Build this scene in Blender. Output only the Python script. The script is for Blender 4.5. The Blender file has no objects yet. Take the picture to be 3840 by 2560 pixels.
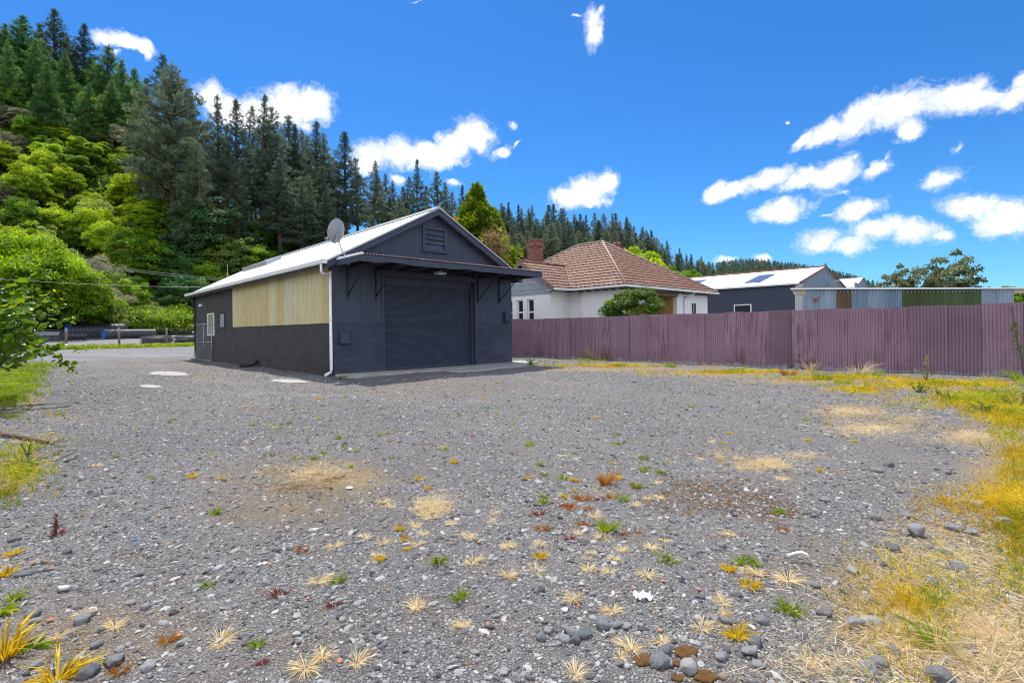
import bpy, bmesh, math, random
import numpy as np
from mathutils import Vector, Matrix

S = bpy.context.scene
COL = S.collection
rad = math.radians
# ---------------------------------------------------------------- camera model
F, CX, CY, RO, H = 1933.0, 1920.0, 1238.0, rad(0.68), 1.37
cR, sR = math.cos(RO), math.sin(RO)
A = (0.7239, 0.6899)      # along the shed front
B = (-0.6899, 0.7239)     # along the shed side, away from the viewer


def ray(px, py):
    u, v = (px - CX) / F, (CY - py) / F
    return (u * cR + v * sR, -u * sR + v * cR)


def at(px, py, Y):
    dx, dz = ray(px, py)
    return Vector((dx * Y, Y, H + dz * Y))


def gnd(px, py, z=0.0):
    dx, dz = ray(px, py)
    Y = (z - H) / dz
    return Vector((dx * Y, Y, z))


def at_b(px, py, b):
    dx, dz = ray(px, py)
    Y = b / (dx * B[0] + B[1])
    return Vector((dx * Y, Y, H + dz * Y))


def at_a(px, py, a):
    dx, dz = ray(px, py)
    Y = a / (dx * A[0] + A[1])
    return Vector((dx * Y, Y, H + dz * Y))


def P(a, b, z=0.0):
    return Vector((a * A[0] + b * B[0], a * A[1] + b * B[1], z))


def ab(x, y):
    return x * A[0] + y * A[1], x * B[0] + y * B[1]


def hit(px, py, p0, n):
    dx, dz = ray(px, py)
    d = Vector((dx, 1, dz))
    o = Vector((0, 0, H))
    t = (Vector(p0) - o).dot(n) / d.dot(n)
    return o + d * t


cam_d = bpy.data.cameras.new('camera')
cam = bpy.data.objects.new('camera', cam_d)
COL.objects.link(cam)
cam_d.sensor_width = 36.0
cam_d.lens = 36.0 * F / 3840.0
cam_d.shift_y = -(1280.0 - CY) / 3840.0
cam_d.clip_end = 6000
cam.matrix_world = Matrix(((cR, sR, 0, 0), (0, 0, -1, 0), (-sR, cR, 0, H), (0, 0, 0, 1)))
S.camera = cam

# ---------------------------------------------------------------- node helpers


class NT:
    def __init__(self, tree):
        self.t = tree

    def n(self, kind, **kw):
        nd = self.t.nodes.new(kind)
        for k, v in kw.items():
            if k.startswith('i_'):
                nd.inputs[int(k[2:])].default_value = v
            else:
                setattr(nd, k, v)
        return nd

    def put(self, sock, val):
        if isinstance(val, bpy.types.NodeSocket):
            self.t.links.new(val, sock)
        elif val is not None:
            sock.default_value = val

    def coord(self, which='Object'):
        return self.n('ShaderNodeTexCoord').outputs[which]

    def mapping(self, vec, loc=(0, 0, 0), rot=(0, 0, 0), scale=(1, 1, 1), kind='POINT'):
        m = self.n('ShaderNodeMapping', vector_type=kind)
        self.put(m.inputs[0], vec)
        m.inputs[1].default_value = loc
        m.inputs[2].default_value = rot
        m.inputs[3].default_value = scale
        return m.outputs[0]

    def noise(self, vec, scale, detail=3, rough=0.55, dist=0.0):
        nd = self.n('ShaderNodeTexNoise')
        self.put(nd.inputs['Vector'], vec)
        nd.inputs['Scale'].default_value = scale
        nd.inputs['Detail'].default_value = detail
        nd.inputs['Roughness'].default_value = rough
        nd.inputs['Distortion'].default_value = dist
        return nd.outputs['Fac']

    def voro(self, vec, scale, feature='F1', rnd=1.0):
        nd = self.n('ShaderNodeTexVoronoi', feature=feature)
        self.put(nd.inputs['Vector'], vec)
        nd.inputs['Scale'].default_value = scale
        nd.inputs['Randomness'].default_value = rnd
        return nd

    def ramp(self, fac, stops, interp='LINEAR'):
        nd = self.n('ShaderNodeValToRGB')
        cr = nd.color_ramp
        cr.interpolation = interp
        while len(cr.elements) < len(stops):
            cr.elements.new(0.5)
        for e, (p, c) in zip(cr.elements, stops):
            e.position = p
            if not isinstance(c, (tuple, list)):
                c = (c, c, c)
            e.color = (*c, 1) if len(c) == 3 else c
        self.put(nd.inputs[0], fac)
        return nd.outputs[0]

    def mix(self, fac, a, b, blend='MIX'):
        nd = self.n('ShaderNodeMix', data_type='RGBA', blend_type=blend)
        self.put(nd.inputs[0], fac)
        for s, v in ((nd.inputs[6], a), (nd.inputs[7], b)):
            if isinstance(v, (tuple, list)):
                v = (*v, 1) if len(v) == 3 else v
            self.put(s, v)
        return nd.outputs[2]

    def math(self, op, a, b=None, c=None, clamp=False):
        nd = self.n('ShaderNodeMath', operation=op, use_clamp=clamp)
        self.put(nd.inputs[0], a)
        self.put(nd.inputs[1], b)
        if c is not None:
            self.put(nd.inputs[2], c)
        return nd.outputs[0]

    def attr(self, name, kind='GEOMETRY', out='Fac'):
        nd = self.n('ShaderNodeAttribute', attribute_type=kind, attribute_name=name)
        return nd.outputs[out]

    def bump(self, height, strength=0.5, dist=0.01, normal=None):
        nd = self.n('ShaderNodeBump')
        nd.inputs['Strength'].default_value = strength
        nd.inputs['Distance'].default_value = dist
        self.put(nd.inputs['Height'], height)
        if normal is not None:
            self.put(nd.inputs['Normal'], normal)
        return nd.outputs[0]


def new_mat(name, color=(0.5, 0.5, 0.5), rough=0.7, metal=0.0, spec=0.5):
    m = bpy.data.materials.new(name)
    m.use_nodes = True
    nt = NT(m.node_tree)
    bs = m.node_tree.nodes['Principled BSDF']
    bs.inputs['Base Color'].default_value = (*color, 1)
    bs.inputs['Roughness'].default_value = rough
    bs.inputs['Metallic'].default_value = metal
    bs.inputs['Specular IOR Level'].default_value = spec
    return m, nt, bs


def varied(name, color, rough=0.7, amt=0.25, scale=3.0, metal=0.0, spec=0.4, bump=0.0, bscale=60, dirt=None, streak=False):
    """plain paint or metal with uneven wear"""
    m, nt, bs = new_mat(name, color, rough, metal, spec)
    v = nt.coord()
    if streak:
        v2 = nt.mapping(v, scale=(1, 1, 0.12))
    else:
        v2 = v
    f = nt.noise(v2, scale, 6, 0.65)
    lo = tuple(c * (1 - amt) for c in color)
    hi = tuple(min(1, c * (1 + amt)) for c in color)
    c = nt.ramp(f, [(0.3, lo), (0.7, hi)])
    if dirt:
        g = nt.noise(v2, scale * 2.7, 5, 0.7)
        c = nt.mix(nt.ramp(g, [(0.55, 0.0), (0.75, 1.0)]), c, dirt)
    nt.put(bs.inputs['Base Color'], c)
    r = nt.ramp(nt.noise(v, scale * 5, 4), [(0.3, max(0, rough - 0.12)), (0.7, min(1, rough + 0.12))])
    nt.put(bs.inputs['Roughness'], r)
    if bump:
        nt.put(bs.inputs['Normal'], nt.bump(nt.noise(v, bscale, 4, 0.6), bump, 0.01))
    return m


def leaf_mat(name, dark, light, tip=None, transl=0.4, rough=0.5, spec=0.35, rnd=0.5):
    m, nt, bs = new_mat(name, light, rough, 0, spec)
    t = nt.attr('tint')
    r = nt.n('ShaderNodeObjectInfo').outputs['Random']
    f = nt.math('ADD', nt.math('MULTIPLY', t, 1 - rnd), nt.math('MULTIPLY', r, rnd))
    stops = [(0.1, dark), (0.65, light)]
    if tip:
        stops.append((0.95, tip))
    c = nt.ramp(f, stops)
    nt.put(bs.inputs['Base Color'], c)
    tr = nt.n('ShaderNodeBsdfTranslucent')
    hs = nt.n('ShaderNodeHueSaturation')
    hs.inputs['Value'].default_value = 1.25
    hs.inputs['Saturation'].default_value = 1.08
    hs.inputs['Hue'].default_value = 0.492
    nt.put(hs.inputs['Color'], c)
    nt.put(tr.inputs[0], hs.outputs[0])
    mx = nt.n('ShaderNodeMixShader')
    mx.inputs[0].default_value = transl
    nt.put(mx.inputs[1], bs.outputs[0])
    nt.put(mx.inputs[2], tr.outputs[0])
    nt.put(m.node_tree.nodes['Material Output'].inputs[0], mx.outputs[0])
    return m


# ---------------------------------------------------------------- object helpers
ORG = {}


def tag(o, label=None, cat=None, group=None, kind=None):
    if label: o['label'] = label
    if cat: o['category'] = cat
    if group: o['group'] = group
    if kind: o['kind'] = kind
    return o


def thing(name, label, cat, loc=(0, 0, 0), group=None):
    o = bpy.data.objects.new(name, None)
    o.empty_display_size = 0.3
    COL.objects.link(o)
    o.location = loc
    ORG[o] = Vector(loc)
    return tag(o, label, cat, group)


def link(name, me, parent=None, mats=()):
    o = bpy.data.objects.new(name, me)
    COL.objects.link(o)
    if parent is not None:
        o.parent = parent
    for m in mats:
        me.materials.append(m)
    return o


class MB:
    """collects shapes in world space and links them as one mesh object"""

    def __init__(self):
        self.v = []
        self.f = []
        self.mi = []
        self.sm = []
        self.cur = 0
        self.smooth = False

    def face(self, idx):
        self.f.append(tuple(idx)); self.mi.append(self.cur); self.sm.append(self.smooth)

    def poly(self, pts):
        i = len(self.v)
        self.v += [tuple(p) for p in pts]
        self.face(range(i, i + len(pts)))

    def hexa(self, p):
        """8 points: bottom 4 ccw, top 4 ccw"""
        i = len(self.v)
        self.v += [tuple(q) for q in p]
        for q in ((3, 2, 1, 0), (4, 5, 6, 7), (0, 1, 5, 4), (1, 2, 6, 5), (2, 3, 7, 6), (3, 0, 4, 7)):
            self.face([i + k for k in q])

    def box(self, fr, x0, x1, y0, y1, z0, z1):
        """axis box in a frame function fr(x, y, z)"""
        self.hexa([fr(x0, y0, z0), fr(x1, y0, z0), fr(x1, y1, z0), fr(x0, y1, z0),
                   fr(x0, y0, z1), fr(x1, y0, z1), fr(x1, y1, z1), fr(x0, y1, z1)])

    def prism(self, pts, d):
        """closed polygon extruded by vector d"""
        d = Vector(d)
        i = len(self.v); n = len(pts)
        self.v += [tuple(p) for p in pts] + [tuple(Vector(p) + d) for p in pts]
        self.face(range(i, i + n)[::-1]); self.face(range(i + n, i + 2 * n))
        for k in range(n):
            k2 = (k + 1) % n
            self.face((i + k, i + k2, i + n + k2, i + n + k))

    def tube(self, pts, r, n=8, cap=True):
        pts = [Vector(p) for p in pts]
        rs = r if isinstance(r, (list, tuple)) else [r] * len(pts)
        i0 = len(self.v)
        for k, p in enumerate(pts):
            d = (pts[min(k + 1, len(pts) - 1)] - pts[max(k - 1, 0)])
            if d.length < 1e-9: d = Vector((0, 0, 1))
            d.normalize()
            ref = Vector((0, 0, 1)) if abs(d.z) < 0.95 else Vector((1, 0, 0))
            x = d.cross(ref).normalized(); y = d.cross(x)
            for j in range(n):
                t = 2 * math.pi * j / n
                self.v.append(tuple(p + (x * math.cos(t) + y * math.sin(t)) * rs[k]))
        old = self.smooth; self.smooth = True
        for k in range(len(pts) - 1):
            for j in range(n):
                a = i0 + k * n + j; b = i0 + k * n + (j + 1) % n
                self.face((a, b, b + n, a + n))
        self.smooth = old
        if cap:
            self.face([i0 + j for j in range(n)][::-1])
            self.face([i0 + (len(pts) - 1) * n + j for j in range(n)])

    def grid(self, fn, nu, nv):
        i = len(self.v)
        for a in range(nu + 1):
            for b in range(nv + 1):
                self.v.append(tuple(fn(a, b)))
        for a in range(nu):
            for b in range(nv):
                k = i + a * (nv + 1) + b
                self.face((k, k + nv + 1, k + nv + 2, k + 1))

    def build(self, name, mats, parent=None, label=None, bevel=0.0):
        root = parent
        while root is not None and root not in ORG:
            root = root.parent
        o = ORG[root] if root is not None else Vector((0, 0, 0))
        me = bpy.data.meshes.new(name)
        me.from_pydata([(x - o.x, y - o.y, z - o.z) for x, y, z in self.v], [], self.f)
        if not isinstance(mats, (list, tuple)): mats = [mats]
        ob = link(name, me, parent, mats)
        me.polygons.foreach_set('material_index', self.mi)
        me.polygons.foreach_set('use_smooth', self.sm)
        bm = bmesh.new(); bm.from_mesh(me)
        bmesh.ops.recalc_face_normals(bm, faces=bm.faces)
        bm.to_mesh(me); bm.free()
        if bevel:
            md = ob.modifiers.new('bevel', 'BEVEL')
            md.width = bevel; md.segments = 2; md.limit_method = 'ANGLE'; md.angle_limit = rad(40)
        if label: ob['label'] = label
        return ob


def mesh_np(name, V, Fc, tint=None, smooth=False, extra=None):
    """mesh from numpy arrays; Fc (M,k)"""
    V = np.asarray(V, np.float32); Fc = np.asarray(Fc, np.int32)
    me = bpy.data.meshes.new(name)
    me.vertices.add(len(V)); me.vertices.foreach_set('co', V.ravel())
    k = Fc.shape[1]
    me.loops.add(Fc.size); me.loops.foreach_set('vertex_index', Fc.ravel())
    me.polygons.add(len(Fc))
    me.polygons.foreach_set('loop_start', np.arange(0, Fc.size, k, dtype=np.int32))
    me.polygons.foreach_set('use_smooth', np.full(len(Fc), smooth))
    me.update(calc_edges=True)
    if tint is not None:
        at_ = me.attributes.new('tint', 'FLOAT', 'FACE')
        at_.data.foreach_set('value', np.asarray(tint, np.float32))
    for nm, dom, arr in (extra or []):
        at_ = me.attributes.new(nm, 'FLOAT', dom)
        at_.data.foreach_set('value', np.asarray(arr, np.float32))
    return me


def unit(v):
    return v / np.maximum(np.linalg.norm(v, axis=-1, keepdims=True), 1e-9)


def rand_dirs(rng, n):
    return unit(rng.normal(size=(n, 3)))


def leaf_cards(c, d, nrm, L, W):
    """rhombic leaves: base point c, direction d, normal nrm (all (N,3)); L, W (N,)"""
    d = unit(d)
    s = unit(np.cross(d, nrm))
    L = L[:, None]; W = W[:, None]
    up = unit(np.cross(s, d))
    v0 = c
    v1 = c + d * L * 0.45 + s * W * 0.5 + up * W * 0.12
    v2 = c + d * L
    v3 = c + d * L * 0.45 - s * W * 0.5 + up * W * 0.12
    V = np.stack([v0, v1, v2, v3], 1).reshape(-1, 3)
    Fc = np.arange(len(c) * 4).reshape(-1, 4)
    return V, Fc


def blades(c, d, L, W, bend, rng):
    """grass blades: 5 verts, bent outward; returns V, tri faces (3 per blade)"""
    n = len(c)
    d = unit(d)
    side = unit(np.cross(d, rand_dirs(rng, n)))
    flat = d.copy(); flat[:, 2] = 0; flat = unit(flat)
    m = c + d * (L * 0.55)[:, None]
    tip = c + d * (L * 0.9)[:, None] + flat * (L * bend)[:, None] - np.array([0, 0, 1.0]) * (L * bend * 0.5)[:, None]
    w = W[:, None]
    V = np.stack([c - side * w * .5, c + side * w * .5, m - side * w * .4, m + side * w * .4, tip], 1).reshape(-1, 3)
    b = np.arange(n)[:, None] * 5
    Fc = np.concatenate([b + np.array([0, 1, 3]), b + np.array([0, 3, 2]), b + np.array([2, 3, 4])], 1).reshape(-1, 3)
    return V, Fc


def copy_thing(proto, loc, rotz=0.0, scale=(1, 1, 1), label=None, group=None):
    r = proto.copy(); COL.objects.link(r)
    r.location = loc; r.rotation_euler = (0, 0, rotz); r.scale = scale
    if label: r['label'] = label
    if group: r['group'] = group
    for ch in proto.children:
        c = ch.copy(); COL.objects.link(c); c.parent = r
    return r
# ---------------------------------------------------------------- light, sky
SUN_E = rad(64.7)
SUN_H = Vector((-0.381, 0.921, 0)).normalized()
SUN = Vector((SUN_H.x * math.cos(SUN_E), SUN_H.y * math.cos(SUN_E), math.sin(SUN_E)))
sd = bpy.data.lights.new('sun', 'SUN')
sd.energy = 4.8; sd.angle = rad(0.5); sd.color = (1.0, 0.95, 0.86)
so = bpy.data.objects.new('sun', sd); COL.objects.link(so)
so.rotation_euler = SUN.to_track_quat('Z', 'Y').to_euler()
so.location = (0, 0, 60)

W = bpy.data.worlds.new('World'); S.world = W
W.use_nodes = True
wn = NT(W.node_tree)
bg = W.node_tree.nodes['Background']
sky = wn.n('ShaderNodeTexSky', sky_type='NISHITA', sun_disc=False)
sky.sun_elevation = SUN_E
sky.sun_rotation = math.atan2(SUN_H.x, SUN_H.y) % (2 * math.pi)
sky.altitude = 300; sky.air_density = 1.0; sky.dust_density = 0.25; sky.ozone_density = 2.5
hs = wn.n('ShaderNodeHueSaturation')
hs.inputs['Saturation'].default_value = 1.22
hs.inputs['Value'].default_value = 1.0
wn.put(hs.inputs['Color'], sky.outputs[0])
skyc = wn.mix(1.0, hs.outputs[0], (0.36, 0.72, 1.0), 'MULTIPLY')
d = wn.coord('Generated')
sx = wn.n('ShaderNodeSeparateXYZ'); wn.put(sx.inputs[0], d)
az = wn.math('ARCTAN2', sx.outputs[0], sx.outputs[1])
el = wn.math('ARCSINE', sx.outputs[2])
cx = wn.n('ShaderNodeCombineXYZ'); wn.put(cx.inputs[0], az); wn.put(cx.inputs[1], el)


def azel(px, py):
    dx, dz = ray(px, py)
    return math.atan2(dx, 1), math.atan2(dz, math.hypot(dx, 1))


# domain warp so the cloud outlines billow
wz = wn.n('ShaderNodeTexNoise'); wn.put(wz.inputs['Vector'], cx.outputs[0])
wz.inputs['Scale'].default_value = 22; wz.inputs['Detail'].default_value = 5; wz.inputs['Roughness'].default_value = 0.6
wv = wn.n('ShaderNodeVectorMath', operation='SUBTRACT'); wn.put(wv.inputs[0], wz.outputs['Color']); wv.inputs[1].default_value = (0.5, 0.5, 0.5)
ws = wn.n('ShaderNodeVectorMath', operation='SCALE'); wn.put(ws.inputs[0], wv.outputs[0]); ws.inputs['Scale'].default_value = 0.032
wa = wn.n('ShaderNodeVectorMath', operation='ADD'); wn.put(wa.inputs[0], cx.outputs[0]); wn.put(wa.inputs[1], ws.outputs[0])
warped = wa.outputs[0]
CLOUDS = [  # px, py, rx, ry, tilt (deg, up to the right), thickness
    (400, 145, 60, 26, 0, 1), (470, 155, 75, 30, -6, 1), (540, 178, 45, 26, -20, 1), (562, 208, 24, 30, 0, .8), (430, 190, 50, 22, 0, .55),
    (800, 368, 62, 62, 0, 1), (850, 410, 90, 62, 0, 1), (1090, 400, 115, 82, 0, 1), (1160, 400, 98, 78, 0, 1), (1000, 425, 120, 62, 0, 1), (920, 430, 120, 66, 0, 1), (1150, 470, 55, 32, 0, .7),
    (1400, 585, 80, 62, 0, 1), (1500, 575, 115, 62, 0, 1), (1600, 585, 120, 58, 0, 1), (1700, 550, 95, 68, 20, 1), (1772, 512, 84, 68, 0, 1), (1640, 612, 130, 34, 0, .9), (1360, 625, 60, 42, 0, .9),
    (1920, 475, 52, 24, -10, .5), (1882, 572, 50, 28, 25, .85), (1940, 540, 40, 13, 35, .5), (1490, 670, 40, 26, 0, .8), (1705, 690, 50, 22, 0, .7),
    (2130, 735, 74, 42, 0, 1), (2200, 715, 88, 58, 0, 1), (2272, 692, 50, 48, 0, 1), (2180, 757, 110, 28, 0, 1),
    (2222, 80, 42, 62, 0, .9), (2226, 140, 34, 52, 0, .9), (2160, 62, 36, 12, -10, .55), (2250, 45, 30, 30, 0, .6), (1560, 2, 40, 12, 0, .45),
    (3020, 523, 80, 30, 30, .85), (3106, 491, 100, 48, 22, 1), (3234, 440, 140, 72, 24, 1), (3361, 412, 160, 82, 6, 1), (3406, 490, 66, 46, 0, .95), (3553, 372, 180, 66, 0, 1), (3680, 380, 130, 52, -4, 1), (3808, 370, 100, 46, 12, .9), (3833, 306, 70, 48, 30, .75), (2952, 466, 24, 14, 0, .6),
    (2685, 722, 60, 36, 20, 1), (2768, 702, 85, 28, 15, 1), (2883, 676, 110, 40, 12, 1), (3010, 676, 130, 42, 8, 1), (3125, 651, 110, 56, 12, 1), (3285, 640, 66, 32, 16, .9), (3160, 716, 90, 16, 8, .5), (3210, 590, 40, 26, 20, .45), (3330, 600, 26, 40, -20, .5),
    (2927, 791, 118, 44, 0, 1), (3215, 785, 104, 44, 12, 1), (3100, 805, 50, 18, 0, .5),
    (3074, 903, 88, 42, 0, 1), (3190, 918, 96, 38, 0, 1), (3298, 860, 118, 48, 5, 1), (3425, 868, 120, 48, -8, 1), (3520, 884, 66, 28, -10, .8),
    (3534, 670, 100, 46, 6, .85), (3585, 560, 50, 22, 30, .45), (3648, 785, 140, 50, -10, .95), (3763, 823, 160, 78, -4, .95),
    (2717, 970, 70, 20, 8, .7), (2850, 968, 56, 24, -8, .75), (3637, 1034, 36, 16, 0, .6),
]
dens = None
for px, py, rx, ry, tilt, th in CLOUDS:
    a0, e0 = azel(px, py)
    sc_a = abs(azel(px + rx, py)[0] - a0); sc_e = abs(azel(px, py - ry)[1] - e0)
    q = wn.mapping(warped, loc=(a0, e0, 0), rot=(0, 0, rad(tilt)), scale=(sc_a * 1.12, sc_e * 1.12, 1), kind='TEXTURE')
    ln = wn.n('ShaderNodeVectorMath', operation='LENGTH'); wn.put(ln.inputs[0], q)
    dd = wn.math('SUBTRACT', th, ln.outputs['Value'])
    dens = dd if dens is None else wn.math('SMOOTH_MAX', dens, dd, 0.12)
fb = wn.noise(warped, 48, 9, 0.66)
dens2 = wn.math('ADD', dens, wn.math('MULTIPLY', wn.math('SUBTRACT', fb, 0.5), 1.3))
core = wn.ramp(dens2, [(0.0, 0.0), (0.16, 0.22), (0.36, 0.62), (0.62, 0.92), (0.85, 1.0)], 'LINEAR')
fw = wn.noise(warped, 30, 10, 0.72, 0.6)
veil = wn.ramp(wn.math('ADD', wn.math('MULTIPLY', dens, 0.6), wn.math('MULTIPLY', wn.math('SUBTRACT', fw, 0.5), 1.9)), [(0.0, 0.0), (0.35, 0.34), (0.8, 0.5)])
veil = wn.math('MULTIPLY', veil, wn.ramp(wn.math('ADD', dens, 0.75), [(0.0, 0.0), (0.6, 1.0)]))
alpha = wn.math('MAXIMUM', core, veil)
# cloud shading painted into the colour from noise, brighter where dense
sh = wn.ramp(wn.math('ADD', wn.noise(warped, 18, 6, 0.62), wn.math('MULTIPLY', dens2, .12)), [(0.38, (5.6, 6.1, 6.9)), (0.5, (7.0, 7.15, 7.4)), (0.62, (8.0, 8.0, 8.0))])
front = wn.math('GREATER_THAN', sx.outputs[2], 0.0)
base = wn.mix(wn.math('MULTIPLY', alpha, front), skyc, sh)
# bright cloud cover added behind the viewer as fill light for shaded sides
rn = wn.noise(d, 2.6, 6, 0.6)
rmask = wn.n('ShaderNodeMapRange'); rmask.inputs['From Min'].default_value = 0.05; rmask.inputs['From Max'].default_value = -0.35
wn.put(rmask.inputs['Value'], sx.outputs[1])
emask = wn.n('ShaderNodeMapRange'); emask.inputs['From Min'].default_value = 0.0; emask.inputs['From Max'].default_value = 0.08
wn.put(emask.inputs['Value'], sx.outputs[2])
rear_fill = wn.math('MULTIPLY', wn.ramp(rn, [(.38, 0.0), (.5, 1.0)]), wn.math('MULTIPLY', rmask.outputs[0], emask.outputs[0]))
final = wn.mix(rear_fill, base, (10.2, 10.6, 11.6))
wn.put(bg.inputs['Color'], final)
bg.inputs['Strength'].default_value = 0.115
W.cycles.sampling_method = 'MANUAL'; W.cycles.sample_map_resolution = 1024

vs = S.view_settings
S.display_settings.display_device = 'sRGB'
vs.view_transform = 'Standard'; vs.look = 'None'; vs.exposure = 0.5; vs.gamma = 1.0
S.cycles.max_bounces = 8; S.cycles.transparent_max_bounces = 8
S.cycles.diffuse_bounces = 3; S.cycles.glossy_bounces = 3; S.cycles.transmission_bounces = 4
S.cycles.use_denoising = True
S.cycles.filter_width = 1.05
S.cycles.sample_clamp_indirect = 8

# ---------------------------------------------------------------- terrain heights
TB = [37, 45, 47.5, 48.2, 56, 60, 62]
TZ = [0.0, 0.42, 0.54, 0.58, 1.0, 1.15, 1.25]
CAPA = [-140, -60, -30, -5, 8, 14, 20, 28, 40, 60, 100, 150, 200, 260, 330, 420]
CAPZ = [84, 76, 64, 51, 42, 34, 27, 22, 19, 18, 17, 15, 12, 8, 5, 4]


def tz(b):
    return np.interp(b, TB, TZ)


def hz(a, b):
    a = np.asarray(a, float); b = np.asarray(b, float)
    s = 1.25 + 0.75 * np.maximum(0, b - 63.0)
    cap = np.interp(a, CAPA, CAPZ)
    k = 3.0
    h = -k * np.log(np.exp(-s / k) + np.exp(-cap / k))
    w = 1.1 * np.sin(a * .21 + b * .13) + 0.8 * np.sin(a * .37 - b * .29 + 1.3)
    h = h + w * np.clip((b - 64) / 14, 0, 1)
    return np.where(b <= 62, tz(b), np.maximum(h, 1.25))


def gh(x, y):
    """small undulation of the yard"""
    x = np.asarray(x, float); y = np.asarray(y, float)
    return 0.014 * np.sin(x * 1.3 + .7 * y) + 0.011 * np.sin(2.1 * y - .9 * x + 1) + 0.008 * np.sin(3.7 * x + 1.9 * y)


def gz(x, y):
    return float(gh(x, y))


# ---------------------------------------------------------------- ground materials
STRAW = [  # px, py, rx, ry (photo pixels on the ground), strength
    (1270, 1795, 230, 75, .75), (1080, 1900, 260, 90, .35), (2250, 1830, 120, 40, .5), (3200, 1545, 170, 30, .9), (3260, 1600, 260, 40, .55),
    (2850, 1740, 130, 30, .8), (2300, 1385, 330, 12, .9), (2700, 1400, 330, 14, 1), (3100, 1425, 340, 17, 1), (3500, 1445, 420, 24, 1), (3200, 1455, 130, 14, 1),
    (3650, 1500, 330, 50, .9), (3800, 1640, 200, 120, .9), (3560, 2050, 300, 260, .75), (3760, 1900, 200, 320, 1), (3420, 2330, 420, 330, .85), (3700, 2420, 420, 300, 1), (3050, 2500, 260, 120, .5),
    (60, 1500, 130, 60, .8), (60, 1760, 170, 90, .9), (160, 1650, 150, 50, .5), (230, 1570, 120, 18, .6), (520, 1500, 160, 14, .35), (760, 1415, 80, 12, .5), (1560, 1430, 150, 9, .45),
    (1620, 1905, 70, 45, .5), (200, 2350, 300, 200, .3),
]
MOSS = [(2700, 1860, 330, 90, .8), (500, 2150, 420, 190, .3), (350, 2450, 330, 120, .3), (900, 1950, 300, 120, .2), (2900, 1930, 130, 45, .85), (1180, 1830, 180, 70, .5), (2560, 2470, 70, 40, 1), (2650, 2530, 60, 30, 1), (560, 2440, 200, 70, .5), (1400, 2290, 300, 80, .25), (2550, 1790, 200, 40, .4)]


DUST = [(1120, 1860, 430, 170, 1.0), (420, 2380, 520, 200, .85), (1650, 1450, 560, 34, .6), (2350, 2010, 320, 130, .45), (650, 1570, 420, 50, .45), (3020, 2120, 320, 170, .6), (3300, 1780, 300, 120, .4), (1700, 2330, 380, 130, .35), (1250, 2120, 300, 60, .5)]


def blob_field(x, y, lst):
    X = np.asarray(x, float); Y = np.maximum(np.asarray(y, float), 0.5)
    u = X / Y; v = -H / Y
    px = CX + (u * cR - v * sR) * F
    py = CY - (u * sR + v * cR) * F
    out = np.zeros_like(px)
    for cx_, cy_, rx_, ry_, st in lst:
        dd = np.hypot((px - cx_) / rx_, (py - cy_) / ry_)
        out = np.maximum(out, st * np.clip(1.35 - dd, 0, 1))
    return np.where(np.asarray(y) > 1.0, out, 0.0)


def lanes(x, y):
    a, b = ab(np.asarray(x, float), np.asarray(y, float))
    w = np.zeros_like(a)
    for off in (2.4, 4.1):
        c = off + 3.2 / (1 + np.exp((b - 12) / 1.8)) + 2.4 / (1 + np.exp((b - 6.5) / 1.5)) + .35 * np.sin(b * .22)
        w = np.maximum(w, np.exp(-((a - c) / .42) ** 2))
    for off in (9.6, 11.3):
        c = off - .25 * np.maximum(0, 13 - b) + .2 * np.sin(b * .4)
        w = np.maximum(w, .8 * np.exp(-((a - c) / .4) ** 2) * np.clip((14.5 - b) / 2, 0, 1))
    return w * (.55 + .45 * np.sin(a * .9 + b * .7) * np.sin(b * .35 + 1))


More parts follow.
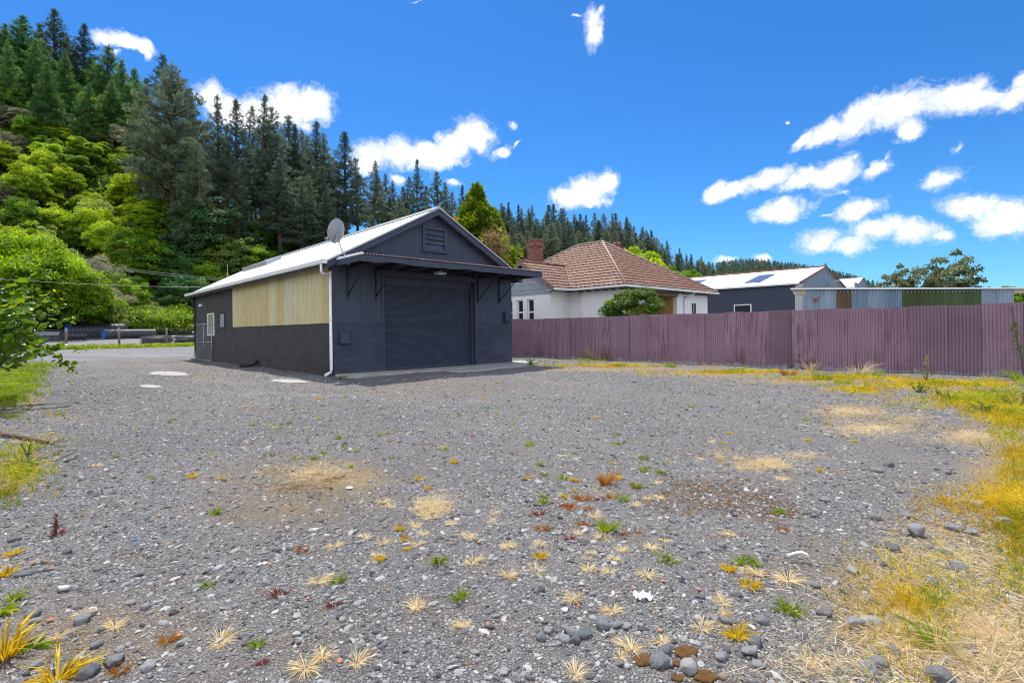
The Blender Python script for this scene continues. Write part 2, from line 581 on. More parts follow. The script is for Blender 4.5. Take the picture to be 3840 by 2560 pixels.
def gravel_material():
    m, nt, bs = new_mat('gravel', (.2, .2, .21), 0.92, 0, 0.25)
    v = nt.coord()
    v1 = nt.voro(v, 62)
    v2 = nt.voro(v, 150)
    v3 = nt.voro(v, 24)
    g1 = nt.ramp(v1.outputs['Color'], [(0.0, (.075, .074, .077)), (.45, (.2, .197, .197)), (.8, (.35, .34, .33)), (1.0, (.6, .575, .54))])
    g2 = nt.ramp(v2.outputs['Color'], [(0.0, (.085, .082, .08)), (.5, (.225, .218, .21)), (1.0, (.48, .46, .43))])
    g3 = nt.ramp(v3.outputs['Color'], [(0.0, (.13, .129, .13)), (.5, (.24, .235, .23)), (1.0, (.38, .365, .35))])
    c = nt.mix(nt.noise(v, 9, 3), g1, g2)
    c = nt.mix(0.3, c, g3)
    # joints between stones
    e = nt.voro(v, 62, 'DISTANCE_TO_EDGE').outputs['Distance']
    c = nt.mix(nt.ramp(e, [(0.0, .6), (.08, 0.0)]), c, (.05, .044, .038))
    # broad tracks: paler worn lanes and darker damp ones
    big = nt.noise(nt.mapping(v, scale=(.22, .22, 1)), 1.0, 5, 0.6)
    c = nt.mix(1.0, c, nt.ramp(big, [(.3, (.78, .78, .8)), (.7, (1.22, 1.2, 1.17))]), 'MULTIPLY')
    mid = nt.noise(v, 1.6, 6, 0.7)
    c = nt.mix(nt.ramp(mid, [(.5, 0.0), (.68, .6)]), c, (.235, .175, .115))
    wo = nt.math('MULTIPLY', nt.attr('worn'), nt.ramp(nt.noise(v, 2.2, 5, .7), [(.3, .25), (.65, 1.0)]))
    c = nt.mix(nt.math('MULTIPLY', wo, .6), c, nt.ramp(nt.noise(v, 70, 4, .7), [(.3, (.2, .19, .18)), (.7, (.36, .34, .315))]))
    du = nt.math('ADD', nt.attr('dust'), nt.math('MULTIPLY', nt.math('SUBTRACT', nt.noise(v, 2.6, 6, .72), .5), 1.6))
    c = nt.mix(nt.ramp(du, [(.25, 0.0), (.9, .75)]), c, nt.ramp(nt.noise(v, 55, 4, .7), [(.3, (.15, .115, .075)), (.7, (.33, .265, .185))]))
    # dusty straw litter and rusty moss, where they grow
    fine = nt.noise(v, 22, 5, 0.75)
    mid2 = nt.noise(v, 3.2, 5, 0.7)
    s = nt.math('ADD', nt.attr('straw'), nt.math('MULTIPLY', nt.math('SUBTRACT', nt.math('ADD', fine, mid2), 1.0), 1.5))
    s = nt.ramp(s, [(.32, 0.0), (.75, 1.0)])
    sc_ = nt.ramp(nt.noise(v, 60, 4, .7), [(.3, (.2, .125, .055)), (.5, (.38, .28, .14)), (.7, (.52, .42, .24))])
    c = nt.mix(nt.math('MULTIPLY', s, .8), c, sc_)
    ms = nt.math('ADD', nt.attr('moss'), nt.math('MULTIPLY', nt.math('SUBTRACT', nt.math('ADD', fine, mid2), 1.0), 2.2))
    ms = nt.ramp(ms, [(.42, 0.0), (.72, 1.0)])
    mc = nt.ramp(nt.noise(v, 45, 3), [(.35, (.07, .06, .012)), (.55, (.17, .075, .012)), (.75, (.28, .11, .015))])
    c = nt.mix(nt.math('MULTIPLY', ms, .85), c, mc)
    nt.put(bs.inputs['Base Color'], c)
    hgt = nt.math('ADD', nt.math('MULTIPLY', nt.ramp(e, [(0, 0.0), (.3, 1.0)]), nt.math('ADD', .4, v1.outputs['Color'])), nt.math('MULTIPLY', fine, .3))
    nt.put(bs.inputs['Normal'], nt.bump(hgt, 0.9, 0.018))
    return m


M_gravel = gravel_material()


def road_material():
    m, nt, bs = new_mat('asphalt', (.1, .1, .105), 0.85, 0, 0.3)
    v = nt.coord()
    c = nt.ramp(nt.voro(v, 60).outputs['Color'], [(0, (.09, .09, .098)), (1, (.21, .21, .22))])
    c = nt.mix(1.0, c, nt.ramp(nt.noise(nt.mapping(v, rot=(0, 0, rad(-43.6)), scale=(.05, .7, 1)), 1.5, 5), [(.3, .8), (.7, 1.25)]), 'MULTIPLY')
    crack = nt.voro(nt.mapping(v, rot=(0, 0, rad(-43.6)), scale=(.35, 1, 1)), 0.4, 'DISTANCE_TO_EDGE').outputs['Distance']
    c = nt.mix(nt.ramp(crack, [(0, .8), (.012, 0.0)]), c, (.03, .03, .03))
    nt.put(bs.inputs['Base Color'], c)
    nt.put(bs.inputs['Normal'], nt.bump(nt.noise(v, 80, 3), .5, .008))
    return m


M_road = road_material()


def turf_material(name, g1, g2, dry, amt):
    m, nt, bs = new_mat(name, g1, 0.95, 0, 0.1)
    v = nt.coord()
    c = nt.ramp(nt.noise(v, 2.5, 6, .7), [(.3, g1), (.7, g2)])
    c = nt.mix(nt.ramp(nt.noise(v, .9, 5, .7), [(.5 - amt, 0), (.75 - amt, 1)]), c, dry)
    nt.put(bs.inputs['Base Color'], c)
    nt.put(bs.inputs['Normal'], nt.bump(nt.noise(v, 30, 4), .8, .05))
    return m


M_turf = turf_material('turf', (.06, .11, .015), (.16, .2, .03), (.3, .25, .08), .0)
M_hill = turf_material('hill_soil', (.03, .045, .012), (.055, .075, .02), (.06, .05, .03), -.05)
M_yard2 = turf_material('hardstand', (.17, .17, .175), (.23, .23, .235), (.25, .2, .1), -.22)
M_soil = turf_material('soil', (.05, .07, .02), (.09, .1, .03), (.14, .11, .06), .0)

# ---------------------------------------------------------------- ground sheets
g = MB(); g.poly([(-3000, -3000, -.15), (3000, -3000, -.15), (3000, 3000, -.15), (-3000, 3000, -.15)])
tag(g.build('ground', M_soil), 'flat open ground under the yard reaching out to the horizon', 'ground', kind='structure')


def sheet(name, a0, a1, b0, b1, st, fn, mat, label, cat, attrs=False):
    na = int(round((a1 - a0) / st)); nb = int(round((b1 - b0) / st))
    aa = np.linspace(a0, a1, na + 1); bb = np.linspace(b0, b1, nb + 1)
    GA, GB = np.meshgrid(aa, bb, indexing='ij')
    X = GA * A[0] + GB * B[0]; Y = GA * A[1] + GB * B[1]
    Z = fn(GA, GB, X, Y)
    V = np.stack([X, Y, Z], -1).reshape(-1, 3)
    idx = np.arange((na + 1) * (nb + 1)).reshape(na + 1, nb + 1)
    Fc = np.stack([idx[:-1, :-1], idx[1:, :-1], idx[1:, 1:], idx[:-1, 1:]], -1).reshape(-1, 4)
    ex = None
    if attrs:
        x = V[:, 0]; y = V[:, 1]
        ex = [('straw', 'POINT', blob_field(x, y, STRAW)), ('moss', 'POINT', blob_field(x, y, MOSS)), ('worn', 'POINT', lanes(x, y)), ('dust', 'POINT', blob_field(x, y, DUST))]
    me = mesh_np(name, V, Fc, None, True, ex)
    return tag(link(name, me, None, [mat]), label, cat, kind='structure')


sheet('gravel_yard', -24, 60, -16, 37, 0.16, lambda a, b, x, y: gh(x, y) * np.clip((36.5 - b), 0, 1), M_gravel,
      'grey gravel yard with dry weeds around the dark shed', 'gravel yard', True)
sheet('road', -140, 320, 37, 45, 2.0, lambda a, b, x, y: tz(b), M_road, 'asphalt road running behind the dark shed', 'road')
sheet('grass_verge', -140, 320, 45, 48, 1.0, lambda a, b, x, y: tz(b), M_turf, 'narrow grass verge between the road and the wire fence', 'verge')
sheet('pipe_yard', -140, 320, 48, 58.5, 1.5, lambda a, b, x, y: tz(b), M_yard2, 'paved storage yard where the black pipes lie', 'storage yard')
sheet('grass_bank', -140, 320, 58.5, 62, 0.5, lambda a, b, x, y: tz(b) + (b > 59) * .05 * np.sin(a * 1.3), M_turf, 'bright grass strip at the foot of the bushy hill', 'grass strip')
sheet('hill', -140, 420, 62, 230, 3.0, lambda a, b, x, y: hz(a, b), M_hill, 'steep hillside covered with bush and pines', 'hill')

# far forested hill
frng = np.random.default_rng(5)
PROF_X = [2300, 2480, 2600, 2640, 2700, 2760, 2830, 2900, 2960, 3020, 3100, 3300, 3700]
PROF_Y = [1120, 1060, 1020, 1002, 990, 982, 986, 994, 1004, 1016, 1040, 1100, 1180]


def far_ground(u, t):
    """u: photo column of the crest, t: 0 foot .. 1 crest .. 1.6 back; returns a point on the far hill"""
    Y = 620 + 230 * t
    dx, _ = ray(u, 1000)
    py = np.interp(u, PROF_X, PROF_Y) + 16
    _, dzc = ray(u, py)
    zc = H + dzc * 850
    z = np.where(t <= 1, zc * np.sin(np.clip(t, 0, 1) * math.pi / 2), zc * np.cos((t - 1) * 1.2))
    return np.stack([dx * 850 * np.ones_like(t), Y, z], -1)


us = np.linspace(2300, 3700, 57); ts = np.linspace(0, 1.6, 17)
V = np.concatenate([far_ground(u, ts) for u in us])
idx = np.arange(len(us) * len(ts)).reshape(len(us), len(ts))
Fc = np.stack([idx[:-1, :-1], idx[:-1, 1:], idx[1:, 1:], idx[1:, :-1]], -1).reshape(-1, 4)
tag(link('distant_hill', mesh_np('distant_hill', V, Fc, None, True), None, [M_hill]), 'distant rounded hill under dense forest', 'hill', kind='structure')

# ---------------------------------------------------------------- loose gravel stones (geometry nodes on scattered points)


def stone_material():
    m, nt, bs = new_mat('stone', (.2, .2, .21), 0.85, 0, 0.3)
    t = nt.attr('tint', 'INSTANCER')
    c = nt.ramp(t, [(0.0, (.06, .061, .066)), (.3, (.17, .17, .174)), (.6, (.325, .322, .32)), (.85, (.53, .515, .49)), (.935, (.6, .565, .51)), (.95, (.3, .16, .1)), (.975, (.28, .22, .15)), (1.0, (.62, .6, .57))])
    v = nt.coord()
    c = nt.mix(1.0, c, nt.ramp(nt.noise(v, 2.5, 5, .7), [(.3, .72), (.7, 1.28)]), 'MULTIPLY')
    nt.put(bs.inputs['Base Color'], c)
    nt.put(bs.inputs['Normal'], nt.bump(nt.noise(v, 5, 4, .7), .5, .15))
    return m


M_stone = stone_material()


def scatter_points(rng, n, y0, y1, rmed, sig, rmax, sink):
    y = np.sqrt(rng.uniform(y0 ** 2, y1 ** 2, n))
    x = rng.uniform(-1.06, 1.06, n) * y
    r = np.minimum(rmed * np.exp(rng.normal(0, sig, n)), rmax)
    return x, y, r


grng = np.random.default_rng(11)
parts_ = [scatter_points(grng, 95000, 1.75, 4.6, .0042, .6, .026, 0), scatter_points(grng, 125000, 4.6, 9.5, .0054, .54, .03, 0), scatter_points(grng, 75000, 9.5, 17, .0088, .45, .034, 0), scatter_points(grng, 34000, 17, 27, .0115, .4, .034, 0)]
x = np.concatenate([p[0] for p in parts_]); y = np.concatenate([p[1] for p in parts_]); r = np.concatenate([p[2] for p in parts_])
stw = blob_field(x, y, STRAW); mss = blob_field(x, y, MOSS)
lump = np.sin(x * 2.3 + 1.7 * y) * np.sin(1.9 * x - 2.6 * y + 2) + .6 * np.sin(5.1 * x + 3.3 * y)
keep = grng.uniform(size=len(x)) > np.clip(.5 * stw + .4 * mss + .5 * blob_field(x, y, DUST), 0, .75) + .25 * (lump > .4) + .6 * np.clip(lanes(x, y), 0, 1)
aa_, bb_ = ab(x, y)
keep &= ~((bb_ > 13.2) & (aa_ > 6.6) & (aa_ < 15.6))
keep &= (bb_ < 36) & (grng.uniform(size=len(x)) < np.clip((28 - y) / 9, 0, 1)) & ~(bb_ * .0 + (x - .08 + (y - 26.5) * .98) > -.1)
keep &= ~((aa_ < -14.5) & (y > 8))
x, y, r, stw = x[keep], y[keep], r[keep], stw[keep]
n = len(x)
z = gh(x, y) + r * 0.12
V = np.stack([x, y, z], -1).astype(np.float32)
me = bpy.data.meshes.new('loose_gravel'); me.vertices.add(n); me.vertices.foreach_set('co', V.ravel())
tn = np.clip(grng.beta(1.8, 2.0, n) * .92, 0, .93)
odd = grng.uniform(size=n); tn = np.where(odd > .975, grng.uniform(.93, 1, n), tn)
for nm, arr in (('size', r), ('tint', tn)):
    a_ = me.attributes.new(nm, 'FLOAT', 'POINT'); a_.data.foreach_set('value', arr.astype(np.float32))
rot = np.stack([grng.normal(0, .22, n), grng.normal(0, .22, n), grng.uniform(0, 6.283, n)], -1).astype(np.float32)
a_ = me.attributes.new('spin', 'FLOAT_VECTOR', 'POINT'); a_.data.foreach_set('vector', rot.ravel())
gravel = tag(link('loose_gravel', me), 'loose grey stones scattered over the gravel yard', 'gravel', kind='stuff')


def stone_nodes():
    ng = bpy.data.node_groups.new('loose_gravel', 'GeometryNodeTree')
    ng.interface.new_socket('Geometry', in_out='INPUT', socket_type='NodeSocketGeometry')
    ng.interface.new_socket('Geometry', in_out='OUTPUT', socket_type='NodeSocketGeometry')
    t = NT(ng)
    gi = t.n('NodeGroupInput'); go = t.n('NodeGroupOutput')
    g2i = t.n('GeometryNodeGeometryToInstance')
    for k, sc in enumerate([(1, .8, .5), (1.1, .7, .42), (.95, .9, .6), (1.25, .62, .36), (1, .75, .7), (1.15, .85, .34), (.9, .7, .55), (1.3, .8, .48)]):
        ico = t.n('GeometryNodeMeshIcoSphere'); ico.inputs['Radius'].default_value = 1.0; ico.inputs['Subdivisions'].default_value = 2
        sp = t.n('GeometryNodeSetPosition'); t.put(sp.inputs['Geometry'], ico.outputs['Mesh'])
        pos = t.n('GeometryNodeInputPosition')
        ad = t.n('ShaderNodeVectorMath', operation='ADD'); t.put(ad.inputs[0], pos.outputs[0]); ad.inputs[1].default_value = (k * 7.3, k * 3.1, k * 5.7)
        vo = t.voro(ad.outputs[0], 0.95)
        sub = t.n('ShaderNodeVectorMath', operation='SCALE'); t.put(sub.inputs[0], pos.outputs[0])
        t.put(sub.inputs['Scale'], t.math('MULTIPLY', t.math('SUBTRACT', vo.outputs['Distance'], .45), .75))
        t.put(sp.inputs['Offset'], sub.outputs[0])
        tr = t.n('GeometryNodeTransform'); t.put(tr.inputs['Geometry'], sp.outputs[0]); tr.inputs['Scale'].default_value = sc
        smn = t.n('GeometryNodeSetMaterial'); t.put(smn.inputs['Geometry'], tr.outputs[0]); smn.inputs['Material'].default_value = M_stone
        ss = t.n('GeometryNodeSetShadeSmooth'); t.put(ss.inputs['Geometry'], smn.outputs[0]); ss.inputs['Shade Smooth'].default_value = (k % 4 == 0)
        ng.links.new(ss.outputs[0], g2i.inputs[0])
    iop = t.n('GeometryNodeInstanceOnPoints')
    t.put(iop.inputs['Points'], gi.outputs[0])
    t.put(iop.inputs['Instance'], g2i.outputs[0])
    iop.inputs['Pick Instance'].default_value = True
    ri = t.n('FunctionNodeRandomValue', data_type='INT')
    for s_ in ri.inputs:
        if s_.enabled and s_.name == 'Min' and s_.type == 'INT': s_.default_value = 0
        if s_.enabled and s_.name == 'Max' and s_.type == 'INT': s_.default_value = 7
    out = [o for o in ri.outputs if o.type == 'INT'][0]
    t.put(iop.inputs['Instance Index'], out)
    na = t.n('GeometryNodeInputNamedAttribute', data_type='FLOAT'); na.inputs['Name'].default_value = 'size'
    cv = t.n('ShaderNodeCombineXYZ')
    for k in range(3): t.put(cv.inputs[k], na.outputs[0])
    t.put(iop.inputs['Scale'], cv.outputs[0])
    nr = t.n('GeometryNodeInputNamedAttribute', data_type='FLOAT_VECTOR'); nr.inputs['Name'].default_value = 'spin'
    t.put(iop.inputs['Rotation'], nr.outputs[0])
    ng.links.new(iop.outputs[0], go.inputs[0])
    return ng


md = gravel.modifiers.new('stones', 'NODES'); md.node_group = stone_nodes()
# ---------------------------------------------------------------- building materials


def block_material(name, color, side):
    """painted block courses; side: True when the wall runs along b"""
    m, nt, bs = new_mat(name, color, 0.62, 0, 0.35)
    v = nt.coord()
    r = nt.mapping(v, rot=(0, 0, -math.atan2(A[1], A[0])))
    sp = nt.n('ShaderNodeSeparateXYZ'); nt.put(sp.inputs[0], r)
    cb = nt.n('ShaderNodeCombineXYZ')
    nt.put(cb.inputs[0], sp.outputs[1 if side else 0]); nt.put(cb.inputs[1], sp.outputs[2])
    bk = nt.n('ShaderNodeTexBrick'); nt.put(bk.inputs['Vector'], cb.outputs[0])
    bk.inputs['Scale'].default_value = 1.0
    bk.inputs['Brick Width'].default_value = 0.4; bk.inputs['Row Height'].default_value = 0.2
    bk.inputs['Mortar Size'].default_value = 0.006; bk.inputs['Mortar Smooth'].default_value = 0.5
    lo = tuple(c * .86 for c in color); hi = tuple(c * 1.1 for c in color)
    bk.inputs['Color1'].default_value = (*lo, 1); bk.inputs['Color2'].default_value = (*hi, 1)
    bk.inputs['Mortar'].default_value = (*[c * .68 for c in color], 1)
    n1 = nt.noise(v, 1.3, 6, .65)
    c = nt.mix(1.0, bk.outputs[0], nt.ramp(n1, [(.3, .82), (.7, 1.2)]), 'MULTIPLY')
    dirt = nt.math('MULTIPLY', nt.ramp(sp.outputs[2], [(0.0, 1.0), (.35, 0.0)]), nt.ramp(nt.noise(v, 6, 5, .7), [(.4, 0), (.65, .5)]))
    c = nt.mix(dirt, c, (.12, .1, .085))
    nt.put(bs.inputs['Base Color'], c)
    h = nt.math('ADD', nt.math('MULTIPLY', bk.outputs['Fac'], -1.0), nt.math('MULTIPLY', nt.noise(v, 70, 3), .25))
    nt.put(bs.inputs['Normal'], nt.bump(h, .5, .006))
    return m


NAVY = (.05, .052, .066)
M_blockf = block_material('painted_block_front', (.042, .05, .08), False)  # same dark paint as the side, blue sky light put into its colour
M_blocks = block_material('painted_block_side', (.052, .049, .054), True)  # same dark paint, greyer tint of the bounce-lit side in its colour
M_paint_skylit = varied('skylit_dark_paint', (.044, .052, .083), .55, .16, 1.5, bump=.15, bscale=25)  # one dark paint in two tints, this one with blue sky light mixed in
M_paint_side = varied('side_dark_paint', (.052, .05, .056), .55, .12, 1.5, bump=.15, bscale=25)  # same dark paint, tinted greyer as the bounce-lit side looks
M_black = varied('black_paint', (.016, .017, .02), .5, .2)
M_door = varied('roller_door_steel', (.046, .055, .088), .38, .1, 2.0, .0, .5)
M_white = varied('white_paint', (.78, .78, .78), .4, .06)
M_roofw = varied('white_roof_steel', (.74, .75, .78), .32, .07, 1.2, .0, .6, bump=.1, bscale=8)
M_rust = varied('rusty_iron', (.2, .085, .06), .75, .35, 4)
M_zinc = varied('weathered_zinc', (.36, .38, .41), .5, .2, 3, .3, .5, streak=True)
M_conc = varied('concrete', (.33, .32, .3), .9, .22, 2.5, bump=.4, bscale=40, dirt=(.2, .19, .15))
M_brick_d = None
M_glass, _nt, _bs = new_mat('window_glass', (.02, .025, .03), .06, 0, .6)
M_frost, _nt, _bs = new_mat('frosted_glass', (.28, .34, .24), .25, 0, .5)
M_grey = varied('grey_plastic', (.33, .34, .35), .45, .08)
M_steel = varied('galvanised_steel', (.42, .44, .46), .45, .12, 12, .55)
M_wood = varied('weathered_wood', (.17, .13, .1), .85, .35, 5, streak=True, bump=.3, bscale=30)
M_lampglass, _nt, _bs = new_mat('lamp_glass', (.85, .85, .82), .15, 0, .5)


def fibre_material():
    m, nt, bs = new_mat('ivory_fibreglass', (.6, .5, .25), .5, 0, .4)
    v = nt.mapping(nt.coord(), rot=(0, 0, -math.atan2(A[1], A[0])))
    st = nt.mapping(v, scale=(1, 1, .06))
    rnd = nt.n('ShaderNodeObjectInfo').outputs['Random']
    sp = nt.n('ShaderNodeSeparateXYZ'); nt.put(sp.inputs[0], v)
    col = nt.n('ShaderNodeTexWhiteNoise', noise_dimensions='1D'); nt.put(col.inputs['W'], nt.math('FLOOR', nt.math('MULTIPLY', sp.outputs[1], 1.25)))
    c = nt.ramp(nt.math('ADD', nt.math('MULTIPLY', col.outputs[0], .7), nt.math('MULTIPLY', nt.noise(st, 4, 3, .6), .35)), [(.1, (.6, .6, .44)), (.35, (.66, .56, .30)), (.6, (.58, .47, .22)), (.85, (.68, .62, .38))])
    c2 = nt.ramp(nt.noise(nt.mapping(v, scale=(1, 1, .25)), 6, 5, .7), [(.35, .86), (.7, 1.08)])
    c = nt.mix(1.0, c, c2, 'MULTIPLY')
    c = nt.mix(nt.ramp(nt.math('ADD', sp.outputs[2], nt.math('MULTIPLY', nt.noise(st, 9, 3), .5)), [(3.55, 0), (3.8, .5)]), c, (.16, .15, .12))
    nt.put(bs.inputs['Base Color'], c)
    tr = nt.n('ShaderNodeBsdfTranslucent'); nt.put(tr.inputs[0], c)
    mx = nt.n('ShaderNodeMixShader'); mx.inputs[0].default_value = .15
    nt.put(mx.inputs[1], bs.outputs[0]); nt.put(mx.inputs[2], tr.outputs[0])
    nt.put(m.node_tree.nodes['Material Output'].inputs[0], mx.outputs[0])
    return m


M_fibre = fibre_material()


def fr_ab(a, b, z): return P(a, b, z)


def corr_a(mb, a0, a1, z0, z1, b, pitch, amp, seg=8, slope=None):
    """corrugated sheet running along a, upright"""
    n_ = max(8, int((a1 - a0) / pitch * seg))
    sm = mb.smooth; mb.smooth = True
    def fn(i, j):
        a = a0 + (a1 - a0) * i / n_
        w = amp * math.sin(2 * math.pi * a / pitch)
        return P(a, b + w, (z0, z1)[j])
    mb.grid(fn, n_, 1); mb.smooth = sm


# ================================================================ the shed
a0, a1 = 7.0, 14.64
b0, b1 = 15.36, 32.8
shed = thing('shed', 'dark charcoal gabled shed with a white roof and a roller door', 'shed', P(a0, b0, 0))
EZ, RZ, AM = 3.62, 5.66, (a0 + a1) / 2
SL = (RZ - EZ) / (AM - a0)


def roofz(a): return RZ - abs(a - AM) * SL


da0, da1, dz1 = 8.71, 12.73, 2.97
rec = 0.26
mb = MB()
f = fr_ab
mb.box(f, a0, a0 + .2, b0 + .2, b1, -.1, 1.68)          # side blockwork, lower
mb.box(f, a0, a0 + .2, 25.7, b1, 1.68, EZ)              # side blockwork, full height at far end
mb.box(f, a0 + .03, a0 + .2, b0 + .2, 25.7, 1.68, EZ)
mb.build('side_wall', M_blocks, shed)
mb = MB()
mb.box(f, a0, da0, b0, b0 + .2, -.1, 1.68)
mb.box(f, da1, a1, b0, b0 + .2, -.1, 1.68)
mb.box(f, a1 - .2, a1, b0 + .2, b1, -.1, EZ)
mb.box(f, a0 + .2, a1 - .2, b1 - .2, b1, -.1, EZ)
mb.build('block_wall', M_blockf, shed)
mb = MB()   # flat sheet cladding above the blocks, with narrow open joints
for s0, s1 in ((a0, 7.93), (7.936, 8.50), (8.506, da0), (da1, 13.3), (13.306, a1)):
    mb.box(f, s0, s1, b0 + .012, b0 + .2, 1.68, EZ)
mb.box(f, da0, 10.6, b0 + rec - .05, b0 + rec + .05, dz1, EZ)
mb.box(f, 10.606, da1, b0 + rec - .05, b0 + rec + .05, dz1, EZ)
mb.build('front_cladding', M_paint_skylit, shed)
mb = MB()   # gable sheets, 4 mm joints
cuts = [a0, 8.45, 10.2, 11.47, 12.9, a1]
for s0, s1 in zip(cuts[:-1], cuts[1:]):
    s0 += .003; s1 -= .003
    pts = [P(s0, b0 + .012, EZ), P(s1, b0 + .012, EZ), P(s1, b0 + .012, roofz(s1) - .02)]
    if s0 < AM < s1: pts.append(P(AM, b0 + .012, RZ - .02))
    pts.append(P(s0, b0 + .012, max(EZ + .001, roofz(s0) - .02)))
    mb.prism(pts, P(0, .15) - P(0, 0))
mb.build('gable', M_paint_skylit, shed)
mb = MB(); pts = [P(a0, b1 - .15, EZ), P(a1, b1 - .15, EZ), P(AM, b1 - .15, RZ - .02)]
mb.prism(pts, P(0, .15) - P(0, 0))
mb.build('gable', M_paint_skylit, shed)
# backing behind the joints
for s0, s1 in ((a0 + .2, da0 - .01), (da1 + .01, a1 - .2)):
    mb = MB(); mb.box(f, s0, s1, b0 + .2, b0 + .24, .1, EZ - .02); mb.build('lining', M_black, shed)
# roof: corrugated white sheets
OH = .36
mb = MB(); mb.smooth = True
for sgn in (-1, 1):
    nb = int((b1 + .3 - (b0 - .32)) / .085 * 6)
    def fn(i, j, sgn=sgn):
        b = b0 - .32 + (b1 + .62 - b0) * i / nb
        w = .011 * math.sin(2 * math.pi * b / .085)
        a = AM + sgn * (AM - a0 + OH) * j
        return P(a, b, roofz(a) + .09 + w)
    mb.grid(fn, nb, 1)
mb.smooth = False
roof = mb.build('roof', M_roofw, shed)
mb = MB()
for sgn in (-1, 1):
    mb.hexa([P(AM, b0 - .36, RZ + .125), P(AM, b1 + .3, RZ + .125), P(AM + sgn * .24, b1 + .3, roofz(AM + .24) + .125), P(AM + sgn * .24, b0 - .36, roofz(AM + .24) + .125),
             P(AM, b0 - .36, RZ + .14), P(AM, b1 + .3, RZ + .14), P(AM + sgn * .24, b1 + .3, roofz(AM + .24) + .14), P(AM + sgn * .24, b0 - .36, roofz(AM + .24) + .14)])
mb.tube([P(AM, b0 - .36, RZ + .14), P(AM, b1 + .3, RZ + .14)], .03, 8)
mb.build('ridge_cap', M_steel, roof)
# roofing screws in rows
mb = MB()
for k in range(1, 7):
    a = AM - (AM - a0 + OH) * (k - .4) / 6.2
    b = b0 - .2
    while b < b1:
        p = P(a, b, roofz(a) + .1)
        mb.box(lambda x_, y_, z_, p=p: p + Vector((x_, y_, z_)), -.012, .012, -.012, .012, 0, .02)
        b += .34
mb.build('roof_screw', M_grey, roof)['kind'] = 'stuff'
# barge boards
for sgn in (-1, 1):
    e = AM + sgn * (AM - a0 + OH - .02)
    for bb in (b0 - .30, b1 + .26):
        mb = MB()
        mb.prism([P(AM, bb, RZ + .075), P(e, bb, roofz(e) + .075), P(e, bb, roofz(e) - .15), P(AM, bb, RZ - .15)], P(0, .035) - P(0, 0))
        mb.build('barge_board', M_paint_skylit, shed)
mb = MB()   # thin flashing on the barge
for sgn in (-1, 1):
    e = AM + sgn * (AM - a0 + OH)
    mb.prism([P(AM, b0 - .345, RZ + .115), P(e, b0 - .345, roofz(e) + .115), P(e, b0 - .345, roofz(e) + .06), P(AM, b0 - .345, RZ + .06)], P(0, .03) - P(0, 0))
mb.build('barge_flashing', M_steel, roof)
# soffit / fascia left
mb = MB()
mb.box(f, a0 - .33, a0 - .30, b0 - .26, b1 + .2, EZ - .27, EZ - .08)
mb.hexa([P(a0 - .30, b0, EZ - .16), P(a0, b0, EZ - .04), P(a0, b1, EZ - .04), P(a0 - .30, b1, EZ - .16),
         P(a0 - .30, b0, EZ - .13), P(a0, b0, EZ - .01), P(a0, b1, EZ - .01), P(a0 - .30, b1, EZ - .13)])
mb.box(f, a1 + .30, a1 + .33, b0 - .26, b1 + .2, EZ - .27, EZ - .08)
mb.build('eave', M_paint_side, shed)
# gutter (half-round-ish profile along b)
mb = MB()
prof = [(-.335, -.08), (-.345, -.19), (-.40, -.205), (-.445, -.18), (-.455, -.075), (-.44, -.075), (-.43, -.165), (-.40, -.19), (-.36, -.175), (-.35, -.08)]
mb.prism([P(a0 + u_, b0 - .36, EZ + w_ + .02) for u_, w_ in prof], P(0, b1 + .6 - b0) - P(0, 0))
mb.box(f, a0 - .455, a0 - .335, b0 - .375, b0 - .355, EZ - .185, EZ - .05)
mb.build('gutter', M_white, shed)
# downpipe with offset and shoe
mb = MB()
pts = [P(a0 - .40, b0 - .1, EZ - .18), P(a0 - .40, b0 - .1, EZ - .40), P(a0 - .37, b0 - .08, EZ - .45), P(a0 - .12, b0 + .06, EZ - .47)]
mb.tube(pts, .04, 10)
mb.tube([P(a0 - .07, b0 + .02, EZ - .36), P(a0 - .07, b0 + .02, .22), P(a0 - .09, b0 + .0, .14), P(a0 - .30, b0 - .05, .06)], .045, 10)
for zz in (.5, 1.75, 2.6): mb.tube([P(a0 - .07, b0 + .02, zz), P(a0 - .07, b0 + .02, zz + .035)], .054, 10)
mb.build('downpipe', M_white, shed)
mb = MB(); mb.tube([P(a0 - .04, b1 - .12, EZ - .1), P(a0 - .04, b1 - .12, .1)], .035, 8)
mb.tube([P(a0 - .36, b1 - .05, EZ - .18), P(a0 - .2, b1 - .1, EZ - .3), P(a0 - .04, b1 - .12, EZ - .35)], .03, 8)
mb.build('downpipe', M_black, shed, label='black downpipe at the far corner')
# roller door
mb = MB(); mb.smooth = True
nsl = 37; zb = .10; pitch = (dz1 - zb) / nsl
def fn(i, j):
    z = zb + (dz1 - zb) * i / (nsl * 8)
    t = (i % 8) / 8
    w = .048 * math.sqrt(max(0, 1 - ((t - .62) / .38) ** 2)) if t > .24 else 0.0
    return P((da0 + .02, da1 - .02)[j], b0 + rec - w, z)
mb.grid(fn, nsl * 8, 1); mb.smooth = False
door = mb.build('roller_door', M_door, shed)
mb = MB(); mb.box(f, da0 + .02, da1 - .02, b0 + rec - .04, b0 + rec + .03, .07, .14); mb.build('bottom_rail', M_door, door)
mb = MB(); mb.box(f, da0 - .02, da1 + .02, b0 - .008, b0 + .2, 3.22, 3.42)
mb.box(f, da0 - .02, da0 + .06, b0 - .015, b0 + rec + .04, .05, 3.22)
mb.box(f, da1 - .05, da1 + .02, b0 - .012, b0 + rec + .04, .05, 3.22)
mb.box(f, da0 + .06, da0 + .1, b0 + .1, b0 + rec - .02, .06, dz1)
mb.box(f, da1 - .13, da1 - .05, b0 + .12, b0 + rec - .02, .06, dz1)
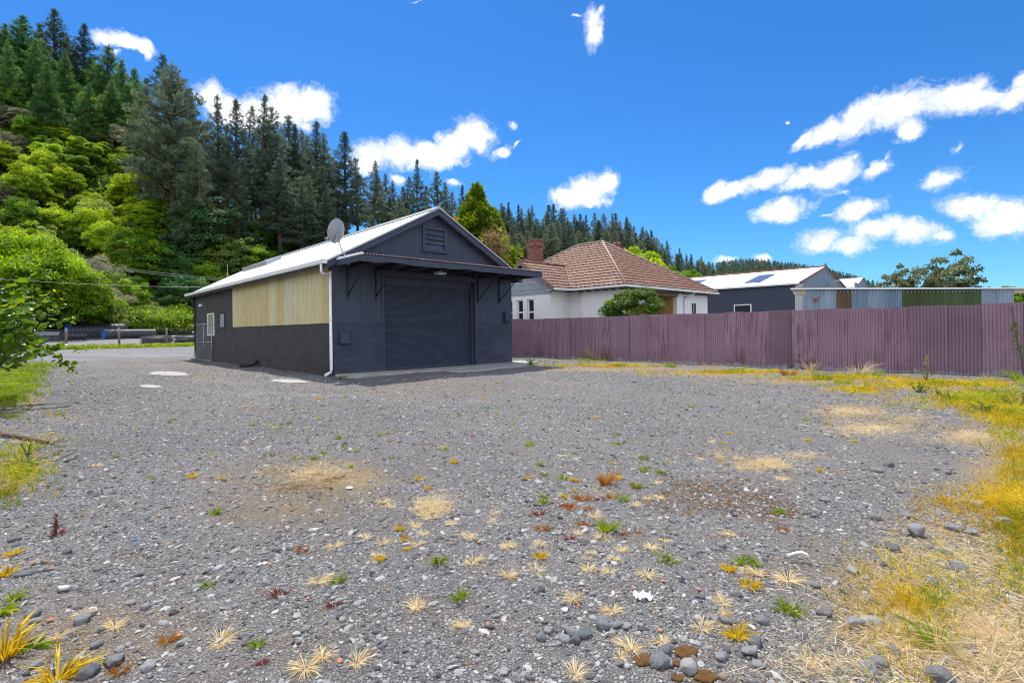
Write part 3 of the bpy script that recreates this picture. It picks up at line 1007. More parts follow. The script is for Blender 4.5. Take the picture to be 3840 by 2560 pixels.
mb.build('door_frame', M_paint_skylit, shed)
# louvre vent in the gable
va0, va1, vz0, vz1 = 10.31, 11.36, 4.24, 5.12
mb = MB()
mb.box(f, va0, va0 + .11, b0 - .045, b0 + .011, vz0, vz1); mb.box(f, va1 - .11, va1, b0 - .045, b0 + .011, vz0, vz1)
mb.box(f, va0 + .11, va1 - .11, b0 - .045, b0 + .011, vz1 - .11, vz1)
mb.box(f, va0 - .03, va1 + .03, b0 - .075, b0 + .011, vz0 - .05, vz0)
vent = mb.build('louvre_vent', M_paint_skylit, shed, bevel=.004)
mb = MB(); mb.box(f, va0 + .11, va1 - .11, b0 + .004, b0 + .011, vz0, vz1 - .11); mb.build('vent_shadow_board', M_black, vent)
mb = MB()
for k in range(3):
    zt = vz1 - .13 - .165 * k
    mb.hexa([P(va0 + .115, b0 - .042, zt - .17), P(va1 - .115, b0 - .042, zt - .17), P(va1 - .115, b0 + .0, zt - .06), P(va0 + .115, b0 + .0, zt - .06),
             P(va0 + .115, b0 - .042, zt - .155), P(va1 - .115, b0 - .042, zt - .155), P(va1 - .115, b0 + .0, zt - .045), P(va0 + .115, b0 + .0, zt - .045)])
mb.hexa([P(va0 + .115, b0 - .042, vz0 + .01), P(va1 - .115, b0 - .042, vz0 + .01), P(va1 - .2, b0 + .0, vz0 + .24), P(va0 + .115, b0 + .0, vz0 + .24),
         P(va0 + .115, b0 - .030, vz0 + .01), P(va1 - .115, b0 - .030, vz0 + .01), P(va1 - .2, b0 + .003, vz0 + .25), P(va0 + .115, b0 + .003, vz0 + .25)])
mb.build('louvre', M_paint_skylit, vent)
# canopy over the door
ca0, ca1, cb0 = 7.03, 14.5, 13.56
mb = MB(); mb.smooth = True
nn = int((ca1 + .12 - ca0 + .02) / .1 * 8)
for zo in (0.0, -.004):
    def fn(i, j, zo=zo):
        a = ca0 - .03 + (ca1 + .17 - ca0) * i / nn
        w = .022 * math.sin(2 * math.pi * a / .1)
        b = (b0 + .01, cb0 - .07)[j]
        return P(a, b, (3.615, 3.61)[j] + w + zo)
    mb.grid(fn, nn, 1)
mb.smooth = False
can = mb.build('canopy', varied('faded_maroon_iron', (.22, .15, .16), .45, .3, 3, .1), shed)
mb = MB()
npt = 26
rw = random.Random(3)
up = [P(ca0 + (ca1 - ca0) * k / npt, cb0, 3.565) for k in range(npt + 1)]
lo = [P(ca0 + (ca1 - ca0) * k / npt, cb0, 3.385 + (.035 if k in (3, 4, 5, 13, 14) else 0) + rw.uniform(-.008, .012)) for k in range(npt + 1)]
for k in range(npt):
    d_ = P(0, -.04) - P(0, 0)
    mb.hexa([lo[k] + d_, lo[k + 1] + d_, lo[k + 1], lo[k], up[k] + d_, up[k + 1] + d_, up[k + 1], up[k]])
mb.box(f, ca0 - .035, ca0, cb0 - .04, b0, 3.40, 3.57)
mb.box(f, ca1, ca1 + .035, cb0 - .04, b0, 3.40, 3.57)
mb.build('fascia', M_paint_skylit, can)
mb = MB()
mb.prism([P(ca0 - .045, cb0 - .05, 3.575), P(ca0 - .045, b0 - .02, 3.575), P(ca0 - .045, b0 - .02, 3.625), P(ca0 - .045, cb0 - .05, 3.625)], P(.1, 0) - P(0, 0))
mb.tube([P(ca0 - .0, cb0 - .08, 3.615), P(ca0, b0, 3.63)], .03, 8)
mb.build('canopy_flashing', M_white, can)
mb = MB()   # rafters and purlins under the canopy
for a in (7.6, 8.5, 9.4, 10.3, 11.2, 12.1, 12.85, 13.95):
    mb.box(f, a, a + .045, cb0 + .002, b0 - .002, 3.44, 3.555)
mb.box(f, ca0 + .002, ca1 - .002, 14.45, 14.5, 3.42, 3.44)
mb.build('rafter', M_black, can)
for a in (7.49, 8.48, 12.83, 13.94):
    mb = MB()
    mb.box(f, a - .02, a + .02, b0 - .045, b0 - .001, 2.44, 3.40)
    mb.tube([P(a, b0 - .03, 2.55), P(a, 14.15, 3.44)], .018, 8)
    mb.box(f, a - .018, a + .018, 14.1, b0 - .045, 3.385, 3.42)
    mb.build('bracket', M_black, shed)
mb = MB()
q = at_b(1651, 1026, 14.3); fa, fb_ = ab(q.x, q.y)
mb.box(f, fa - .17, fa + .17, 14.16, 14.42, 3.30, 3.36)
mb.box(f, fa - .03, fa + .03, 14.26, 14.32, 3.36, 3.44)
fl = mb.build('floodlight', M_grey, shed, bevel=.006)
mb = MB(); mb.box(f, fa - .15, fa + .15, 14.18, 14.40, 3.285, 3.299); mb.build('lamp_lens', M_lampglass, fl)
# fibreglass cladding on the side wall: five sheets
for k, (s0, s1) in enumerate(((15.6, 17.9), (17.86, 20.1), (20.06, 22.0), (21.96, 23.9), (23.86, 25.7))):
    mb = MB(); mb.smooth = True
    nn = int((s1 - s0) / .1 * 8)
    def fn(i, j, s0=s0, s1=s1, k=k):
        b = s0 + (s1 - s0) * i / nn
        w = .022 * math.sin(2 * math.pi * b / .1)
        return P(a0 - .025 - w - .004 * (k % 2), b, (1.66, 3.47)[j])
    mb.grid(fn, nn, 1)
    mb.build('fibreglass_panel', M_fibre, shed)
mb = MB(); mb.box(f, a0 - .012, a0 + .03, b0 - .012, b0 + .2, 1.69, EZ - .1); mb.build('corner_board', M_paint_side, shed)


def wallb(px): u = (px - CX) / F; return (a0 * A[0] - a0 * A[1] * u) / (-B[0] + B[1] * u)


def side_win(name, px0, px1, zlo, zhi, frm, glass, fw=.05, lab=None):
    w1, w0 = wallb(px0), wallb(px1)
    mb = MB()
    mb.box(f, a0 - .045, a0 - .001, w0, w0 + fw, zlo, zhi); mb.box(f, a0 - .045, a0 - .001, w1 - fw, w1, zlo, zhi)
    mb.box(f, a0 - .045, a0 - .001, w0 + fw, w1 - fw, zhi - fw, zhi); mb.box(f, a0 - .06, a0 - .001, w0 + fw, w1 - fw, zlo, zlo + fw)
    w = mb.build(name, frm, shed, label=lab)
    mb = MB(); mb.box(f, a0 - .02, a0 - .002, w0 + fw, w1 - fw, zlo + fw, zhi - fw); mb.build('pane', glass, w)
    return w, w0, w1


z_at = lambda px, py: at_a(px, py, a0).z
side_win('window', 780.5, 804.4, z_at(792, 1258), z_at(792, 1174.5), M_white, M_frost, .06, 'white framed frosted window')
lw, w0_, w1_ = side_win('louvre_window', 829, 846, z_at(838, 1231), z_at(838, 1172), M_paint_side, M_black, .07, 'small louvre window with glass blades')
mb = MB()
zl, zh = z_at(838, 1231) + .08, z_at(838, 1172) - .08
for k in range(6):
    z0_ = zl + (zh - zl) * k / 6
    mb.hexa([P(a0 - .06, w0_ + .075, z0_), P(a0 - .06, w1_ - .075, z0_), P(a0 - .05, w1_ - .075, z0_), P(a0 - .05, w0_ + .075, z0_),
             P(a0 - .03, w0_ + .075, z0_ + .12), P(a0 - .03, w1_ - .075, z0_ + .12), P(a0 - .02, w1_ - .075, z0_ + .12), P(a0 - .02, w0_ + .075, z0_ + .12)])
mb.build('glass_blade', M_grey, lw)
for px0, px1, py in ((933.5, 944, 1333.5), (1008, 1019.5, 1340)):
    w1, w0 = wallb(px0), wallb(px1); zc = z_at((px0 + px1) / 2, py)
    mb = MB(); mb.box(f, a0 - .012, a0 - .001, w0, w1, zc - .075, zc + .075)
    vb = mb.build('air_vent', M_paint_side, shed)
    mb = MB()
    for k in range(5): mb.box(f, a0 - .014, a0 - .0125, w0 + .03, w1 - .03, zc - .06 + k * .026, zc - .048 + k * .026)
    mb.build('vent_slot', M_black, vb)
w1, w0 = wallb(755), wallb(761); zc = z_at(758, 1145)
mb = MB(); mb.box(f, a0 - .12, a0 - .001, w0, w1, zc - .07, zc + .07); mb.build('sensor_light', M_white, shed, bevel=.02)
# awning on the far end wall
mb = MB()
mb.hexa([P(a0 + .1, b1, 2.75), P(a0 + 3, b1, 2.75), P(a0 + 3, b1 + 1.0, 2.15), P(a0 + .1, b1 + 1.0, 2.15),
         P(a0 + .1, b1, 3.2), P(a0 + 3, b1, 3.2), P(a0 + 3, b1 + 1.0, 2.25), P(a0 + .1, b1 + 1.0, 2.25)])
mb.build('awning', M_black, shed)
# raised roof light on the left slope
nrm = (Vector((0, 0, 1)) - Vector((A[0], A[1], 0)) * SL).normalized()
pl = P(a0, b0, EZ + .09)
q0 = hit(927, 1012, pl, nrm); q1 = hit(1034, 979, pl, nrm)
s0 = ab(q0.x, q0.y); s1 = ab(q1.x, q1.y)
sb0, sb1 = min(s0[1], s1[1]), max(s0[1], s1[1]); sa = (s0[0] + s1[0]) / 2
mb = MB()
mb.hexa([P(sa - .35, sb0, roofz(sa - .35) + .07), P(sa + .35, sb0, roofz(sa + .35) + .07), P(sa + .35, sb1, roofz(sa + .35) + .07), P(sa - .35, sb1, roofz(sa - .35) + .07),
         P(sa - .35, sb0, roofz(sa - .35) + .30), P(sa + .35, sb0, roofz(sa + .35) + .22), P(sa + .35, sb1, roofz(sa + .35) + .22), P(sa - .35, sb1, roofz(sa - .35) + .30)])
sk = mb.build('roof_hatch', M_zinc, roof)
mb = MB()
mb.hexa([P(sa - .4, sb0 - .04, roofz(sa - .4) + .302), P(sa + .38, sb0 - .04, roofz(sa + .38) + .222), P(sa + .38, sb1 + .04, roofz(sa + .38) + .222), P(sa - .4, sb1 + .04, roofz(sa - .4) + .302),
         P(sa - .4, sb0 - .04, roofz(sa - .4) + .325), P(sa + .38, sb0 - .04, roofz(sa + .38) + .245), P(sa + .38, sb1 + .04, roofz(sa + .38) + .245), P(sa - .4, sb1 + .04, roofz(sa - .4) + .325)])
mb.build('hatch_lid', M_steel, roof)
q = hit(853, 1042, pl, nrm)
mb = MB(); mb.tube([q - Vector((0, 0, .05)), q + Vector((0, 0, .12))], .04, 8); mb.tube([q + Vector((0, 0, .1)), q + Vector((0, 0, .75))], [.018, .008], 6)
mb.build('antenna', M_grey, shed)
# apron of concrete in front
mb = MB()
tp = lambda a: .09
pts = [P(7.02, b0 - .02), P(7.25, 14.45), P(9.2, 14.3), P(13.2, 14.2), P(15.3, 14.5), P(15.6, b0 + .5), P(a1 + .02, b0 + .5), P(a1 + .02, b0 - .02)]
mb.prism([p + Vector((0, 0, -.1)) for p in pts], (0, 0, .175))
tag(mb.build('concrete_apron', M_conc, None, bevel=.02), 'concrete slab along the foot of the roller door wall', 'concrete slab', kind='structure')
mb = MB()
mb.hexa([P(10.3, 13.45, -.05), P(14.0, 13.5, -.05), P(14.0, 14.2, -.05), P(10.3, 14.2, -.05), P(10.4, 13.5, .03), P(13.9, 13.55, .03), P(14.0, 14.18, .07), P(10.3, 14.18, .07)])
tag(mb.build('concrete_ramp', M_conc, None, bevel=.015), 'low sloping concrete ramp in front of the roller door', 'concrete ramp', kind='structure')
rq = random.Random(8)
M_pale = varied('pale_dust', (.30, .29, .275), .9, .15, 3, bump=.4, bscale=40, dirt=(.22, .21, .2))
for px, py, rx, ry, lab in ((632, 1402, 82, 8, 'pale worn concrete patch in the gravel beside the shed'), (1085, 1430, 75, 7, 'pale concrete strip along the near end of the shed side wall'),
                            (565, 1449, 44, 5, 'thin whitish spill mark on the gravel left of the shed')):
    mb = MB(); pts = []; n_ = 48; w = 1
    cc = gnd(px, py); mb.v.append((cc.x, cc.y, gz(cc.x, cc.y) + .014))
    for k in range(n_):
        t = 2 * math.pi * k / n_; w = .6 * w + .4 * (1 + rq.uniform(-.45, .3))
        c = gnd(px + rx * w * math.cos(t), py + ry * w * math.sin(t))
        mb.v.append((c.x, c.y, gz(c.x, c.y) + .012))
    for k in range(n_): mb.face((0, 1 + k, 1 + (k + 1) % n_))
    tag(mb.build('concrete_patch', M_pale), lab, 'concrete patch', kind='structure')

# ---- things fixed to the shed that can be lifted off
def fronta(px): u = (px - CX) / F; return (-B[0] * b0 + B[1] * b0 * u) / (A[0] - A[1] * u)


ma = (fronta(1272) + fronta(1305)) / 2
mbx = thing('mailbox', 'dark grey letterbox fixed to the shed wall left of the roller door', 'letterbox', P(ma, b0 - .08, 1.0))
mb = MB(); mb.box(f, ma - .15, ma + .15, b0 - .14, b0 - .002, 1.02, 1.40); mb.build('box', M_paint_skylit, mbx, bevel=.01)
mb = MB(); mb.box(f, ma - .16, ma + .16, b0 - .155, b0 - .002, 1.402, 1.425); mb.build('lid', M_paint_skylit, mbx)
mb = MB(); mb.box(f, ma - .11, ma + .11, b0 - .1425, b0 - .1405, 1.345, 1.36); mb.box(f, ma - .02, ma + .02, b0 - .143, b0 - .1405, 1.335, 1.37); mb.build('slot', M_black, mbx)
ma = (fronta(1887) + fronta(1912)) / 2
mt = thing('meter_box', 'small dark meter box on the shed wall right of the roller door', 'meter box', P(ma, b0 - .06, 1.7))
mb = MB(); mb.box(f, ma - .16, ma - .08, b0 - .13, b0 - .002, 1.74, 2.12); mb.box(f, ma - .08, ma + .17, b0 - .10, b0 - .002, 1.78, 2.12); mb.build('box', M_paint_skylit, mt, bevel=.006)
mb = MB(); mb.box(f, ma - .17, ma + .12, b0 - .15, b0 - .002, 1.70, 1.738); mb.build('base', M_black, mt)
# satellite dish on the canopy corner
dc = at_b(1268, 868, 14.75)
dish = thing('satellite_dish', 'grey satellite dish seen from behind on the canopy corner', 'satellite dish', at_b(1308, 985, 14.72))
dd = Vector((-.86, .42, .29)).normalized()
xx = dd.cross(Vector((0, 0, 1))).normalized(); yy = xx.cross(dd).normalized()
R_ = .355
mb = MB(); mb.smooth = True
def fn(i, j):
    r_ = R_ * i / 8; t = 2 * math.pi * j / 40
    return dc + (xx * math.cos(t) * .92 + yy * math.sin(t)) * r_ + dd * (.09 * (r_ / R_) ** 2)
mb.grid(fn, 8, 40)
def fn(i, j):
    r_ = R_ * i / 8; t = 2 * math.pi * j / 40
    return dc + (xx * math.cos(t) * .92 + yy * math.sin(t)) * r_ + dd * (.09 * (r_ / R_) ** 2 - .006)
mb.grid(fn, 8, 40)
mb.smooth = False
mb.tube([dc + (xx * math.cos(2 * math.pi * j / 40) * .92 + yy * math.sin(2 * math.pi * j / 40)) * R_ + dd * .088 for j in range(41)], .008, 6)
mb.build('reflector', M_grey, dish)
mb = MB()
bk = dc - yy * .22 - dd * .02
mb.box(lambda x_, y_, z_: bk + xx * x_ + yy * y_ - dd * z_, -.07, .07, -.1, .14, 0, .06)
mb.tube([bk - dd * .03, at_b(1281, 937, 14.72), at_b(1303, 972, 14.72), at_b(1308, 985, 14.72)], .02, 8)
mb.tube([at_b(1308, 968, 14.72), at_b(1308, 992, 14.72)], .035, 8)
mb.build('mount', M_steel, dish)
fo = dc - yy * .3 + dd * .42
mb = MB(); mb.tube([dc - yy * .36, fo - yy * .04], .012, 6); mb.build('feed_arm', M_grey, dish)
mb = MB(); mb.tube([fo, fo + (dc - fo).normalized() * .12], .028, 8); mb.tube([fo - xx * .05 + yy * .01, fo + xx * .07 + yy * .01], .022, 8); mb.build('receiver', M_grey, dish)
# mesh gate leaning on the side wall
g1, g0 = wallb(742), wallb(801.5)
zt, zb_ = at_a(742, 1216, a0 - .1).z, .02
gp = thing('mesh_gate_panel', 'galvanised mesh gate panel leaning against the shed side wall', 'gate panel', P(a0 - .1, g0, 0))
mb = MB()
cn = [P(a0 - .13, g0, zb_), P(a0 - .07, g0, zt), P(a0 - .07, g1, zt), P(a0 - .13, g1, zb_)]
mb.tube(cn + [cn[0]], .02, 8)
mb.tube([(cn[0] + cn[1]) / 2, (cn[2] + cn[3]) / 2], .014, 6); mb.tube([(cn[0] + cn[3]) / 2, (cn[1] + cn[2]) / 2], .014, 6)
mb.build('frame', M_steel, gp)
mb = MB()
nw = 26
for k in range(1, nw):
    t = k / nw
    mb.tube([cn[0].lerp(cn[3], t), cn[1].lerp(cn[2], t)], .0025, 3, False)
    if k < 20: t = k / 20; mb.tube([cn[0].lerp(cn[1], t), cn[3].lerp(cn[2], t)], .0025, 3, False)
mb.build('mesh', M_steel, gp)
c = gnd(1010, 1372)
mb = MB(); mb.tube([P(a0 - .45, ab(c.x, c.y)[1] + .5, .05), P(a0 - .3, ab(c.x, c.y)[1] - .2, .10), P(a0 - .12, ab(c.x, c.y)[1] - .45, .22)], .075, 10)
tag(mb.build('drain_pipe', M_black), 'short black pipe lying at the foot of the shed side wall', 'pipe')
# ================================================================ corrugated fence


def fence_material():
    m, nt, bs = new_mat('mauve_fence_paint', (.22, .1, .15), .6, 0, .35)
    v = nt.coord()
    r = nt.mapping(v, rot=(0, 0, -math.atan2(A[1], A[0])))
    sp = nt.n('ShaderNodeSeparateXYZ'); nt.put(sp.inputs[0], v)
    rnd = nt.n('ShaderNodeObjectInfo').outputs['Random']
    st = nt.mapping(r, scale=(1, 1, .1))
    c = nt.ramp(nt.noise(r, 1.1, 5, .6), [(.3, (.22, .13, .172)), (.7, (.29, .182, .23))])
    c = nt.mix(1.0, c, nt.ramp(rnd, [(0, .74), (.5, 1.0), (1, 1.18)]), 'MULTIPLY')
    k = nt.noise(st, 11, 6, .75)
    c = nt.mix(nt.ramp(nt.math('ADD', k, nt.math('MULTIPLY', nt.math('SUBTRACT', rnd, .5), .25)), [(.56, 0), (.72, .75)]), c, (.075, .045, .06))
    up = nt.ramp(nt.math('ADD', sp.outputs[2], nt.math('MULTIPLY', nt.math('SUBTRACT', nt.noise(r, 2.5, 4, .6), .5), .45)), [(1.62, 0), (1.66, .35)])
    c = nt.mix(up, c, (.26, .165, .235))
    lowz = nt.math('ADD', sp.outputs[2], nt.math('MULTIPLY', nt.math('SUBTRACT', nt.noise(nt.mapping(r, scale=(1, 1, .5)), 5, 5, .7), .5), -.75))
    peel = nt.ramp(lowz, [(.02, 1), (.10, 0)])
    spots = nt.ramp(nt.noise(nt.mapping(r, scale=(1, 1, .35)), 4.5, 6, .75), [(.74, 0), (.77, 1)])
    rs = nt.math('MULTIPLY', nt.ramp(sp.outputs[2], [(.1, 1.0), (.75, 0.0)]), nt.ramp(nt.math('ADD', nt.noise(r, 7, 6, .75), nt.math('MULTIPLY', nt.math('SUBTRACT', rnd, .5), .3)), [(.55, 0), (.68, .8)]))
    c = nt.mix(rs, c, (.16, .06, .035))
    pz = nt.math('MAXIMUM', peel, spots)
    c = nt.mix(nt.math('MULTIPLY', pz, .85), c, nt.ramp(nt.noise(r, 30, 4), [(.35, (.2, .17, .17)), (.6, (.42, .42, .45))]))
    nt.put(bs.inputs['Base Color'], c)
    nt.put(bs.inputs['Normal'], nt.bump(nt.noise(r, 30, 4, .6), .25, .006))
    return m


M_fence = fence_material()
F0 = Vector((0.08, 26.5, 0)); FD = Vector((-B[0] + .012, -B[1] + .012, 0)).normalized(); FN = Vector((FD.y, -FD.x, 0))   # FN faces the yard
if FN.dot(Vector((-1, -1, 0))) < 0: FN = -FN
fence = thing('corrugated_fence', 'long mauve painted corrugated iron fence along the gravel yard', 'fence', F0)
fr = random.Random(21)
s = -5.0
while s < 24.5:
    w = fr.uniform(.66, .86)
    if abs(s - 17.6) < .4: pass
    off = fr.choice((0, .02, .045)); top = 1.92 + fr.uniform(-.02, .025); lean = fr.uniform(-.04, .03); tilt = fr.uniform(-.018, .018); s += fr.choice((0, 0, 0, .035))
    bot = -.06
    nn = int((w + .05) / .076 * 8)
    ph = fr.uniform(0, 6)
    mb = MB(); mb.smooth = True
    am = fr.choice((.010, .013, .015))
    def fn(i, j):
        t = (w + .05) * i / nn
        wv_ = am * math.sin(2 * math.pi * t / .076 + ph)
        nj = j / 4
        return F0 + FD * (s + t + tilt * nj) + FN * (wv_ + off + lean * nj + .008 * math.sin(nj * 3 + s)) + Vector((0, 0, bot + (top - bot) * nj))
    mb.grid(fn, nn, 4)
    mb.build('corrugated_sheet', M_fence, fence)
    s += w
mb = MB()
ff = lambda x_, y_, z_: F0 + FD * x_ - FN * y_ + Vector((0, 0, z_))
for zz in (.35, 1.0, 1.65): mb.box(ff, -5, 24.4, .03, .08, zz, zz + .09)
mb.build('rail', M_wood, fence)
for k in range(14):
    mb = MB(); mb.box(ff, -4.8 + k * 2.2, -4.7 + k * 2.2, .081, .18, -.2, 1.85); mb.build('post', M_wood, fence)
# ================================================================ the white house
h0 = Vector((5.62, 25.5, 0))


def HF(p, q, z): return h0 + Vector((A[0] * p + B[0] * q, A[1] * p + B[1] * q, z))


house = thing('house', 'white rendered villa with a brown tiled roof behind the mauve fence', 'house', h0)
M_render = varied('white_render', (.74, .735, .72), .8, .05, 1.2, bump=.2, bscale=12, dirt=(.6, .58, .53))
M_ochre = varied('ochre_render', (.5, .3, .13), .8, .1, 1.5)
M_trim = varied('white_trim', (.7, .7, .69), .5, .08)
M_shing = varied('grey_shingle', (.27, .3, .34), .7, .15, 6)
EP, EQ, EZh, RZh = 10.2, 12.2, 3.6, 6.9
PM = EP / 2; TS = (RZh - EZh) / PM
wz1 = EZh - .16


def tile_material():
    m, nt, bs = new_mat('brown_roof_tile', (.2, .1, .07), .7, 0, .35)
    v = nt.coord()
    c = nt.ramp(nt.noise(v, 5, 6, .7), [(.3, (.10, .045, .03)), (.5, (.165, .08, .052)), (.7, (.23, .125, .09))])
    c = nt.mix(nt.ramp(nt.noise(v, 1.1, 6, .75), [(.54, 0), (.7, .5)]), c, (.34, .28, .26))
    nt.put(bs.inputs['Base Color'], c)
    nt.put(bs.inputs['Normal'], nt.bump(nt.noise(v, 40, 3), .2, .01))
    return m


M_tile = tile_material()


def tile_plane(name, parent, o, ud, vd, nu_len, nv_len, clips, label=None):
    """tiled plane: o corner, ud along the eave, vd up the slope; clips: list of (point, normal) keeping the side the normal points away from"""
    nrm_ = ud.cross(vd).normalized()
    if nrm_.z < 0: nrm_ = -nrm_
    course = .36; rows = int(math.ceil(nv_len / course)); sub = 3
    nu = int(nu_len / .05)
    bm = bmesh.new()
    ring = []
    for r_ in range(rows):
        for t in (0.0, 0.5, .999):
            line = []
            for i in range(nu + 1):
                u_ = nu_len * i / nu
                wv_ = math.sin(2 * math.pi * u_ / .3)
                hgt = .045 * (1 - t) + .022 * wv_
                line.append(bm.verts.new(o + ud * u_ + vd * min(nv_len, (r_ + t) * course - (.02 * wv_ if t == 0 and r_ else 0)) + nrm_ * hgt - Vector((0, 0, 0))))
            ring.append(line)
    for l0, l1 in zip(ring[:-1], ring[1:]):
        for i in range(nu):
            bm.faces.new((l0[i], l0[i + 1], l1[i + 1], l1[i]))
    for pt, no in clips:
        bmesh.ops.bisect_plane(bm, geom=bm.verts[:] + bm.edges[:] + bm.faces[:], plane_co=pt, plane_no=no, clear_outer=True)
    root = house
    for v_ in bm.verts: v_.co -= ORG[root]
    me = bpy.data.meshes.new(name); bm.to_mesh(me); bm.free()
    ob = link(name, me, parent, [M_tile])
    if label: ob['label'] = label
    return ob


up = Vector((0, 0, 1))
a3 = Vector((A[0], A[1], 0)); b3 = Vector((B[0], B[1], 0))
c0, c1, c2, c3 = HF(0, 0, EZh), HF(EP, 0, EZh), HF(EP, EQ, EZh), HF(0, EQ, EZh)
r0, r1 = HF(PM, PM, RZh), HF(PM, EQ - PM, RZh)
sl = math.hypot(PM, RZh - EZh)
# side facing the yard (along b), with the wing cut in beside it
vA = (a3 * PM + up * (RZh - EZh)).normalized(); vB = (b3 * PM + up * (RZh - EZh)).normalized()
hipA = (r0 - c0); hipB = (r1 - c3)
n_hip0 = hipA.cross(up).normalized()
if n_hip0.dot(a3) < 0: n_hip0 = -n_hip0


def clip_for(pt, d_, keep):
    no = d_.cross(up).normalized()
    if no.dot(keep - pt) > 0: no = -no
    return (pt, no)


ctrA = HF(1.5, EQ / 2, EZh); ctrB = HF(PM, 1, EZh)
roofh = tile_plane('roof', house, c0, b3, vA, EQ, sl, [clip_for(c0, hipA, ctrA), clip_for(c3, hipB, ctrA)])
tile_plane('roof_slope', roofh, c0, a3, vB, EP, sl, [clip_for(c0, hipA, ctrB), clip_for(c1, r0 - c1, ctrB)])
mb = MB(); mb.poly([c1, c2, r1, r0]); mb.poly([c2, c3, r1]); mb.build('roof_slope', M_tile, roofh)
mb = MB()
for p_, q_ in ((c0, r0), (r0, r1), (c1, r0), (c3, r1)):
    mb.tube([p_ + up * .06, q_ + up * .06], .055, 6)
mb.build('ridge_tile', varied('ridge_mortar', (.33, .24, .2), .8, .3, 6), roofh)
# wing roof
wq0, wq1, wp = 3.4, 8.4, -1.5
wm = (wq0 + wq1) / 2; wrz = 5.2; wk = (wrz - EZh) / TS
wl = math.hypot(wm - wq0, wrz - EZh)
vW = (b3 * (wm - wq0) + up * (wrz - EZh)).normalized()
e0 = HF(wp, wq0, EZh)
val = HF(wk, wm, wrz) - HF(0, wq0, EZh)
ctrW = HF(wp + .3, wm - .3, EZh)
tile_plane('roof_slope', roofh, e0, a3, vW, wk - wp, wl, [clip_for(HF(0, wq0, EZh), val, ctrW)])
mb = MB(); mb.poly([HF(wp, wq1, EZh), HF(0, wq1, EZh), HF(wk, wm, wrz), HF(wp, wm, wrz)]); mb.build('roof_slope', M_tile, roofh)
mb = MB(); mb.tube([HF(wp, wm, wrz + .05), HF(wk, wm, wrz + .05)], .055, 6)
mb.build('ridge_tile', M_tile, roofh)
mb = MB(); mb.prism([HF(0, wq0, EZh + .05), HF(wk, wm, wrz + .05), HF(wk - .06, wm + .02, wrz + .08), HF(-.06, wq0 + .02, EZh + .08)], (0, 0, .03))
mb.build('valley_flashing', varied('copper_flashing', (.4, .22, .16), .6, .2), roofh)
# walls
mb = MB()
ins = .48
mb.box(HF, ins, ins + .2, ins, EQ - ins, 0, wz1)                      # wall facing the yard
mb.box(HF, ins + .2, 3.8, ins, ins + .2, 0, wz1)                       # end wall up to the porch
mb.box(HF, 5.95, 9.8, ins, ins + .2, 0, wz1)
mb.box(HF, 9.6, 9.8, ins + .2, EQ - ins, 0, wz1)
mb.box(HF, ins + .2, 9.6, EQ - ins - .2, EQ - ins, 0, wz1)
mb.box(HF, -1.1, ins, 4.0, 4.2, 0, wz1)                                # wing side wall
wins = [(5.23, 5.75), (6.08, 6.58), (6.93, 7.45)]
wzl, wzh = 1.55, 3.08
qs = [4.2]
for w0, w1 in wins: qs += [w0, w1]
qs.append(7.9)
for k in range(0, len(qs), 2): mb.box(HF, -1.1, -.88, qs[k], qs[k + 1], 0, wz1)
for w0, w1 in wins:
    mb.box(HF, -1.1, -.88, w0, w1, 0, wzl); mb.box(HF, -1.1, -.88, w0, w1, wzh, wz1)
mb.build('wall', M_render, house)
mb = MB()
mb.prism([HF(-1.12, 3.9, wz1 - .12), HF(-1.12, 7.95, wz1 - .12), HF(-1.12, 7.95, wz1 + .2), HF(-1.12, wm, wrz - .12), HF(-1.12, 3.9, wz1 + .2)], a3 * .05)
mb.build('gable', M_shing, house)
mb = MB()
for k in range(6):
    zz = wz1 - .12 + .28 * k
    hw = max(.1, (wrz - .25 - zz) / .64)
    if k == 0: hw = 2.0
    mb.box(HF, -1.145, -1.12, wm - min(2.0, hw), wm + min(2.0, hw), zz, zz + .03)
mb.build('shingle_course', M_shing, house)
for qe in (wq0, wq1):
    mb = MB()
    mb.prism([HF(wp + .02, qe, EZh + .03), HF(wp + .02, wm, wrz + .03), HF(wp + .02, wm, wrz - .2), HF(wp + .02, qe, EZh - .22)], a3 * .04)
    mb.build('barge_board', M_wood, house)
for w0, w1 in wins:
    mb = MB()
    mb.box(HF, -1.0, -.93, w0, w0 + .06, wzl, wzh); mb.box(HF, -1.0, -.93, w1 - .06, w1, wzl, wzh)
    mb.box(HF, -1.0, -.93, w0 + .06, w1 - .06, wzh - .06, wzh); mb.box(HF, -1.01, -.93, w0 + .06, w1 - .06, 2.33, 2.42); mb.box(HF, -1.02, -.93, w0 + .06, w1 - .06, wzl, wzl + .07)
    w = mb.build('window', M_trim, house)
    mb = MB(); mb.box(HF, -.96, -.95, w0 + .06, w1 - .06, wzl + .07, wzh - .06); mb.build('pane', M_glass, w)
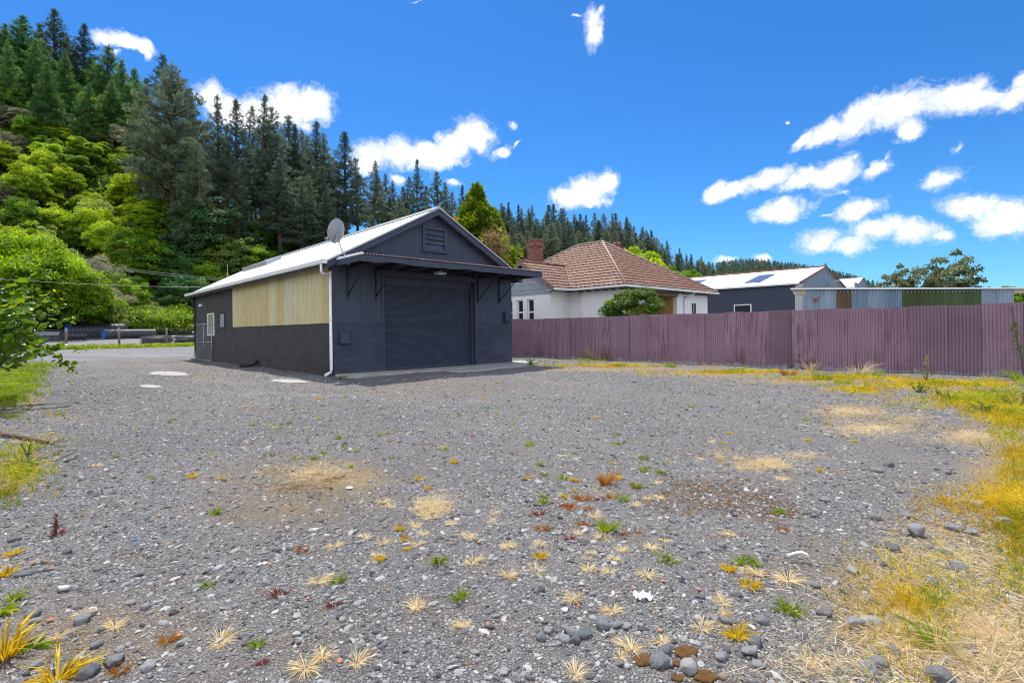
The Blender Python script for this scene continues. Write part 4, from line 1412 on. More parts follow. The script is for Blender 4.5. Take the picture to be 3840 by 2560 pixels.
# gutters, soffit, rafter tails
mb = MB()
for (p0, q0, p1, q1) in ((-.1, wq0 - .06, -.02, 0), (0, 0, EP, 0)):
    pass
mb.prism([HF(-.02, -.02, EZh - .02), HF(-.13, -.13, EZh - .02), HF(-.13, -.13, EZh - .13), HF(-.02, -.02, EZh - .13)], b3 * (wq0 + .02))
mb.prism([HF(-.02, -.02, EZh - .02), HF(-.13, -.13, EZh - .02), HF(-.13, -.13, EZh - .13), HF(-.02, -.02, EZh - .13)], a3 * (EP + .1))
mb.prism([HF(wp, wq0 - .02, EZh - .02), HF(wp, wq0 - .13, EZh - .02), HF(wp, wq0 - .13, EZh - .13), HF(wp, wq0 - .02, EZh - .13)], a3 * (-wp - .14))
mb.build('gutter', M_trim, house)
mb = MB()
mb.box(HF, 0, ins, 0, wq0, wz1 + .04, wz1 + .06); mb.box(HF, ins, EP, 0, ins, wz1 + .04, wz1 + .06); mb.box(HF, wp + .1, 0, wq0, 4.0, wz1 + .04, wz1 + .06)
mb.box(HF, EP - ins, EP, ins, EQ, wz1 + .04, wz1 + .06); mb.box(HF, ins, EP - ins, ins, EQ, wz1 + .07, wz1 + .09)
mb.build('soffit', M_trim, house)
mb = MB()
k = .35
while k < EP - .2:
    mb.box(HF, k, k + .07, .02, ins - .002, wz1 - .07, wz1 + .038); k += .52
k = .4
while k < wq0:
    mb.box(HF, .02, ins - .002, k, k + .07, wz1 - .07, wz1 + .038); k += .52
mb.build('rafter_tail', M_wood, house)
mb = MB()   # porch recess
mb.box(HF, 3.8, 3.9, ins + .2, 2.3, 0, wz1); mb.box(HF, 5.85, 5.95, ins + .2, 2.3, 0, wz1); mb.box(HF, 3.9, 5.85, 2.2, 2.3, 0, wz1)
pr = mb.build('porch', M_ochre, house)
mb = MB(); mb.box(HF, 4.0, 4.75, 2.17, 2.199, 0, 2.45); mb.build('door', M_black, pr)
mb = MB(); mb.box(HF, 3.7, 6.05, ins - .05, ins + .12, wz1 - .24, wz1 - .002); mb.build('porch_beam', M_wood, house)
mb = MB()
mb.box(HF, 7.62, 7.7, ins - .03, ins - .001, 1.4, 2.95); mb.box(HF, 8.22, 8.3, ins - .03, ins - .001, 1.4, 2.95); mb.box(HF, 7.7, 8.22, ins - .03, ins - .001, 2.87, 2.95)
mb.box(HF, 7.7, 8.22, ins - .03, ins - .001, 2.1, 2.16); mb.box(HF, 7.94, 7.98, ins - .025, ins - .001, 2.16, 2.87); mb.box(HF, 7.7, 8.22, ins - .04, ins - .001, 1.4, 1.47)
w = mb.build('window', M_trim, house)
mb = MB(); mb.box(HF, 7.7, 8.22, ins - .012, ins - .002, 1.47, 2.87); mb.build('pane', M_glass, w)
mb = MB()
mb.tube([HF(7.15, -.06, EZh - .14), HF(7.0, .2, EZh - .3), HF(6.75, .42, EZh - .42), HF(6.72, .42, EZh - .6), HF(6.72, .42, .2)], .035, 8)
mb.build('downpipe', M_trim, house)
mb = MB(); mb.tube([HF(.42, 3.25, wz1), HF(.42, 3.25, .2)], .035, 8); mb.box(HF, .36, .47, 3.19, 3.31, 2.2, 2.45); mb.build('downpipe', M_trim, house)


def brick_material():
    m, nt, bs = new_mat('red_brick', (.3, .1, .06), .85, 0, .3)
    v = nt.mapping(nt.coord(), rot=(0, 0, -math.atan2(A[1], A[0])))
    sp = nt.n('ShaderNodeSeparateXYZ'); nt.put(sp.inputs[0], v)
    cb = nt.n('ShaderNodeCombineXYZ'); nt.put(cb.inputs[0], nt.math('ADD', sp.outputs[0], sp.outputs[1])); nt.put(cb.inputs[1], sp.outputs[2])
    bk = nt.n('ShaderNodeTexBrick'); nt.put(bk.inputs['Vector'], cb.outputs[0])
    bk.inputs['Scale'].default_value = 1; bk.inputs['Brick Width'].default_value = .23; bk.inputs['Row Height'].default_value = .085; bk.inputs['Mortar Size'].default_value = .012
    bk.inputs['Color1'].default_value = (.2, .045, .03, 1); bk.inputs['Color2'].default_value = (.33, .1, .06, 1); bk.inputs['Mortar'].default_value = (.17, .13, .11, 1)
    c = nt.mix(nt.ramp(nt.noise(v, 5, 5, .7), [(.45, 0), (.7, .7)]), bk.outputs[0], (.07, .055, .05))
    nt.put(bs.inputs['Base Color'], c)
    nt.put(bs.inputs['Normal'], nt.bump(bk.outputs['Fac'], -.6, .01))
    return m


M_brick = brick_material()
mb = MB()
ck, cq = 2.6, 8.6
mb.box(HF, ck - .36, ck + .36, cq - .36, cq + .36, 4.6, 6.75)
mb.box(HF, ck - .42, ck + .42, cq - .42, cq + .42, 6.75, 6.86); mb.box(HF, ck - .39, ck + .39, cq - .39, cq + .39, 6.86, 7.1); mb.box(HF, ck - .43, ck + .43, cq - .43, cq + .43, 7.1, 7.19)
mb.build('chimney', M_brick, house)
mb = MB()
mb.box(HF, 7.7, 8.3, 5.6, 6.4, 4.8, 6.9); mb.box(HF, 7.64, 8.36, 5.54, 6.46, 6.9, 6.98)
ch = mb.build('chimney', M_brick, house, label='low chimney behind the ridge with two round pots')
for q in (5.82, 6.18):
    mb = MB(); mb.tube([HF(8, q, 6.98), HF(8, q, 7.32)], [.13, .11], 10); mb.build('chimney_pot', M_brick, ch)

# ================================================================ warehouse beyond
w_o = Vector((22.26, 40, 0))


def WF(p, q, z): return w_o + Vector((A[0] * p + B[0] * q, A[1] * p + B[1] * q, z))


ware = thing('warehouse', 'blue-black warehouse with a white iron roof beyond the house', 'warehouse', w_o)


def board_material():
    m, nt, bs = new_mat('navy_weatherboard', (.05, .06, .085), .6, 0, .35)
    v = nt.coord(); sp = nt.n('ShaderNodeSeparateXYZ'); nt.put(sp.inputs[0], v)
    t = nt.math('FRACT', nt.math('MULTIPLY', sp.outputs[2], 4.2))
    c = nt.mix(nt.ramp(t, [(0, .8), (.1, 0)]), (.05, .062, .092), (.02, .022, .03))
    nt.put(bs.inputs['Base Color'], c)
    nt.put(bs.inputs['Normal'], nt.bump(t, .6, .03))
    return m


def corr_material(name, cols, pitch=.1, along='x', rust=None, metal=0.2, rough=.5):
    """fine corrugation for sheets too far off to model rib by rib"""
    m, nt, bs = new_mat(name, cols[0], rough, metal, .4)
    v = nt.mapping(nt.coord(), rot=(0, 0, -math.atan2(A[1], A[0])))
    st = nt.mapping(v, scale=(1, 1, .12))
    c = nt.ramp(nt.noise(st, 1.6, 5, .65), [(.3 + .4 * i / max(1, len(cols) - 1), q) for i, q in enumerate(cols)])
    if rust:
        c = nt.mix(nt.ramp(nt.noise(v, 1.1, 6, .75), [(.58, 0), (.72, .8)]), c, rust)
    nt.put(bs.inputs['Base Color'], c)
    sp = nt.n('ShaderNodeSeparateXYZ'); nt.put(sp.inputs[0], v)
    wv_ = nt.math('SINE', nt.math('MULTIPLY', sp.outputs[0 if along == 'x' else 1], 2 * math.pi / pitch))
    nt.put(bs.inputs['Normal'], nt.bump(wv_, .7, .018))
    return m


M_wroof = corr_material('white_iron_roof', [(.72, .72, .74), (.8, .8, .82)], .15, 'y', (.5, .3, .24), .1, .4)
M_wgable = corr_material('grey_iron_wall', [(.16, .19, .23), (.22, .25, .3), (.27, .3, .34)], .12, 'x', None, .2)
M_board = board_material()
WE, WR, WM, WL = 4.72, 6.5, 6.76, 24
mb = MB(); mb.box(WF, 0, .2, .25, WL, 0, WE); mb.build('side_wall', M_board, ware)
mb = MB(); mb.box(WF, -.02, .95, -.02, .25, 0, WE + .05); mb.build('corner_pier', varied('pale_block', (.45, .45, .46), .8, .15, 2), ware)
mb = MB()
mb.prism([WF(.95, 0, 0), WF(13.5, 0, 0), WF(13.5, 0, WE), WF(WM, 0, WR - .05), WF(.95, 0, WE + .2)], b3 * .2)
mb.prism([WF(.2, WL - .2, 0), WF(13.5, WL - .2, 0), WF(13.5, WL - .2, WE), WF(WM, WL - .2, WR - .05), WF(.2, WL - .2, WE)], b3 * .2)
mb.box(WF, 13.3, 13.5, .2, WL - .2, 0, WE)
mb.build('gable_wall', M_wgable, ware)
mb = MB()
for e_ in (-.15, 13.65):
    mb.hexa([WF(e_, -.12, WE + .02), WF(WM, -.12, WR), WF(WM, WL, WR), WF(e_, WL, WE + .02), WF(e_, -.12, WE + .08), WF(WM, -.12, WR + .06), WF(WM, WL, WR + .06), WF(e_, WL, WE + .08)])
wr = mb.build('roof', M_wroof, ware)
mb = MB(); mb.tube([WF(WM, -.15, WR + .08), WF(WM, WL, WR + .08)], .09, 6)
for e_ in (-.15, 13.65): mb.tube([WF(e_, -.14, WE + .06), WF(WM, -.14, WR + .06)], .06, 6)
mb.build('ridge_cap', M_rust, wr)
mb = MB(); mb.box(WF, -.28, -.12, -.1, WL, WE - .06, WE + .03); mb.build('gutter', M_trim, ware)
M_sky_l, _nt, _bs = new_mat('blue_rooflight', (.025, .06, .15), .4, 0, .6)
sw = (WR - WE) / (WM + .15)
for q in (3.3, 9.6):
    mb = MB()
    zz = lambda p: WE + .1 + sw * (p + .15)
    mb.hexa([WF(1.2, q, zz(1.2)), WF(4.6, q, zz(4.6)), WF(4.6, q + 1.3, zz(4.6)), WF(1.2, q + 1.3, zz(1.2)),
             WF(1.2, q, zz(1.2) + .03), WF(4.6, q, zz(4.6) + .03), WF(4.6, q + 1.3, zz(4.6) + .03), WF(1.2, q + 1.3, zz(1.2) + .03)])
    mb.build('rooflight', M_sky_l, wr)
mb = MB()
q0, q1, zl, zh = 3.55, 5.0, 1.9, 3.3
mb.box(WF, -.05, -.001, q0, q0 + .09, zl, zh); mb.box(WF, -.05, -.001, q1 - .09, q1, zl, zh); mb.box(WF, -.05, -.001, q0 + .09, q1 - .09, zh - .09, zh); mb.box(WF, -.05, -.001, q0 + .09, q1 - .09, zl, zl + .09)
w = mb.build('window', M_trim, ware)
mb = MB(); mb.box(WF, -.02, -.002, q0 + .09, q1 - .09, zl + .09, zh - .09); mb.build('pane', M_glass, w)
q = hit(3098, 1072, w_o, b3)
mb = MB(); mb.tube([q, q - b3 * .5 + up * .25], .03, 6); mb.prism([q - b3 * .45 + up * .2, q - b3 * .95 + up * .38 + a3 * .2, q - b3 * .95 + up * .5 + a3 * .2, q - b3 * .45 + up * .34], a3 * .3)
mb.build('wall_lamp', M_grey, ware)
# bird on the ridge end
bp = WF(WM, -.05, WR + .18)
mb = MB(); mb.tube([bp + a3 * -.16 + up * -.02, bp, bp + a3 * .1 + up * .06, bp + a3 * .16 + up * .14, bp + a3 * .2 + up * .15], [.01, .07, .08, .045, .01], 8)
mb.tube([bp - up * .14, bp], .01, 4)
tag(mb.build('bird', M_black), 'small dark bird perched on the warehouse roof peak', 'bird')
# second, farther warehouse
f_o = Vector((39.5, 59.3, 0))
def FF(p, q, z): return f_o + Vector((A[0] * p + B[0] * q, A[1] * p + B[1] * q, z))
far = thing('warehouse', 'pale grey gabled warehouse showing behind the lean-to roof', 'warehouse', f_o)
mb = MB()
mb.prism([FF(0, 0, 0), FF(6.8, 0, 0), FF(6.8, 0, 5.8), FF(3.5, 0, 7.1), FF(0, 0, 5.8)], b3 * .2)
mb.box(FF, 0, .2, .2, 20, 0, 5.8); mb.box(FF, 6.6, 6.8, .2, 20, 0, 5.8)
mb.box(FF, -.15, .9, -.15, -.002, 0, 6.35); mb.box(FF, 5.9, 6.95, -.15, -.002, 0, 6.1)
mb.build('wall', M_wgable, far)
mb = MB()
for e_ in (-.2, 7.0):
    mb.hexa([FF(e_, -.1, 5.75), FF(3.5, -.1, 7.12), FF(3.5, 20, 7.12), FF(e_, 20, 5.75), FF(e_, -.1, 5.82), FF(3.5, -.1, 7.19), FF(3.5, 20, 7.19), FF(e_, 20, 5.82)])
mb.build('roof', corr_material('grey_iron_roof', [(.42, .43, .45), (.5, .51, .53)], .15, 'y', None, .1), far)
# rusty low roof between
lo_ = at(3003, 1085, 31); hi_ = at(3205, 1085, 32.5)
low = thing('low_shed', 'low shed with a rusty roof edge behind the lean-to', 'shed', Vector((lo_.x, lo_.y, 0)))
d_ = Vector((hi_.x - lo_.x, hi_.y - lo_.y, 0)); dl = d_.length; d_.normalize(); dn = Vector((.56, .83, 0))
LF = lambda x_, y_, z_: Vector((lo_.x, lo_.y, 0)) + d_ * x_ + dn * y_ + up * z_
mb = MB(); mb.box(LF, .1, dl - .1, .1, 5, 0, lo_.z); mb.build('wall', M_wgable, low)
zt_ = at(3003, 1077.5, 31).z
mb = MB(); mb.box(LF, -.1, dl + .1, -.1, 5.2, lo_.z + .001, zt_); mb.build('roof', M_rust, low)
# ================================================================ corrugated lean-to
L0 = at(3024, 1150, 20.0); L1 = at(3803, 1150, 21.0)
ld = Vector((L1.x - L0.x, L1.y - L0.y, 0)); ll = ld.length; ld.normalize(); ln_ = Vector((-ld.y, ld.x, 0))
lean = thing('lean_to', 'low lean-to of patched blue, green and brown corrugated sheets behind the fence', 'lean-to', Vector((L0.x, L0.y, 0)))
lsk = Vector((.62, 1, 0)).normalized()      # the side walls run back askew
LT = lambda x_, y_, z_: Vector((L0.x, L0.y, 0)) + ld * x_ + lsk * y_ + up * z_
ztop = 2.83


def lean_s(px):
    u = (px - CX) / F
    return (u * L0.y - L0.x) / (ld.x - u * ld.y)


M_bl = varied('blue_grey_iron', (.17, .24, .32), .5, .25, 2.2, .3, .4, streak=True, dirt=(.3, .36, .42))
M_br = varied('brown_iron', (.11, .085, .05), .65, .3, 2.5, .1, .3, streak=True, dirt=(.15, .06, .05))
M_gr = varied('green_iron', (.055, .085, .03), .6, .3, 2.2, .1, .3, streak=True, dirt=(.13, .07, .03))
M_gr2 = varied('olive_iron', (.07, .1, .045), .6, .3, 2.5, .1, .3, streak=True)
M_bl2 = varied('pale_zinc_iron', (.24, .31, .37), .5, .25, 2.5, .3, .4, streak=True, dirt=(.16, .2, .25))
for px0, px1, m_, lab in ((3023, 3137, M_bl2, 'pale blue sheet with red marks'), (3137, 3195, M_br, 'brown sheet'), (3195, 3256, M_bl, None), (3256, 3318, M_bl2, None), (3318, 3383, M_bl, None),
                          (3383, 3526, M_gr, 'green sheet'), (3526, 3681, M_gr2, 'olive green sheet'), (3681, 3803, M_bl2, None)):
    s0, s1 = lean_s(px0), lean_s(px1)
    mb = MB(); mb.smooth = True
    nn = int((s1 - s0) / .076 * 8)
    def fn(i, j):
        t = s0 + (s1 - s0) * i / nn
        return LT(t, -.016 * math.sin(2 * math.pi * t / .076), (0, ztop - .03)[j])
    mb.grid(fn, nn, 1); mb.smooth = False
    sh_ = mb.build('corrugated_sheet', m_, lean, label=lab)
    if lab and 'red' in lab:
        mb = MB()
        def st(pts, w=.022):
            for (x0, y0), (x1, y1) in zip(pts[:-1], pts[1:]):
                p0 = hit(x0, y0, LT(0, 0, 0), ln_) - ln_ * .022; p1 = hit(x1, y1, LT(0, 0, 0), ln_) - ln_ * .022
                mb.tube([p0, p1], w, 5)
        st([(3049, 1121), (3058, 1120)]); st([(3053, 1121), (3053, 1131)]); st([(3055, 1132), (3059, 1119), (3062, 1130)]); st([(3056, 1127), (3061, 1126)])
        st([(3067, 1116), (3066, 1123)], .016); st([(3066, 1126), (3066, 1126.6)], .016); st([(3073, 1110), (3072, 1114)], .012)
        mb.build('painted_mark', varied('red_paint', (.45, .05, .06), .6, .2), sh_)
mb = MB()
for px in range(3040, 3800, 14):
    s_ = lean_s(px); c = LT(s_, -.02, ztop - .11)
    mb.tube([c, c - ln_ * .012], .022, 6)
sc_ = mb.build('nail', M_steel, lean); sc_['kind'] = 'stuff'
mb = MB()
s0, s1 = lean_s(2967), lean_s(3870)
mb.box(LT, s0, s1, -.12, 4.5, ztop - .02, ztop + .035)
mb.build('roof', M_roofw, lean)
M_pt = varied('pale_timber', (.42, .36, .26), .8, .2, 5)
mb = MB(); mb.box(LT, s0 + .1, lean_s(3023) - .005, .0, .06, ztop - .2, ztop - .025); mb.build('beam', M_pt, lean)
mb = MB(); mb.box(LT, lean_s(3803) + .025, s1 - .2, .0, .06, ztop - .2, ztop - .025); mb.build('beam', M_pt, lean)
mb = MB(); mb.box(LT, lean_s(3803) - .1, lean_s(3803) + .02, .03, .13, 0, ztop - .025); mb.build('post', M_pt, lean)
mb = MB()
mb.box(LT, lean_s(3023), lean_s(3023) + .03, .03, 4.4, 0, ztop - .03); mb.box(LT, lean_s(3023), lean_s(3803), 4.3, 4.4, 0, ztop - .03)
mb.build('back_wall', M_wgable, lean)
# ================================================================ trees and shrubs
M_bark = varied('bark', (.075, .055, .042), .95, .35, 4, bump=.6, bscale=14, streak=True)
M_barkg = varied('grey_bark', (.13, .11, .09), .95, .3, 4, bump=.6, bscale=14, streak=True)
LM = {
    'pine': leaf_mat('pine_needles', (.05, .08, .045), (.16, .21, .125), (.29, .33, .2), .3, .6, .25, .35),
    'pine2': leaf_mat('dark_pine_needles', (.032, .056, .042), (.1, .15, .1), (.17, .22, .15), .28, .6, .25, .35),
    'fir': leaf_mat('fir_needles', (.035, .09, .03), (.11, .24, .06), (.24, .38, .1), .38, .6, .25, .3),
    'yellow': leaf_mat('yellow_green_leaves', (.1, .17, .008), (.32, .45, .02), (.56, .62, .04), .5, .5, .3, .4),
    'green': leaf_mat('green_leaves', (.06, .14, .01), (.2, .36, .025), (.42, .56, .05), .48, .5, .3, .4),
    'olive': leaf_mat('olive_leaves', (.09, .13, .025), (.27, .36, .08), (.48, .54, .16), .42, .55, .3, .4),
    'grey': leaf_mat('grey_green_leaves', (.11, .115, .065), (.27, .27, .16), (.42, .4, .25), .3, .65, .25, .4),
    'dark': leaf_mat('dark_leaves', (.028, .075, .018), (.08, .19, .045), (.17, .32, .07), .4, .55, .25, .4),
    'brown': leaf_mat('brown_leaves', (.13, .085, .035), (.27, .18, .08), (.36, .25, .13), .28, .65, .2, .4),
    'lime': leaf_mat('lime_leaves', (.11, .2, .006), (.3, .48, .012), (.54, .66, .03), .5, .5, .3, .35),
    'cypress': leaf_mat('cypress_sprays', (.035, .08, .006), (.17, .27, .014), (.52, .56, .03), .42, .6, .2, .1),
    'gold': leaf_mat('gold_sprays', (.2, .14, .01), (.5, .33, .02), (.6, .42, .03), .38, .6, .2, .3),
    'shiny': leaf_mat('glossy_leaves', (.03, .08, .008), (.1, .19, .015), (.5, .38, .04), .42, .5, .35, .1),
    'coast': leaf_mat('coastal_leaves', (.06, .08, .035), (.18, .22, .1), (.38, .36, .17), .3, .55, .3, .2),
    'vine': leaf_mat('vine_leaves', (.045, .11, .012), (.16, .27, .02), (.55, .52, .04), .48, .36, .5, .12),
}


def trunk_mesh(name, segs):
    """segs: list of (points, radii) in local space"""
    mb = MB()
    for pts, rr in segs: mb.tube(pts, rr, 7)
    me = bpy.data.meshes.new(name)
    me.from_pydata(mb.v, [], mb.f)
    me.polygons.foreach_set('use_smooth', [True] * len(me.polygons))
    return me


def make_pine(seed, Ht, R, base=.3, mat='pine', dens=1.0, nlen=.55, droop=0.0, power=.75, bark=None, narrow_top=True):
    rng = np.random.default_rng(seed)
    segs = [([(0, 0, -1), (0, 0, Ht * .3), (rng.normal(0, .15), rng.normal(0, .15), Ht * .7), (0, 0, Ht * .985)], [Ht * .014, Ht * .012, Ht * .006, .015])]
    C, D, Lh = [], [], []
    z = Ht * base
    while z < Ht * .985:
        t = (z - Ht * base) / (Ht * (1 - base))
        Lb = R * ((1 - t) ** power) * (.75 + .25 * math.sin(min(1, t * 5) * 1.57)) * (1 - .35 * max(0, t - .7) / .3) + .12
        nb = int(rng.integers(4, 7)) if t < .85 else 4
        ph = rng.uniform(0, 6.28)
        for k in range(nb):
            if rng.uniform() < .10: continue
            az_ = ph + 6.283 * k / nb + rng.normal(0, .25)
            L = Lb * rng.uniform(.62, 1.12)
            up_ = rng.normal(.18 + .75 * t ** 2, .12) - droop
            dr = np.array([math.cos(az_) * math.cos(up_), math.sin(az_) * math.cos(up_), math.sin(up_)])
            end = dr * L + np.array([0, 0, .06 * L])
            segs.append(([(0, 0, z), tuple(end * .55 + np.array([0, 0, z - .03 * L])), tuple(end + np.array([0, 0, z]))], [.035 + .012 * L, .02 + .004 * L, .01]))
            nt_ = max(3, int(L * 4.6 * dens))
            s = rng.uniform(.18, 1.0, nt_) ** .8
            p = end[None] * s[:, None] + np.array([0, 0, z])
            lat = rng.normal(0, 1, (nt_, 3)) * (.075 * L + .08) * (1.15 - .5 * s[:, None])
            lat[:, 2] = lat[:, 2] * .55 + .05 * L * (1 - s)
            p = p + lat
            C.append(p); D.append(np.repeat(dr[None], nt_, 0) * .55 + np.array([0, 0, .55 - droop]) + rng.normal(0, .25, (nt_, 3))); Lh.append(np.full(nt_, nlen * (.5 + .7 * (1 - t))))
        z += Ht * (.021 + .008 * rng.uniform()) * (1.25 - .5 * t)
    # leader
    C.append(np.stack([np.zeros(8), np.zeros(8), np.linspace(Ht * .93, Ht, 8)], -1)); D.append(np.tile([0, 0, 1.0], (8, 1)) + rng.normal(0, .3, (8, 3))); Lh.append(np.full(8, nlen * .5))
    C = np.concatenate(C); D = unit(np.concatenate(D)); Lh = np.concatenate(Lh)
    n_ = 9
    Cc = np.repeat(C, n_, 0); Dc = unit(np.repeat(D, n_, 0) + rng.normal(0, .52, (len(C) * n_, 3)))
    Cc = Cc + rng.normal(0, .07, Cc.shape)
    L_ = np.repeat(Lh, n_) * rng.uniform(.6, 1.15, len(Cc))
    V, Fc = leaf_cards(Cc, Dc, rand_dirs(rng, len(Cc)), L_, L_ * .2)
    ct = np.repeat(np.clip(rng.normal(.5, .2, len(C)), 0, 1), n_)
    tint = np.clip(ct + rng.normal(0, .12, len(Cc)), 0, 1)
    return mesh_np('pine_crown', V, Fc, tint), trunk_mesh('pine_trunk', segs), mat


def make_broad(seed, R, Hc, nclump, leaf, nleaf, mat, trunk_h=1.0, flat=.8, openness=.35, taper=0.0, asp=.55, clump_r=.34, updir=.35):
    """crown: clumps spread over an uneven dome of radius R and height Hc above trunk_h"""
    rng = np.random.default_rng(seed)
    k = np.arange(nclump)
    zz = 1 - (k + .5) / nclump * 1.75
    phi = k * 2.39996 + rng.uniform(0, 6)
    rr = np.sqrt(np.clip(1 - zz ** 2, 0, 1))
    dirs = np.stack([rr * np.cos(phi), rr * np.sin(phi), zz], -1) + rng.normal(0, .14, (nclump, 3))
    fac = rng.uniform(1 - openness, 1.08, nclump)
    cen = dirs * fac[:, None] * np.array([R, R, Hc * .5]) * .8
    if taper: cen[:, :2] *= (1 - taper * np.clip(cen[:, 2:3] / (Hc * .5), -1, 1))
    cen[:, 2] += trunk_h + Hc * .5
    cr = R * clump_r * rng.uniform(.7, 1.3, nclump)
    idx = np.repeat(k, nleaf)
    n_ = len(idx)
    dd_ = rand_dirs(rng, n_)
    dd_[:, 2] = np.abs(dd_[:, 2]) * .9 + dd_[:, 2] * .25
    rad_ = cr[idx] * rng.uniform(.25, 1.0, n_) ** .45
    pos = cen[idx] + dd_ * rad_[:, None] * np.array([1, 1, flat])
    out = unit(dd_ + .35 * unit(pos - np.array([0, 0, trunk_h + Hc * .4])) + rng.normal(0, .45, (n_, 3)))
    ldir = unit(np.cross(out, rand_dirs(rng, n_)) + out * .35 + np.array([0, 0, -.15]))
    nrm_ = unit(out + np.array([0, 0, updir]) + rng.normal(0, .35, (n_, 3)))
    L_ = leaf * rng.uniform(.6, 1.3, n_)
    V, Fc = leaf_cards(pos, ldir, nrm_, L_, L_ * asp)
    ct = np.clip(rng.normal(.45, .2, nclump), 0, 1)
    tint = np.clip(ct[idx] + rng.normal(0, .14, n_) + .1 * (dd_[:, 2] - .4), 0, 1)
    segs = [([(0, 0, -.8), (rng.normal(0, .06) * R, rng.normal(0, .06) * R, trunk_h + .1), (0, 0, trunk_h + Hc * .55)], [.05 * R + .05, .04 * R + .04, .02 * R])]
    for i in rng.choice(nclump, min(nclump, 12), replace=False):
        m_ = cen[i] * .5; m_[2] = trunk_h + (cen[i][2] - trunk_h) * .45
        segs.append(([(0, 0, trunk_h * .8), tuple(m_), tuple(cen[i])], [.028 * R + .02, .018 * R + .012, .008]))
    return mesh_np('leafy_crown', V, Fc, tint), trunk_mesh('leafy_trunk', segs), mat


_first = {}


def plant(proto, name, loc, sc, rz, label, cat, group=None, mat=None, bark=None, crown='crown'):
    crown_me, trunk_me, m_ = proto
    m_ = LM[mat or m_]
    key = (crown_me.name, m_.name)
    if key not in _first:
        cm = crown_me if not crown_me.materials else crown_me.copy()
        cm.materials.clear(); cm.materials.append(m_)
        if not trunk_me.materials: trunk_me.materials.append(bark or M_bark)
        _first[key] = cm
    cm = _first[key]
    r = bpy.data.objects.new(name, None); COL.objects.link(r)
    r.location = loc; r.rotation_euler = (trng.gauss(0, .022), trng.gauss(0, .022), rz); r.scale = sc if isinstance(sc, tuple) else (sc, sc, sc)
    tag(r, label, cat, group)
    for nm, me_ in (('trunk', trunk_me), (crown, cm)):
        o = bpy.data.objects.new(nm, me_); COL.objects.link(o); o.parent = r
    return r


trng = random.Random(77)
PINES = [make_pine(1, 20, 3.0, .30, 'pine'), make_pine(2, 20, 2.6, .34, 'pine2'), make_pine(3, 20, 3.3, .26, 'pine'), make_pine(4, 20, 2.4, .38, 'pine2', power=.65), make_pine(5, 20, 3.6, .22, 'pine', power=.6)]
BIG = make_pine(9, 23, 6.2, .24, 'pine', 1.5, .6, 0, .62)
FIRS = [make_pine(14, 14, 3.9, .04, 'fir', 1.5, .5, .12, .85), make_pine(15, 14, 3.3, .06, 'fir', 1.5, .5, .1, .8)]


def top_to(px, py, b, proto_h):
    """ground point and height of a tree standing at depth b on the hill whose tip shows at px, py"""
    t = at_b(px, py, b); a, _ = ab(t.x, t.y)
    zg = float(hz(a, b))
    return Vector((t.x, t.y, zg - .2)), (t.z - zg + .2)


def pine_at(px, py, b, proto, ph, label, group=None, mat=None, wide=1.0, name='pine_tree', cat='pine tree'):
    loc, h = top_to(px, py, b, ph)
    if h < 3: return None
    k = h / ph
    w = k * wide * trng.uniform(.72, 1.22)
    return plant(proto, name, loc, (w, w, k), trng.uniform(0, 6.28), label, cat, group, mat)


# the tallest pine, and the darker one close behind it
pine_at(640, 228, 78, BIG, 23, 'tallest broad pine standing forward of the row, left of the shed', wide=1.0)
pine_at(617, 216, 92, PINES[4], 20, 'dark pine close behind the tallest pine', mat='pine2', wide=1.5)
pine_at(715, 400, 86, PINES[1], 20, 'dark pine half hidden at the right of the tallest pine', mat='pine2')
G1 = 'pines in the row along the foot of the hill'
L1_ = 'tall dark green pine in the row rising behind the shed roof'
row = [(807, 366, 78), (890, 380, 77), (937, 393, 84), (976, 358, 79), (1042, 405, 80), (1072, 425, 86), (1103, 458, 83), (1130, 482, 90), (1186, 460, 81), (1170, 508, 88),
       (1225, 496, 84), (1288, 494, 78), (1390, 596, 82), (1420, 640, 90), (1443, 653, 84), (1479, 680, 88), (1510, 700, 92), (1534, 661, 84), (1564, 601, 80), (1633, 646, 82), (1672, 684, 86), (1727, 695, 84), (1340, 590, 92),
       (850, 470, 90), (1010, 470, 90), (1250, 590, 92), (1600, 700, 92), (1700, 720, 92), (1760, 735, 88), (1800, 750, 84), (1840, 765, 90)]
for i, (px, py, b) in enumerate(row):
    pine_at(px, py, b, PINES[i % 5], 20, L1_, G1, wide=1.32)
# lower pines filling the row
for i in range(46):
    px = trng.uniform(700, 1880); sky_y = np.interp(px, [600, 800, 1000, 1300, 1560, 1900], [330, 440, 470, 600, 700, 800])
    pine_at(px, sky_y + trng.uniform(60, 190), trng.uniform(71, 95), PINES[i % 5], 20, L1_, G1, wide=1.5)
